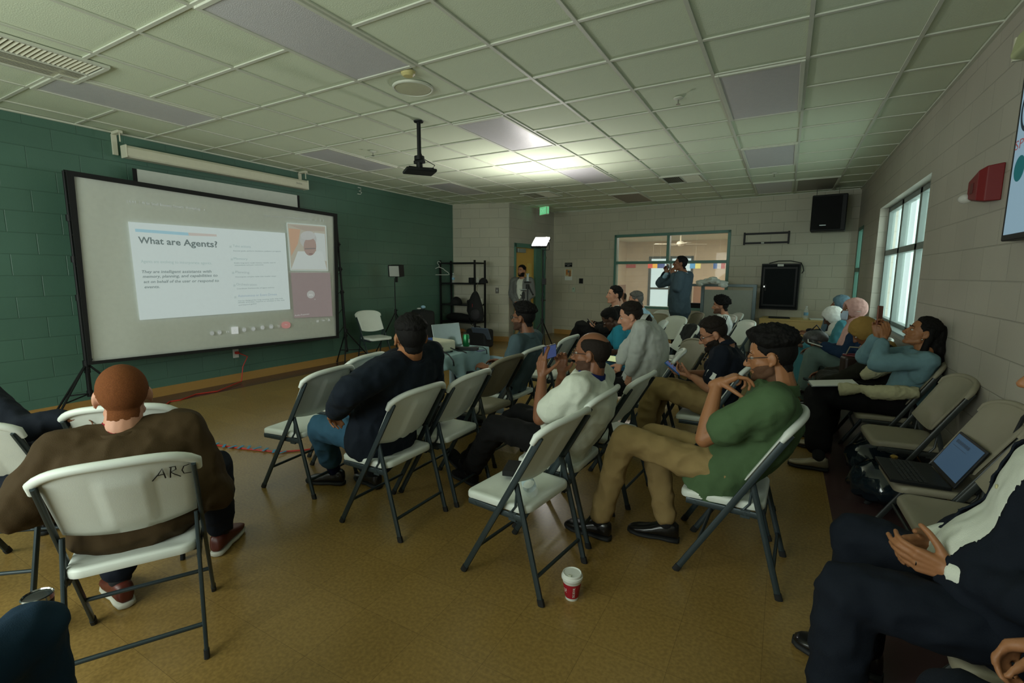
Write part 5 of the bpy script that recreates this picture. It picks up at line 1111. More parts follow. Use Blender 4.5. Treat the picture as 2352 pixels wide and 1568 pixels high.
def make_shoe(par, ank, toe, s, m, msole, name='shoe', up=None):
    d = (toe-ank).normalized(); u = Vector(up) if up is not None else Vector((0, 0, 1)); u = (u-d*u.dot(d)).normalized()
    if up is None and abs(d.z) < .5: d = Vector((d.x, d.y, 0)).normalized(); u = Vector((0, 0, 1))
    sd = d.cross(u); hz = ank-u*.075*s
    if up is None and hz.z < .012+.0*s or (abs(hz.z) < .09 and abs(d.z) < .35 and up is None): hz.z = .012
    def ring(x, w, z0, z1, sk=0): return [hz+d*(x*s)+sd*((w*math.copysign(abs(math.cos(a))**.7, math.cos(a))+sk)*s)+u*((z0+(z1-z0)*(.5+.5*math.copysign(abs(math.sin(a))**.8, math.sin(a))))*s) for a in [2*PI*q/18 for q in range(18)]]
    mb = MB(); mb.loft([ring(-.068, .014, .02, .05), ring(-.064, .026, .014, .085), ring(-.045, .034, .012, .098), ring(-.01, .037, .012, .095), ring(.03, .039, .012, .085), ring(.07, .043, .012, .065), ring(.11, .047, .012, .052), ring(.15, .046, .012, .044), ring(.18, .036, .014, .036), ring(.197, .018, .016, .028)])
    o = link(name, mb, m, par, auto=70)
    mb = MB(); mb.loft([ring(-.072, .016, -.008, .016), ring(-.064, .032, -.010, .016), ring(-.02, .038, -.010, .016), ring(.03, .038, -.006, .016), ring(.08, .047, -.010, .016), ring(.14, .049, -.010, .016), ring(.185, .036, -.008, .018), ring(.203, .018, -.004, .020)]); link('sole', mb, msole, o, auto=70)
    return o
def glasses(par, c, R, s, m):
    G = MB(); P = lambda x, y, z: c+R@(Vector((x, y, z))*s)
    for k in (-1, 1):
        pts = [P(k*.033+.024*math.cos(a), .098, .006+.018*math.sin(a)) for a in [2*PI*q/20 for q in range(21)]]; G.tube(pts, .0016*s, 6, cap=False); G.tube([P(k*.057, .097, .010), P(k*.076, .085, .010), P(k*.083, .0, .008), P(k*.082, -.02, -.006)], .0018*s, 6)
    G.tube([P(-.010, .099, .008), P(.010, .099, .008)], .0016*s, 6); return link('glasses', G, m, par)
def person(key, label, body, J_, look=None, pitch=0, roll=0, skn='tan', vox=.007, s=1.0, hair=None, hairm=None, beard=None, specs=False, top=None, legs=None, shoes=None, hands=None, belly=0, curve=0, headwrap=None, hideh=(), bare_feet=False, face=True, wd=1.0):
    J = {k: Vector(v) for k, v in J_.items()}; R0 = None
    side1 = J['side'].normalized(); side0 = (J['hr']-J['hl']).normalized(); fwd0 = Vector((0, 0, 1)).cross(side0)
    ms = skin(skn); root = thing('person', label, 'person', (0, 0, 0))
    H = J['head']
    yaw = look if look is not None else math.degrees(math.atan2(fwd0.y, fwd0.x))
    yaw = math.radians(yaw); pi_ = math.radians(pitch); fd = Vector((math.cos(yaw)*math.cos(pi_), math.sin(yaw)*math.cos(pi_), math.sin(pi_))); up = Vector((-math.cos(yaw)*math.sin(pi_), -math.sin(yaw)*math.sin(pi_), math.cos(pi_)))
    up = Matrix.Rotation(math.radians(roll), 3, fd)@up; HR = frame(fd, up)
    # ---- the body: one continuous surface
    mb = MB(); add_head(mb, H, HR, s, ears=headwrap is None)
    nk = J['neck']; mb.cap(H+HR@Vector((0, -.022, -.055))*s, nk-side1*0, .056*s, .062*s)
    mb.loft(torso_rings(J, side0, side1, [0, .18, .35, .55, .75, .88, .96, 1.02], s*.90, belly=belly*.8, curve=curve, w=wd))
    for k in 'lr':
        S, E_, W_ = J['s'+k], J['e'+k], J['w'+k]
        mb.cap(nk-(nk-J['pel']).normalized()*.03, S, .045*s, .052*s); mb.cap(S, E_, .049*s, .038*s); mb.cap(E_, E_.lerp(W_, .35), .039*s, .039*s); mb.cap(E_.lerp(W_, .35), W_, .039*s, .025*s)
        mb.ell(J['h'+k], (.09*s,)*3); mb.cap(J['h'+k], J['k'+k], .074*s, .050*s); mb.cap(J['k'+k], J['k'+k].lerp(J['a'+k], .35), .048*s, .050*s); mb.cap(J['k'+k].lerp(J['a'+k], .35), J['a'+k], .050*s, .033*s); mb.cap(J['a'+k], J['a'+k].lerp(J['t'+k], .22)-Vector((0, 0, .025)), .029*s, .018*s)
        fa = (W_-E_).normalized(); hd = (hands or {}).get(k, {})
        d = Vector(hd['d']) if 'd' in hd else fa; n = Vector(hd['n']) if 'n' in hd else Vector((0, 0, -1))+side1*(.4 if k == 'l' else -.4)
        if hd.get('rel', 1) and 'd' not in hd: d = fa
        add_hand(mb, W_, d, n, k == 'r', hd.get('curl', .35), s*hd.get('s', 1.0), hd.get('thumb', .3), hd.get('spread', .07), hd.get('curls'))
    bodyo = remesh('body', mb, vox, 2 if vox < .0055 else 1, ms, root)
    if face:
        for k in (-1, 1):
            e = link('eye', MB().ell(H+HR@Vector((k*.031, .0725, .004))*s, (.0118*s, .0118*s, .0075*s), HR), mat('eye_white', C(190, 180, 170), .25), root)
            link('iris', MB().ell(H+HR@Vector((k*.031, .0815, .004))*s, (.006*s, .0035*s, .0058*s), HR, 12, 8), mat('dark_iris', C(30, 22, 18), .2), e)
        if headwrap != 'masked' and hairm: 
            for k in (-1, 1): link('eyebrow', MB().tube([H+HR@Vector((k*.014, .0855, .028))*s, H+HR@Vector((k*.032, .0855, .033))*s, H+HR@Vector((k*.050, .074, .027))*s], [.0032*s, .0035*s, .002*s], 6), hairm, root)
        link('lips', MB().tube([H+HR@Vector((-.022, .081, -.060))*s, H+HR@Vector((-.008, .0885, -.0595))*s, H+HR@Vector((.008, .0885, -.0595))*s, H+HR@Vector((.022, .081, -.060))*s], [.002*s, .0042*s, .0042*s, .002*s], 8), mat('lips_'+skn, tuple(x*.62 for x in SKIN[skn]), .45), root)
    if hair: make_hair(hair, H, HR, s, hairm, root, seed=len(label), body=bodyo)
    if beard:
        sk = SKIN[skn]; bm_ = hairm if beard['th'] >= .008 else mat('stubble_'+skn, tuple(.30*a+.010 for a in sk), .8, spec=.2, noise_amt=.3, noise_scale=300)
        make_beard(bodyo, H, HR, s, bm_, root, **beard)
    if specs: glasses(root, H, HR, s, M_black)
    # ---- clothes
    loc = torso_local(J, side1)
    def upper(m, sleeve, off, name='shirt', low=-.12, cut=None, snap=None, loose=1.0, amp=.006, hip=True, dd=1.0):
        mb = MB(); ts = [low, 0, .18, .35, .55, .75, .88, .95, .99] if low > -.2 else [low, -.12, 0, .18, .35, .55, .75, .88, .95, .99]
        mb.loft(torso_rings(J, side0, side1, ts, s, off=off, belly=belly, curve=curve, w=wd*loose, d_=dd))
        for k in 'lr':
            S, E_, W_ = J['s'+k], J['e'+k], J['w'+k]
            mb.cap(nk-(nk-J['pel']).normalized()*.042, S, .046*s+off, .056*s+off); mb.cap(S-(nk-J['pel']).normalized()*.03*s, S-(nk-J['pel']).normalized()*.12*s-(S-nk)*.15, .056*s+off, .055*s+off)
            if sleeve == 'short': q = S.lerp(E_, .68); mb.cap(S, q, .060*s+off, .058*s+off)
            else: mb.cap(S, E_, .058*s+off, .050*s+off); mb.cap(E_, E_.lerp(W_, sleeve if isinstance(sleeve, float) else .93), .050*s+off, .036*s+off)
        return remesh(name, mb, max(vox, .008)*1.15, 5, m, root, disp=folds(amp*1.25*s, 12, seed=len(label)), cut=cut, snap=snap, solid=.006 if cut else 0)
    def collar(m, h=.036, r=.066, w_=.0045, nm='collar', tilt=.9, gap=.35):
        a = ((H+HR@Vector((0, -.03, -.07))*s)-nk).normalized(); a = (a*.6+(nk-J['pel']).normalized()*.4).normalized(); sd = (side1-a*side1.dot(a)).normalized(); fw = a.cross(sd); rings = []
        for q in range(33):
            t = gap+(2*PI-2*gap)*q/32+PI/2; dr = sd*math.cos(t)+fw*math.sin(t); fr2 = max(0, math.cos(t-PI/2)); base = nk-a*(.010+.026*fr2)*s+fw*.010*s
            ri = r*s; rings.append([base+dr*(ri+.014*s)-a*.012*s, base+dr*(ri+.002*s)+a*h*s*tilt, base+dr*(ri-.004*s)+a*h*s*tilt, base+dr*(ri+.001*s)-a*.006*s])
        mb = MB().loft(rings); return link(nm, mb, m, root, auto=60)
    t = top or {}
    kind = t.get('kind')
    if kind in ('polo', 'tee', 'shirt', 'jersey', 'cardigan'):
        upper(t['m'], 'short' if kind in ('polo', 'tee', 'jersey') else t.get('sl', .93), t.get('off', .010), 'cardigan' if kind == 'cardigan' else 'shirt', low=t.get('low', -.14), amp=t.get('amp', .006))
        if kind in ('polo', 'shirt'): collar(t.get('cm', t['m']), r=.066+(t.get('off', .010)-.010)*.7)
    if kind == 'suit':
        op = t.get('open', .055); vt = t.get('vt', .38)
        def cutf(p):
            x, f_, q = loc(p)
            if f_ < .02: return False
            w_ = op*min(1, max(0, (q-vt)/.35)) if q > vt else (op*t.get('flare', .5)*min(1, max(0, (vt-q)/.3)))
            return abs(x) < w_ and q < 1.1
        def snapf(p):
            x, f_, q = loc(p)
            if f_ < .02: return p
            w_ = op*min(1, max(0, (q-vt)/.35)) if q > vt else (op*t.get('flare', .5)*min(1, max(0, (vt-q)/.3)))
            if abs(abs(x)-w_) > .03: return p
            return p+side1*math.copysign(w_-abs(x), x)
        sh = upper(t['sm'], .97, .002, 'shirt', low=-.10, amp=.003)
        upper(t['m'], t.get('sl', .90), t.get('joff', .016), 'jacket', low=t.get('low', -.30), cut=cutf if t.get('cut', True) else None, snap=snapf, loose=1.02, amp=.006)
        collar(t['sm'], h=.042, r=.060, nm='shirt_collar'); 
        # lapels / jacket collar
        a = (nk-J['pel']).normalized(); sd = (side1-a*side1.dot(a)).normalized(); fw = a.cross(sd); rings = []
        for q in range(29):
            tt = 1.0+(2*PI-2.0)*q/28+PI/2; dr = sd*math.cos(tt)+fw*math.sin(tt); fr2 = max(0, math.cos(tt-PI/2)); base = nk-a*(.022+.05*fr2)*s
            rings.append([base+dr*.098*s-a*.012*s, base+dr*.076*s+a*.026*s, base+dr*.070*s+a*.026*s, base+dr*.084*s-a*.014*s])
        link('jacket_collar', MB().loft(rings), t['m'], root, auto=60)
    if kind == 'robe':
        upper(t['m'], .95, .016, 'dress', low=-.12, loose=1.05, amp=.008)
    # legs
    g = legs or {}; lk_ = g.get('kind')
    if lk_ in ('trousers', 'jeans'):
        mb = MB(); o_ = g.get('off', .012); mb.loft(torso_rings(J, side0, side1, [-.16, -.05, .06, .14], s, off=.008, belly=belly*.5, w=wd)); hem = g.get('hem', .90)
        for k in 'lr':
            Hh, K, A = J['h'+k], J['k'+k], J['a'+k]; mb.ell(Hh, (.090*s+o_*.4,)*3); mb.cap(Hh, K, .080*s+o_, .059*s+o_); mb.cap(K, K.lerp(A, .4), .057*s+o_, .056*s+o_); mb.cap(K.lerp(A, .4), K.lerp(A, hem), .056*s+o_, .046*s+o_*1.3)
        remesh('trousers', mb, max(vox, .008)*1.2, 5, g['m'], root, disp=folds(g.get('amp', .008)*1.3*s, 10, seed=3+len(label), zs=1))
    if lk_ == 'skirt':
        mb = MB(); mb.loft(torso_rings(J, side0, side1, [-.14, 0, .1, .18], s, off=.012, w=wd)); hem = g.get('hem', .88)
        for k in 'lr':
            Hh, K, A = J['h'+k], J['k'+k], J['a'+k]; mb.cap(Hh, K, .105*s, .085*s); mb.cap(K, K.lerp(A, hem), .085*s, .085*s)
        for f_ in (.2, .5, .8, 1.0): mb.cap(J['hl'].lerp(J['kl'], f_), J['hr'].lerp(J['kr'], f_), .085*s)
        for f_ in (.3, .6, hem): mb.cap(J['kl'].lerp(J['al'], f_), J['kr'].lerp(J['ar'], f_), .08*s)
        remesh('skirt', mb, max(vox, .009)*1.2, 6, g['m'], root, disp=folds(.014*s, 7, seed=5, zs=.4))
    sh = shoes or {}
    for k in 'lr':
        if sh and k not in sh.get('skip', ''): 
            make_shoe(root, J['a'+k], J['t'+k], s*1.0, sh['m'], sh.get('sole', M_rubber), sh.get('name', 'shoe'), up=sh.get('up'+k))
            if sh.get('sock', 1): link('sock', MB().cap(J['k'+k].lerp(J['a'+k], .72), J['a'+k], .043*s, .042*s), sh.get('sock') or M_black_sock, root)
    # head coverings
    if headwrap:
        mw = headwrap if not isinstance(headwrap, str) else None
        mb = MB(); P = lambda x, y, z: H+HR@(Vector((x, y, z))*s)
        return root, J, H, HR, mb, P
    return root, J, H, HR, None, None
def hijab(root, J, H, HR, s, m, vox=.008, drape=.30, seed=0, under=None):
    rad = (.092*s, .112*s, .108*s); cc = H+HR@Vector((0, -.014, .020))*s
    def fn(d):
        fx, fz = d.x/.62, (d.z+.22)/.66
        if d.y > 0 and fx*fx+fz*fz < 1: return None
        return .004+.004*noise.noise(d*4+Vector((seed, 0, 0)))+.004*abs(noise.noise(Vector((d.x*3, d.y*9, d.z*9+seed))))
    shell('headscarf', cc, HR, rad, fn, m, root, 96, 72)
    nk = J['neck']; ax = (nk-J['pel']).normalized(); sd = (J['side']-ax*J['side'].dot(ax)).normalized(); fw = ax.cross(sd); mb = MB(); rings = []
    ch = H+HR@Vector((0, .0, -.085))*s
    for k, (c, rx, ry) in enumerate(((ch+Vector((0, 0, .02)), .062, .082), (ch.lerp(nk, .5), .078, .092), (nk+ax*.005, .115, .105), (nk-ax*.06*s, .175, .135), (nk-ax*.12*s, .205, .150), (nk-ax*drape*.75*s+fw*.02, .20, .160), (nk-ax*drape*s+fw*.03, .175, .15))):
        rings.append([c+sd*(rx*s*math.cos(a))+fw*(ry*s*math.sin(a)) for a in [2*PI*q/32 for q in range(32)]])
    mb.loft(rings); remesh('scarf_drape', mb, vox, 4, m, root, disp=folds(.010*s, 9, seed=seed, zs=.5))
PJ_ = {
'P1': {'pel': (2.683, -0.825, 0.5), 'neck': (2.672, -0.844, 0.855), 'sl': (2.581, -1.001, 0.799), 'sr': (2.766, -0.681, 0.821), 'hl': (2.638, -0.903, 0.5), 'hr': (2.728, -0.747, 0.5), 'head': (2.64, -0.82, 0.978), 'el': (2.543, -1.128, 0.619), 'wl': (2.377, -0.952, 0.538), 'kl': (2.225, -0.785, 0.5), 'al': (2.382, -0.807, 0.117), 'tl': (2.215, -0.783, 0.093), 'er': (2.837, -0.618, 0.544), 'wr': (2.595, -0.537, 0.544), 'kr': (2.462, -0.409, 0.508), 'ar': (2.355, -0.353, 0.115), 'tr': (2.256, -0.217, 0.092), 'side': (0.499, 0.864, 0.061)},
'P2': {'pel': (1.693, -0.967, 0.5), 'neck': (1.406, -1.091, 0.79), 'sl': (1.367, -1.195, 0.642), 'sr': (1.504, -0.962, 0.878), 'hl': (1.629, -1.026, 0.5), 'hr': (1.758, -0.909, 0.5), 'head': (1.382, -1.113, 0.952), 'el': (1.274, -1.209, 0.382), 'wl': (1.148, -0.996, 0.382), 'kl': (1.32, -0.745, 0.508), 'al': (1.307, -0.73, 0.111), 'tl': (1.197, -0.608, 0.095), 'er': (1.823, -0.918, 0.735), 'wr': (1.959, -0.795, 0.771), 'kr': (1.512, -0.573, 0.508), 'ar': (1.498, -0.558, 0.111), 'tr': (1.388, -0.436, 0.095), 'side': (0.382, 0.649, 0.657)},
'P3': {'pel': (3.487, -1.667, 0.5), 'neck': (3.512, -1.735, 0.985), 'sl': (3.336, -1.792, 0.94), 'sr': (3.684, -1.666, 0.94), 'hl': (3.403, -1.698, 0.5), 'hr': (3.572, -1.636, 0.5), 'head': (3.506, -1.719, 1.154), 'el': (3.303, -1.863, 0.666), 'wl': (3.276, -1.683, 0.487), 'kl': (3.248, -1.299, 0.543), 'al': (3.248, -1.299, 0.133), 'tl': (3.19, -1.14, 0.116), 'er': (3.754, -1.699, 0.666), 'wr': (3.659, -1.543, 0.487), 'kr': (3.651, -1.359, 0.181), 'ar': (3.617, -1.029, -0.06), 'tr': (3.559, -0.87, -0.077), 'side': (0.94, 0.342, 0)},
'P4': {'pel': (2.835, 0.375, 0.5), 'neck': (3.086, 0.333, 1.01), 'sl': (3.067, 0.146, 0.952), 'sr': (3.063, 0.526, 0.985), 'hl': (2.827, 0.282, 0.5), 'hr': (2.843, 0.467, 0.5), 'head': (3.099, 0.321, 1.108), 'el': (3.035, -0.064, 0.88), 'wl': (2.769, 0.079, 0.708), 'kl': (2.384, 0.268, 0.5), 'al': (2.223, 0.495, 0.1), 'tl': (2.061, 0.431, 0.084), 'er': (2.992, 0.626, 0.718), 'wr': (2.738, 0.565, 0.746), 'kr': (2.408, 0.549, 0.5), 'ar': (2.482, 0.603, 0.1), 'tr': (2.312, 0.635, 0.074), 'side': (-0.01, 0.996, 0.087)},
'P5': {'pel': (2.797, 1.993, 0.5), 'neck': (2.946, 1.998, 0.936), 'sl': (2.938, 1.813, 0.894), 'sr': (2.925, 2.182, 0.894), 'hl': (2.8, 1.903, 0.5), 'hr': (2.794, 2.083, 0.5), 'head': (2.898, 1.996, 1.078), 'el': (2.871, 1.769, 0.62), 'wl': (2.624, 1.828, 0.647), 'kl': (2.374, 1.845, 0.509), 'al': (2.354, 1.844, 0.099), 'tl': (2.185, 1.839, 0.082), 'er': (2.855, 2.221, 0.62), 'wr': (2.613, 2.145, 0.647), 'kr': (2.365, 2.111, 0.509), 'ar': (2.344, 2.11, 0.099), 'tr': (2.175, 2.104, 0.082), 'side': (-0.035, 0.999, 0)},
'P7': {'pel': (3.828, 0.826, 0.5), 'neck': (3.965, 0.821, 0.905), 'sl': (3.944, 0.637, 0.862), 'sr': (3.957, 1.007, 0.862), 'hl': (3.825, 0.736, 0.5), 'hr': (3.831, 0.916, 0.5), 'head': (3.952, 0.822, 1.021), 'el': (3.736, 0.629, 0.672), 'wl': (3.697, 0.731, 0.878), 'kl': (3.398, 0.709, 0.543), 'al': (3.034, 0.974, 0.09), 'tl': (2.894, 1.021, 0.175), 'er': (3.672, 1.032, 0.683), 'wr': (3.742, 0.909, 0.873), 'kr': (3.409, 0.982, 0.551), 'ar': (2.906, 1.081, 0.09), 'tr': (2.767, 1.128, 0.175), 'side': (0.035, 0.999, -0)},
'P8': {'pel': (4.655, 0.869, 0.5), 'neck': (4.872, 0.861, 0.937), 'sl': (4.845, 0.671, 0.896), 'sr': (4.858, 1.052, 0.896), 'hl': (4.652, 0.776, 0.5), 'hr': (4.658, 0.961, 0.5), 'head': (4.818, 0.863, 1.076), 'el': (4.575, 0.651, 0.696), 'wl': (4.608, 0.75, 0.945), 'kl': (4.166, 0.766, 0.595), 'al': (4.047, 0.756, 0.1), 'tl': (3.874, 0.771, 0.083), 'er': (4.861, 1.137, 0.614), 'wr': (4.667, 0.868, 0.537), 'kr': (4.265, 1.002, 0.554), 'ar': (4.376, 0.918, 0.1), 'tr': (4.202, 0.907, 0.083), 'side': (0.035, 0.999, 0)},
'P9': {'pel': (4.47, 2.15, 0.5), 'neck': (4.505, 2.15, 0.944), 'sl': (4.501, 1.965, 0.899), 'sr': (4.501, 2.335, 0.899), 'hl': (4.47, 2.06, 0.5), 'hr': (4.47, 2.24, 0.5), 'head': (4.414, 2.15, 1.018), 'el': (4.431, 1.95, 0.655), 'wl': (4.303, 2.07, 0.695), 'kl': (4.016, 2.05, 0.601), 'al': (3.958, 2.05, 0.223), 'tl': (3.789, 2.05, 0.206), 'er': (4.357, 2.383, 0.658), 'wr': (4.225, 2.2, 0.693), 'kr': (4.041, 2.25, 0.564), 'ar': (3.962, 2.152, 0.173), 'tr': (3.793, 2.152, 0.156), 'side': (-0, 1, -0)},
'P10': {'pel': (3.9, 2.424, 0.5), 'neck': (3.836, 2.419, 1.061), 'sl': (3.858, 2.235, 1.016), 'sr': (3.825, 2.604, 1.016), 'hl': (3.908, 2.335, 0.5), 'hr': (3.892, 2.514, 0.5), 'head': (3.719, 2.409, 1.097), 'el': (3.838, 2.198, 0.837), 'wl': (3.788, 2.214, 0.633), 'kl': (3.485, 2.255, 0.509), 'al': (3.465, 2.253, 0.099), 'tl': (3.296, 2.238, 0.082), 'er': (3.644, 2.603, 0.789), 'wr': (3.613, 2.52, 0.667), 'kr': (3.462, 2.519, 0.509), 'ar': (3.442, 2.518, 0.099), 'tr': (3.273, 2.503, 0.082), 'side': (-0.087, 0.996, -0)},
'P11': {'pel': (3.4, 3.3, 0.49), 'neck': (3.365, 3.291, 0.918), 'sl': (3.409, 3.14, 0.88), 'sr': (3.328, 3.443, 0.88), 'hl': (3.42, 3.226, 0.49), 'hr': (3.38, 3.374, 0.49), 'head': (3.267, 3.264, 0.985), 'el': (3.415, 3.097, 0.679), 'wl': (3.283, 3.165, 0.635), 'kl': (3.078, 3.097, 0.497), 'al': (3.061, 3.092, 0.149), 'tl': (2.922, 3.055, 0.135), 'er': (3.198, 3.451, 0.675), 'wr': (3.015, 3.338, 0.696), 'kr': (3.02, 3.315, 0.497), 'ar': (3.003, 3.31, 0.149), 'tr': (2.864, 3.273, 0.135), 'side': (-0.259, 0.966, 0)},
'P12': {'pel': (2.845, 4.621, 0.5), 'neck': (2.901, 4.647, 1.022), 'sl': (2.974, 4.477, 0.978), 'sr': (2.818, 4.812, 0.978), 'hl': (2.883, 4.54, 0.5), 'hr': (2.807, 4.703, 0.5), 'head': (2.87, 4.633, 1.18), 'el': (2.843, 4.377, 0.75), 'wl': (2.71, 4.448, 0.759), 'kl': (2.456, 4.495, 0.764), 'al': (2.285, 4.581, 0.513), 'tl': (2.132, 4.509, 0.496), 'er': (2.683, 4.805, 0.727), 'wr': (2.496, 4.638, 0.775), 'kr': (2.491, 4.588, 0.727), 'ar': (2.454, 4.571, 0.32), 'tr': (2.301, 4.5, 0.303), 'side': (-0.423, 0.906, 0)},
'P13': {'pel': (3.247, 4.967, 0.5), 'neck': (3.156, 4.934, 0.974), 'sl': (3.225, 4.768, 0.931), 'sr': (3.103, 5.106, 0.931), 'hl': (3.277, 4.885, 0.5), 'hr': (3.217, 5.049, 0.5), 'head': (3.086, 4.908, 1.104), 'el': (3.123, 4.692, 0.686), 'wl': (2.884, 4.631, 0.71), 'kl': (2.901, 4.704, 0.508), 'al': (2.882, 4.697, 0.111), 'tl': (2.728, 4.641, 0.095), 'er': (2.998, 5.089, 0.815), 'wr': (2.901, 5.001, 1.106), 'kr': (2.813, 4.946, 0.508), 'ar': (2.794, 4.939, 0.111), 'tr': (2.64, 4.883, 0.095), 'side': (-0.342, 0.94, 0)},
'P15': {'pel': (3.998, 6.013, 0.5), 'neck': (4.106, 6.042, 0.865), 'sl': (4.14, 5.865, 0.823), 'sr': (4.047, 6.212, 0.823), 'hl': (4.021, 5.929, 0.5), 'hr': (3.976, 6.097, 0.5), 'head': (4.04, 6.024, 1.005), 'el': (4.071, 5.819, 0.56), 'wl': (3.785, 5.852, 0.579), 'kl': (3.631, 5.781, 0.508), 'al': (3.612, 5.776, 0.111), 'tl': (3.453, 5.734, 0.095), 'er': (3.922, 6.204, 0.577), 'wr': (3.712, 6.074, 0.553), 'kr': (3.564, 6.03, 0.508), 'ar': (3.545, 6.025, 0.111), 'tr': (3.386, 5.982, 0.095), 'side': (-0.259, 0.966, 0)},
'P14': {'pel': (3.42, 6.4, 0.93), 'neck': (3.44, 6.396, 1.477), 'sl': (3.406, 6.215, 1.432), 'sr': (3.47, 6.579, 1.432), 'hl': (3.404, 6.311, 0.93), 'hr': (3.436, 6.489, 0.93), 'head': (3.37, 6.409, 1.628), 'el': (3.38, 6.204, 1.259), 'wl': (3.305, 6.339, 1.449), 'kl': (3.38, 6.294, 0.501), 'al': (3.388, 6.293, 0.091), 'tl': (3.225, 6.289, 0.043), 'er': (3.019, 6.674, 1.317), 'wr': (3.149, 6.529, 1.477), 'kr': (3.418, 6.513, 0.501), 'ar': (3.426, 6.512, 0.091), 'tr': (3.274, 6.571, 0.043), 'side': (0.174, 0.985, -0)},
'P6': {'pel': (0, 7.35, 0.88), 'neck': (0, 7.35, 1.36), 'sl': (0.181, 7.366, 1.316), 'sr': (-0.181, 7.334, 1.316), 'hl': (0.088, 7.358, 0.88), 'hr': (-0.088, 7.342, 0.88), 'head': (0.002, 7.325, 1.525), 'el': (0.231, 7.356, 1.042), 'wl': (0.1, 7.2, 0.897), 'kl': (0.109, 7.36, 0.459), 'al': (0.108, 7.368, 0.057), 'tl': (0.167, 7.219, 0.011), 'er': (-0.229, 7.316, 1.042), 'wr': (-0.072, 7.185, 0.897), 'kr': (-0.109, 7.34, 0.459), 'ar': (-0.11, 7.348, 0.057), 'tr': (-0.142, 7.192, 0.011), 'side': (-0.996, -0.087, 0)},
'P16': {'pel': (1, 10.3, 0.9), 'neck': (1, 10.3, 1.38), 'sl': (0.909, 10.457, 1.336), 'sr': (1.091, 10.143, 1.336), 'hl': (0.956, 10.376, 0.9), 'hr': (1.044, 10.224, 0.9), 'head': (1.014, 10.308, 1.546), 'el': (0.882, 10.504, 1.062), 'wl': (0.962, 10.551, 0.83), 'kl': (0.945, 10.395, 0.479), 'al': (0.938, 10.391, 0.077), 'tl': (1.048, 10.507, 0.031), 'er': (1.118, 10.096, 1.062), 'wr': (1.198, 10.142, 0.83), 'kr': (1.055, 10.205, 0.479), 'ar': (1.048, 10.201, 0.077), 'tr': (1.203, 10.238, 0.031), 'side': (0.5, -0.866, 0)},
'P17': {'pel': (5.5, 5, 0.5), 'neck': (5.446, 5, 0.929), 'sl': (5.451, 4.828, 0.888), 'sr': (5.451, 5.172, 0.888), 'hl': (5.5, 4.916, 0.5), 'hr': (5.5, 5.084, 0.5), 'head': (5.358, 5, 0.976), 'el': (5.354, 4.791, 0.644), 'wl': (5.118, 4.815, 0.644), 'kl': (5.105, 4.877, 0.547), 'al': (5.105, 4.877, 0.166), 'tl': (4.948, 4.877, 0.15), 'er': (5.354, 5.209, 0.644), 'wr': (5.118, 5.185, 0.644), 'kr': (5.102, 5.123, 0.508), 'ar': (5.083, 5.123, 0.127), 'tr': (4.926, 5.123, 0.111), 'side': (0, 1, -0)},
'P18': {'pel': (5.55, 4.246, 0.5), 'neck': (5.525, 4.248, 0.978), 'sl': (5.512, 4.073, 0.935), 'sr': (5.543, 4.423, 0.935), 'hl': (5.542, 4.16, 0.5), 'hr': (5.557, 4.331, 0.5), 'head': (5.472, 4.252, 1.107), 'el': (5.432, 4.041, 0.679), 'wl': (5.256, 4.171, 0.732), 'kl': (5.16, 4.179, 0.646), 'al': (5.118, 4.183, 0.277), 'tl': (4.958, 4.197, 0.261), 'er': (5.447, 4.469, 0.686), 'wr': (5.206, 4.466, 0.662), 'kr': (5.156, 4.407, 0.508), 'ar': (5.137, 4.408, 0.119), 'tr': (4.976, 4.422, 0.103), 'side': (0.087, 0.996, 0)},
'P19': {'pel': (5.5, 5.9, 0.5), 'neck': (5.455, 5.9, 0.953), 'sl': (5.459, 5.728, 0.912), 'sr': (5.459, 6.072, 0.912), 'hl': (5.5, 5.816, 0.5), 'hr': (5.5, 5.984, 0.5), 'head': (5.498, 5.9, 1.086), 'el': (5.395, 5.69, 0.657), 'wl': (5.168, 5.753, 0.683), 'kl': (5.102, 5.777, 0.508), 'al': (5.083, 5.777, 0.127), 'tl': (4.926, 5.777, 0.111), 'er': (5.395, 6.11, 0.657), 'wr': (5.168, 6.047, 0.683), 'kr': (5.102, 6.023, 0.508), 'ar': (5.083, 6.023, 0.127), 'tr': (4.926, 6.023, 0.111), 'side': (0, 1, 0)},
'P20': {'pel': (5.65, 3.45, 0.5), 'neck': (5.596, 3.45, 0.87), 'sl': (5.602, 3.274, 0.828), 'sr': (5.602, 3.626, 0.828), 'hl': (5.65, 3.365, 0.5), 'hr': (5.65, 3.536, 0.5), 'head': (5.478, 3.45, 0.968), 'el': (5.454, 3.25, 0.661), 'wl': (5.242, 3.35, 0.496), 'kl': (5.244, 3.324, 0.508), 'al': (5.224, 3.324, 0.119), 'tl': (5.063, 3.324, 0.103), 'er': (5.503, 3.663, 0.579), 'wr': (5.263, 3.639, 0.555), 'kr': (5.244, 3.576, 0.508), 'ar': (5.224, 3.576, 0.119), 'tr': (5.063, 3.576, 0.103), 'side': (0, 1, 0)},
'P21': {'pel': (5.67, 2.878, 0.5), 'neck': (5.786, 2.874, 0.897), 'sl': (5.768, 2.695, 0.856), 'sr': (5.78, 3.054, 0.856), 'hl': (5.667, 2.791, 0.5), 'hr': (5.673, 2.966, 0.5), 'head': (5.756, 2.875, 1.034), 'el': (5.485, 2.685, 0.811), 'wl': (5.529, 2.833, 0.975), 'kl': (5.133, 2.797, 0.512), 'al': (5.164, 2.475, 0.1), 'tl': (5, 2.48, 0.084), 'er': (5.447, 3.036, 0.804), 'wr': (5.501, 2.934, 0.995), 'kr': (5.258, 3.001, 0.521), 'ar': (5.218, 3.002, 0.125), 'tr': (5.054, 3.008, 0.109), 'side': (0.035, 0.999, -0)},
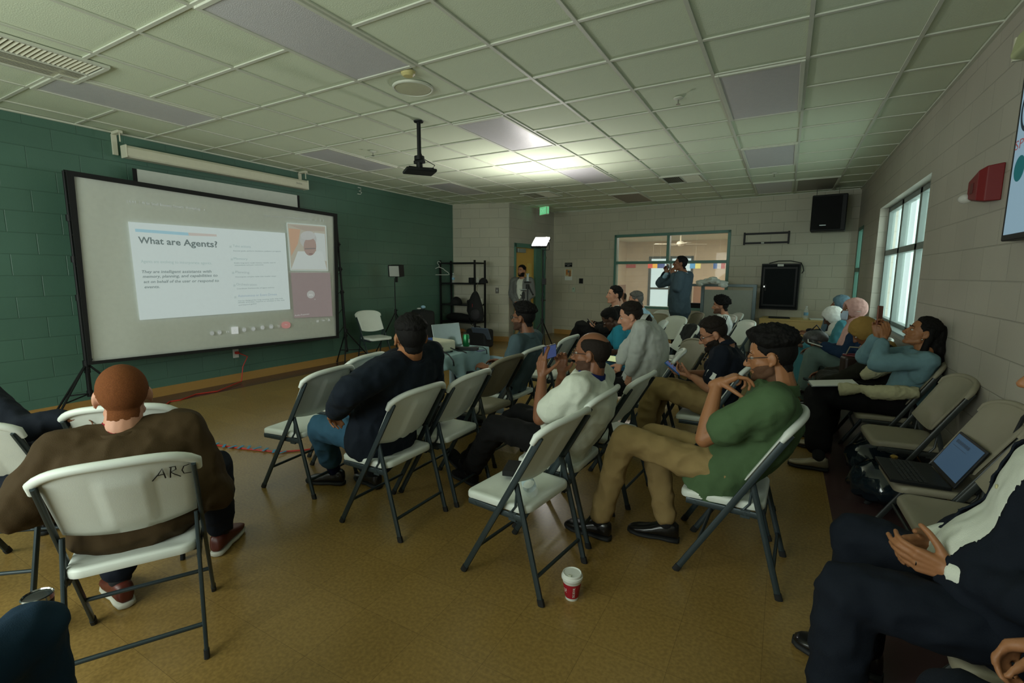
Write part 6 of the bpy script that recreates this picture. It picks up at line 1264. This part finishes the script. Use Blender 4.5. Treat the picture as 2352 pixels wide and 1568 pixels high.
'P22': {'pel': (5.549, 0.111, 0.5), 'neck': (5.559, 0.11, 1.014), 'sl': (5.525, -0.082, 0.967), 'sr': (5.592, 0.301, 0.967), 'hl': (5.533, 0.018, 0.5), 'hr': (5.566, 0.204, 0.5), 'head': (5.542, 0.113, 1.192), 'el': (5.48, -0.174, 0.686), 'wl': (5.325, 0.029, 0.627), 'kl': (5.082, -0.001, 0.509), 'al': (5.073, 0.001, 0.078), 'tl': (4.898, 0.032, 0.061), 'er': (5.565, 0.392, 0.683), 'wr': (5.325, 0.273, 0.604), 'kr': (5.145, 0.368, 0.518), 'ar': (5.188, 0.361, 0.089), 'tr': (5.013, 0.392, 0.072), 'side': (0.174, 0.985, -0)},
'P23': {'pel': (5.67, -0.504, 0.5), 'neck': (5.718, -0.509, 0.988), 'sl': (5.698, -0.693, 0.943), 'sr': (5.73, -0.324, 0.943), 'hl': (5.662, -0.594, 0.5), 'hr': (5.678, -0.415, 0.5), 'head': (5.702, -0.507, 1.157), 'el': (5.626, -0.727, 0.669), 'wl': (5.389, -0.639, 0.696), 'kl': (5.232, -0.599, 0.5), 'al': (5.273, -0.603, 0.092), 'tl': (5.104, -0.588, 0.075), 'er': (5.677, -0.291, 0.665), 'wr': (5.405, -0.331, 0.707), 'kr': (5.255, -0.335, 0.5), 'ar': (5.296, -0.338, 0.092), 'tr': (5.127, -0.324, 0.075), 'side': (0.087, 0.996, 0)},
}
HB = mat('black_hair', C(14, 12, 11), .75, spec=.2, bump=.8, bscale=500, stretch=(1, 1, .3)); HD = mat('dark_brown_hair', C(30, 23, 18), .75, spec=.2, bump=.8, bscale=500, stretch=(1, 1, .3)); HG_ = mat('ginger_hair', C(116, 68, 36), .85, spec=.15, bump=1.0, bscale=900, noise_amt=.45, noise_scale=260)
HY = mat('grey_hair', C(86, 84, 80), .6, bump=.8, bscale=500, noise_amt=.3, noise_scale=80)
M_navy = cloth('navy_blazer_cloth', (20, 28, 38)); M_brownc = cloth('brown_corduroy', (62, 48, 28)); M_jean = cloth('blue_denim', (52, 88, 112)); M_dkjean = cloth('dark_blue_denim', (22, 46, 66)); M_blk = cloth('black_trouser_cloth', (17, 17, 18)); M_khaki = cloth('khaki_chino', (148, 126, 84)); M_dkn = cloth('dark_navy_cloth', (18, 24, 34))
M_wpolo = cloth('white_pique', (205, 210, 196)); M_royal = cloth('royal_blue_collar', (24, 36, 92)); M_grn = cloth('green_pique', (74, 98, 66)); M_slate = cloth('slate_grey_jersey', (74, 92, 98)); M_pale = cloth('pale_grey_shirting', (176, 180, 174)); M_turq = cloth('turquoise_cotton', (48, 138, 162)); M_suitg = cloth('grey_suiting', (112, 114, 112)); M_suitb = cloth('blue_grey_suiting', (66, 82, 92)); M_wsh = cloth('white_shirting', (214, 218, 206)); M_lbl = cloth('light_blue_shirting', (150, 184, 204)); M_redsh = cloth('crimson_shirt', (132, 22, 40))
M_leather = mat('black_leather', C(16, 16, 17), .3, coat=.3); M_brleather = mat('oxblood_leather', C(84, 34, 24), .4); M_wsole = mat('white_sole', C(190, 190, 176), .5); M_sock = cloth('navy_sock', (18, 24, 60))
Q = PJ_
F_ = lambda **k: k
def tagp(o): return o
person('P1', 'ginger haired person in a dark brown blazer seen from behind on the lettered chair', None, Q['P1'], look=157, skn='fair', vox=.007, hair='buzz', hairm=HG_, s=1.04, top=F_(kind='suit', m=M_brownc, sm=M_redsh, cut=False, low=-.42, joff=.026), legs=F_(kind='trousers', m=M_dkn, off=.014), shoes=F_(m=M_brleather, sole=M_wsole), belly=.03, curve=.03, wd=1.12)
person('P2', 'person in a navy sleeve stretching an arm along the chair at the left edge', None, Q['P2'], look=150, skn='brown', vox=.008, hair='short', hairm=HB, top=F_(kind='suit', m=M_dkn, sm=M_lbl, cut=False), legs=F_(kind='trousers', m=M_dkn), shoes=F_(m=M_leather))
person('P3', 'person of whom only a knee in blue jeans shows in the lower left corner', None, Q['P3'], look=160, skn='tan', vox=.009, hair='short', hairm=HB, top=F_(kind='tee', m=M_dkn), legs=F_(kind='jeans', m=M_dkjean, off=.016), shoes=F_(m=M_leather))
person('P4', 'black haired person in a navy blazer and blue trousers seen from behind', None, Q['P4'], look=148, skn='tan', vox=.0065, hair='flat', hairm=HB, s=1.03, top=F_(kind='suit', m=M_navy, sm=M_navy, cut=False, low=-.46, joff=.024), legs=F_(kind='trousers', m=M_jean, off=.016, hem=.72), shoes=F_(m=M_leather, sock=M_sock), hands=dict(l=F_(curl=.6)), belly=.05, wd=1.14)
person('P5', 'person with glasses in a slate grey shirt sitting in front of the tripods', None, Q['P5'], look=184, skn='brown', vox=.007, hair='thick', hairm=HB, specs=True, s=.98, beard=F_(th=.004), top=F_(kind='polo', m=M_slate), legs=F_(kind='trousers', m=M_dkn), shoes=F_(m=M_leather), curve=.04)
person('P7', 'balding person with glasses in a white polo with navy collar filming with a phone', None, Q['P7'], look=186, skn='brown', vox=.0045, hair='thin', hairm=HD, specs=True, beard=F_(th=.0015), top=F_(kind='polo', m=M_wpolo, cm=M_royal, low=-.26, off=.02), legs=F_(kind='trousers', m=M_blk, off=.016), shoes=F_(m=M_blk, sole=M_rubber), belly=.06, curve=.05,
       hands=dict(l=F_(d=(-.10, .12, 1), n=(.3, 1, 0), curl=.25, thumb=.5, spread=.03), r=F_(d=(.0, -.1, 1), n=(.2, -1, 0), curl=.55, thumb=.5)))
person('P8', 'person with glasses in a green polo and khaki trousers, hand at the mouth', None, Q['P8'], look=180, pitch=-10, skn='tan', vox=.0045, hair='thick', hairm=HB, specs=True, beard=F_(th=.003), s=1.02, top=F_(kind='polo', m=M_grn, low=-.27, off=.024), legs=F_(kind='trousers', m=M_khaki, off=.010), shoes=F_(m=M_leather), curve=.06,
       hands=dict(l=F_(d=(.75, .05, .42), n=(.35, .1, -1), curl=.75, thumb=.9, curls=[.55, .8, .95, 1.05], spread=.03), r=F_(d=(-.8, -.2, -.25), n=(.15, -.75, .5), curl=.65, thumb=.5)))
person('P9', 'bearded person with glasses in a navy polo looking down at a blue phone', None, Q['P9'], look=196, pitch=-24, skn='olive', vox=.0055, hair='short', hairm=HD, specs=True, beard=F_(th=.010, long=.012), top=F_(kind='polo', m=M_dkn), legs=F_(kind='trousers', m=M_khaki, off=.018), shoes=F_(m=M_leather), curve=.05,
       hands=dict(l=F_(d=(-1, .25, .1), n=(-.2, .4, .9), curl=.6, thumb=.6), r=F_(d=(-1, -.25, .1), n=(-.2, -.3, .9), curl=.6, thumb=.6)))
person('P10', 'heavy grey haired person in a pale grey shirt leaning forward over a phone', None, Q['P10'], look=198, pitch=-14, skn='fair', vox=.006, hair='short', hairm=HD, top=F_(kind='shirt', m=M_pale, off=.016, sl=.85, amp=.009), legs=F_(kind='trousers', m=M_blk, off=.018), shoes=F_(m=M_leather), belly=.12, curve=.06, wd=1.14,
       hands=dict(r=F_(n=(-.2, -.2, 1), curl=.5)))
person('P11', 'young person in a turquoise shirt bending the head down beside the pale grey shirt', None, Q['P11'], look=196, pitch=-38, skn='dark', vox=.0065, hair='short', hairm=HB, s=.92, specs=True, top=F_(kind='tee', m=M_turq), legs=F_(kind='jeans', m=M_jean), shoes=F_(m=M_leather), curve=.06)
person('P12', 'person in a black suit and white shirt sitting with one leg crossed', None, Q['P12'], look=218, pitch=3, skn='fair', vox=.007, hair='short', hairm=HB, top=F_(kind='suit', m=M_blk, sm=M_wsh, open=.05, vt=.45), legs=F_(kind='trousers', m=M_blk, off=.016), shoes=F_(m=M_leather), hands=dict(l=F_(n=(0, .3, 1), curl=.6)))
person('P13', 'grey haired person with glasses in a pale blue patterned shirt with an arm raised', None, Q['P13'], look=200, pitch=-12, skn='fair', vox=.007, hair='short', hairm=HY, specs=True, top=F_(kind='shirt', m=M_lbl, sl=.5), legs=F_(kind='trousers', m=M_dkn), shoes=F_(m=M_leather), curve=.04)
person('P14', 'standing person in a blue grey suit photographing with a phone by the interior window', None, Q['P14'], look=196, pitch=8, skn='brown', vox=.007, hair='short', hairm=HB, specs=True, s=.98, top=F_(kind='suit', m=M_suitb, sm=M_lbl, open=.06, vt=.12, flare=.9, low=-.40, joff=.032), legs=F_(kind='trousers', m=cloth('charcoal_trousers', (40, 46, 50)), off=.012, hem=.97), shoes=F_(m=M_leather), belly=.04, curve=-.02,
       hands=dict(l=F_(d=(-.5, .15, .85), n=(.0, 1, 0), curl=.6), r=F_(d=(-.2, -.15, 1), n=(.0, -1, 0), curl=.6)))
person('P6', 'bearded person in a light grey suit standing in front of the yellow door', None, Q['P6'], look=262, pitch=0, skn='olive', vox=.007, hair='short', hairm=HB, beard=F_(th=.009, long=.004), s=.98, top=F_(kind='suit', m=M_suitg, sm=M_wsh, open=.07, vt=.05, flare=.6, low=-.36, joff=.030), legs=F_(kind='trousers', m=M_khaki, off=.012, hem=.97), shoes=F_(m=M_brleather), hands=dict(l=F_(curl=.5), r=F_(curl=.5)))
person('P16', 'person in a dark olive shirt walking in the hall behind the interior window', None, Q['P16'], look=22, skn='brown', vox=.009, hair='buzz', hairm=HB, beard=F_(th=.004), top=F_(kind='tee', m=cloth('olive_cotton', (66, 70, 54))), legs=F_(kind='trousers', m=M_blk, hem=.97), shoes=F_(m=M_leather))
P15r = person('P15', 'curly haired bearded person in a white striped jersey sitting by the grey rail', None, Q['P15'], look=190, pitch=-4, skn='olive', vox=.007, hair='curly', hairm=HB, beard=F_(th=.006), top=F_(kind='jersey', m=cloth('white_jersey', (220, 224, 220))), legs=F_(kind='trousers', m=M_blk), shoes=F_(m=M_leather), curve=.04)
# women along the right wall
M_whj = cloth('white_scarf_cloth', (210, 212, 206)); M_pink = cloth('pink_floral_scarf', (200, 158, 150), amt=.25); M_tanh = cloth('tan_scarf_cloth', (148, 118, 62)); M_gbl = cloth('grey_blue_scarf', (84, 108, 120)); M_bbl = cloth('deep_blue_cloth', (26, 46, 72)); M_teald = cloth('teal_dress_cloth', (70, 130, 142)); M_sage = cloth('sage_grey_skirt', (96, 116, 110)); M_card = cloth('pale_blue_waffle_knit', (104, 136, 144), amt=.15)
r = person('P17', 'person in a white headscarf and teal clothes bending over a phone by the right wall', None, Q['P17'], look=186, pitch=-32, skn='dark', vox=.008, s=.95, top=F_(kind='robe', m=M_teald), legs=F_(kind='skirt', m=M_teald), shoes=F_(m=M_leather), headwrap=True, curve=.06); hijab(r[0], r[1], r[2], r[3], .95, M_whj, seed=1, drape=.16)
r = person('P18', 'person in a pink headscarf and pale blue face mask by the right wall', None, Q['P18'], look=196, pitch=0, skn='brown', vox=.007, s=.96, top=F_(kind='robe', m=M_bbl), legs=F_(kind='skirt', m=M_sage), shoes=F_(m=M_leather), headwrap='masked', curve=.04); hijab(r[0], r[1], r[2], r[3], .96, M_pink, seed=2, drape=.30)
H_, HR_ = r[2], r[3]; mb = MB(); rings = []
for k in range(7):
    z = -.005-.095*k/6; rings.append([H_+HR_@V(((.058-.020*(k/6)**2)*math.sin(a), .050+(.046+.014*math.sin(PI*k/6))*math.cos(a), z)) for a in [-1.35+2.7*q/16 for q in range(17)]])
mb.add([p for r_ in rings for p in r_], [(j*17+i, j*17+i+1, (j+1)*17+i+1, (j+1)*17+i) for j in range(6) for i in range(16)])
o = link('face_mask', mb, cloth('mask_pale_blue', (176, 196, 216)), r[0], auto=0); q_ = o.modifiers.new('s', 'SOLIDIFY'); q_.thickness = .003
for k in (-1, 1): link('mask_strap', MB().tube([H_+HR_@V((k*.050, .060, -.02)), H_+HR_@V((k*.088, .01, -.005)), H_+HR_@V((k*.092, -.03, -.01))], .0025, 6), M_paper, r[0])
r = person('P19', 'person in a grey blue headscarf half hidden behind the pink headscarf', None, Q['P19'], look=182, skn='brown', vox=.009, s=.93, top=F_(kind='robe', m=M_dkn), legs=F_(kind='skirt', m=M_dkn), shoes=F_(m=M_leather), headwrap=True); hijab(r[0], r[1], r[2], r[3], .93, M_gbl, seed=3)
r = person('P20', 'person in a tan headscarf with the head bowed beside the pale blue cardigan', None, Q['P20'], look=184, pitch=-42, skn='brown', vox=.0065, s=.98, top=F_(kind='robe', m=cloth('dark_olive_robe', (34, 34, 26))), legs=F_(kind='skirt', m=cloth('dark_olive_robe', (34, 34, 26))), shoes=F_(m=M_leather), headwrap=True, curve=.05, hands=dict(l=F_(n=(0, .3, 1), curl=.5))); hijab(r[0], r[1], r[2], r[3], .98, M_tanh, seed=4, drape=.26)
r = person('P21', 'long haired person in a pale blue cardigan holding up a phone', None, Q['P21'], look=182, pitch=18, skn='tan', vox=.0045, s=.97, hair='flat', hairm=HB, top=F_(kind='cardigan', m=M_card, off=.014, sl=.80, low=-.12), legs=F_(kind='skirt', m=M_blk, hem=.80), shoes=F_(m=mat('silver_leather', C(150, 140, 120), .35, metal=.5), name='loafer'), curve=.02,
       hands=dict(l=F_(d=(.05, .0, 1), n=(-.4, .9, 0), curl=.55, thumb=.5), r=F_(d=(-.05, .0, 1), n=(-.2, -1, 0), curl=.6, thumb=.5)))
root, J, H, HR = r[:4]; mb = MB()
for (x, y, z, a) in ((0, -.075, .02, .085), (0, -.085, -.05, .085), (0, -.075, -.12, .075), (.02, -.06, -.20, .065), (.02, -.05, -.28, .045)): mb.ell(H+HR@V((x, y, z)), (a*.95, a*.62, a*.95))
NK = J['neck']
for (dz_, a) in ((.02, .06), (-.06, .062), (-.14, .055), (-.20, .035)): mb.ell(NK+V((.070, -.01, dz_)), (a*.6, a*1.2, a*1.1))
for k in (-1, 1): mb.cap(H+HR@V((k*.06, -.03, .05)), H+HR@V((k*.066, -.045, -.13)), .026, .022)
remesh('long_hair', mb, .006, 4, HB, root, disp=folds(.004, 30, seed=2, zs=.2))
link('earring', MB().ell(H+HR@V((-.084, .002, -.042)), (.006, .006, .006)), M_chrome, root)
# the suited person at the lower right and the neighbour
r = person('P22', 'person in a dark suit and white shirt at the lower right with fingertips pressed together', None, Q['P22'], look=172, skn='tan', vox=.0042, s=1.05, hair='short', hairm=HB, top=F_(kind='suit', m=M_dkn, sm=M_wsh, open=.125, vt=-.35, flare=.3, low=-.18, sl=.72), legs=F_(kind='trousers', m=M_dkn, off=.02), shoes=F_(m=M_leather), belly=.13, wd=1.05,
       hands=dict(l=F_(d=(-1, .22, .12), n=(.30, 1, .1), curl=.38, thumb=.25, spread=.05, s=.95, curls=[.46, .42, .42, .44]), r=F_(d=(-.80, -.50, -.20), n=(.35, -.80, .0), curl=.40, thumb=.25, spread=.05, s=.95, curls=[.46, .44, .44, .46])))
root, J, H, HR = r[:4]
ax = (J['neck']-J['pel']).normalized(); sd = J['side']; fw = ax.cross(sd)
for k in 'lr': link('shirt_cuff', MB().tube([J['e'+k].lerp(J['w'+k], .72), J['e'+k].lerp(J['w'+k], .98)], [.046, .041], 20), M_wsh, root)
mb = MB(); d = (J['wl']-J['el']).normalized(); link('ring', MB().lathe([(.0105, -.002), (.0118, -.002), (.0118, .002), (.0105, .002)], J['wl']+V((-.085, .02, .00)), 20, frame((0, 1, 0), (-1, .22, 0)), cap=False), M_chrome, root)
for t_ in (.12, .32, .52, .70): 
    off_ = .124*1.05+.13*.5*1.05*2*math.exp(-((t_-.22)/.25)**2)*.53+.012; link('shirt_button', MB().cyl(J['pel']+ax*((J['neck']-J['pel']).length*t_)+fw*off_, J['pel']+ax*((J['neck']-J['pel']).length*t_)+fw*(off_+.004), .006, 12), mat('button_cream', C(190, 186, 140), .4), root)
person('P23', 'person of whom only a hand shows at the lower right edge', None, Q['P23'], look=172, skn='tan', vox=.009, hair='short', hairm=HB, top=F_(kind='suit', m=M_dkn, sm=M_wsh, cut=False), legs=F_(kind='trousers', m=M_dkn), shoes=F_(m=M_leather), hands=dict(r=F_(curl=.7, d=(-.7, .3, -.5))))
# ---- phones and things in hands
def phone(loc, R, lab, w_=.072, h_=.150, scr=None, name='smartphone', case=M_black, grp=None):
    o = thing(name, lab, 'phone', tuple(loc), 0, grp); link('phone_body', MB().box((0, 0, 0), (w_, .010, h_), R), case, o, bevel=.003)
    link('phone_screen', MB().box(R@V((0, -.0054, 0)), (w_-.008, .001, h_-.012), R), scr or mat('phone_screen_dark', C(14, 18, 24), .1), o, smooth=False); link('camera_bump', MB().box(R@V((w_*.25, .0065, h_*.36)), (.022, .003, .022), R), M_black, o, bevel=.002); return o
def orient(nrm_, up_): n = V(nrm_).normalized(); u = V(up_); u = (u-n*u.dot(n)).normalized(); return Matrix((u.cross(n)*-1, n*-1, u)).transposed()
g = lambda n, k: V(Q[n][k])
S1 = mat('phone_screen_blue', C(70, 84, 130), .2, emit=.5); S2 = mat('phone_screen_bright', C(190, 200, 150), .2, emit=.6)
phone((g('P7', 'wl')+g('P7', 'wr'))/2+V((-.02, 0, .135)), orient((1, -.05, .05), (0, 1, .0)), 'black phone held sideways by the person in the white polo', .078, .155, S1)
phone(g('P8', 'wr')+V((-.10, -.065, .02)), orient((.3, -.8, .5), (-.7, .1, .6)), 'dark phone held low by the person in the green polo', .075, .15, mat('phone_glossy', C(20, 40, 42), .08))
tag(link('black_wallet', MB().box(g('P8', 'wr')+V((-.05, -.02, .05)), (.10, .015, .12), orient((.3, -.8, .5), (-.3, .3, .8))), M_leather, bevel=.003), 'black wallet held behind the dark phone by the person in the green polo', 'wallet')
phone((g('P9', 'wl')+g('P9', 'wr'))/2+V((-.12, 0, .045)), orient((.6, -.1, .8), (-1, 0, .5)), 'phone with a blue case held by the bearded person in the navy polo', .072, .148, S1, case=mat('blue_case', C(40, 96, 150), .4))
phone(g('P10', 'wr')+V((-.10, 0, .03)), orient((.3, -.6, .75), (-1, -.3, .1)), 'phone with a bright colourful screen held by the person in the pale grey shirt', .072, .15, S2)
phone(g('P12', 'wl')+V((-.08, -.02, .06)), orient((.7, .1, .7), (-.6, 0, .8)), 'dark blue phone held by the person in the black suit', .07, .14)
phone((g('P14', 'wl')+g('P14', 'wr'))/2+V((-.05, 0, .13)), orient((1, 0, .1), (0, 1, 0)), 'dark red phone raised by the standing person in the blue grey suit', .075, .15, case=mat('dark_red_case', C(90, 30, 24), .4))
phone((g('P21', 'wl')+g('P21', 'wr'))/2+V((-.015, .03, .165)), orient((1, -.6, .05), (.15, 0, 1)), 'phone in a reddish brown case raised by the person in the pale blue cardigan', .072, .15, case=mat('copper_case', C(120, 62, 40), .4), scr=mat('copper_case', C(120, 62, 40), .4))
phone(g('P20', 'wl')+V((-.12, .0, .02)), orient((.2, 0, 1), (-1, 0, 0)), 'dark phone in the hand of the person in the tan headscarf', .07, .14)
phone(g('P18', 'wl')+V((-.09, -.02, .03)), orient((.3, -.3, .9), (-1, 0, 0)), 'phone with a pale edge in the lap of the person in the pink headscarf', .07, .14, case=M_paper)
# notebook and white scarf on the lap of the person in the cardigan
p = g('P21', 'kl')+V((.10, .0, .105)); NB = thing('spiral_notebook', 'open white spiral notebook on the lap of the person in the cardigan', 'notebook', tuple(p), .1); link('pages', MB().box((0, 0, 0), (.30, .20, .008), Matrix.Rotation(-.12, 3, 'Y')), M_paper, NB, bevel=.002); link('cover', MB().box((0, 0, -.006), (.31, .21, .003), Matrix.Rotation(-.12, 3, 'Y')), M_alu, NB)
mb = MB(); q0 = g('P21', 'pel')
mb.tube([q0+V((.06, -.22, .13)), q0+V((-.08, -.235, .115)), q0+V((-.20, -.22, .10)), q0+V((-.26, -.20, .115)), q0+V((-.33, -.19, .105)), q0+V((-.40, -.18, .09))], [.04, .055, .05, .028, .045, .05], 18)
tag(remesh('white_scarf', mb, .007, 3, cloth('ivory_scarf', (178, 174, 140)), None, disp=folds(.006, 30, seed=9)), 'ivory scarf knotted across the lap of the person in the cardigan', 'scarf')
mb = MB(); q1 = g('P20', 'sl'); mb.tube([q1+V((.12, -.10, -.06)), q1+V((.02, -.14, -.10)), q1+V((-.08, -.15, -.15)), q1+V((-.15, -.16, -.20))], [.03, .055, .06, .03], 16)
tag(remesh('pale_shawl', mb, .007, 3, cloth('ivory_scarf', (178, 174, 140)), None, disp=folds(.006, 30, seed=4)), 'loose ivory shawl between the tan headscarf and the pale blue cardigan', 'shawl')
hp = g('P18', 'kl')
HBg = thing('patterned_handbag', 'black handbag with pale pattern on the lap of the person in the pink headscarf', 'handbag', tuple(hp+V((.02, .22, .08)))); link('bag_body', MB().ell((0, 0, .06), (.12, .09, .09)), mat('black_white_pattern', C(60, 60, 60), .5, noise_amt=.9, noise_scale=60), HBg); link('bag_strap', MB().tube([(-.08, 0, .1), (0, 0, .2), (.08, 0, .1)], .008), M_black, HBg)
hp = g('P20', 'kl'); HB2 = thing('brown_handbag', 'dark brown handbag with a reddish rim standing beside the tan headscarf', 'handbag', tuple(hp+V((.18, .02, .10)))); link('bag_body', MB().box((0, 0, .07), (.20, .12, .18), rotz(.3)), mat('dark_brown_leather', C(44, 30, 24), .45), HB2, bevel=.03, bseg=3); link('rim', MB().tube([V((.09*math.cos(a), .055*math.sin(a), .165)) for a in [2*PI*k/20 for k in range(21)]], .006, 6, cap=False), mat('maroon_trim', C(110, 40, 44), .5), HB2); link('bag_strap', MB().tube([(-.07, 0, .16), (-.05, -.05, .24), (.05, -.05, .24), (.07, 0, .16)], .006), M_tan, HB2)
mb = MB()
for (dx, dy, dz_, a, b_, c_) in ((0, 0, .05, .17, .11, .05), (-.14, .0, .03, .14, .10, .04), (.15, .0, .025, .15, .10, .035), (.03, .0, .09, .08, .07, .04), (-.20, -.04, .0, .07, .05, .05), (.22, -.04, -.02, .09, .05, .05)): mb.ell(CLP+V((dx, dy, dz_)), (a, b_, c_))
tag(remesh('crumpled_cloth', mb, .008, 3, cloth('white_cloth', (226, 232, 228)), None, disp=folds(.016, 12, seed=21)), 'crumpled white cloth heaped on top of the grey rail', 'cloth')
# name stickers
q = g('P9', 'sl'); tagst = MB().box(q+V((-.055, -.075, -.14)), (.075, .003, .05), Matrix.Rotation(.35, 3, 'Y')@rotz(-.5)); tag(link('name_sticker', tagst, M_paper), 'white name sticker on the navy polo of the bearded person', 'sticker')
# jersey stripes
J = {k: V(v) for k, v in Q['P15'].items()}; pr = P15r[0]
for k in range(3): a = J['sl']+V((.03-.022*k, -.075, .055)); link('shoulder_stripe', MB().tube([a, a+V((-.01, -.03, -.05)), a+V((-.02, -.035, -.10))], .005, 6), M_blk, pr)
# black coat over the chair
mb = MB(); mb.loft([[V((w_*math.cos(a), y+d_*math.sin(a), z)) for a in [2*PI*k/24 for k in range(24)]] for (z, w_, d_, y) in ((.30, .20, .05, -.19), (.50, .24, .07, -.19), (.68, .24, .07, -.24), (.80, .20, .055, -.27), (.845, .10, .03, -.27))])
o = remesh('coat_body', mb, .010, 4, M_blackf, None, disp=folds(.016, 8, seed=6)); o.parent = CO; CO.rotation_euler = (0, 0, math.radians(124)); CO.location = (3.65, 4.5, 0)
CU_ = thing('clear_water_bottle', 'x', 'bottle'); bpy.data.objects.remove(CU_)
bottle('water_bottle', (3.28, 2.32, .0), 'clear water bottle on the floor beside the heavy person in the pale grey shirt', 1.0, None, C(120, 150, 170))
bpy.context.view_layer.update()
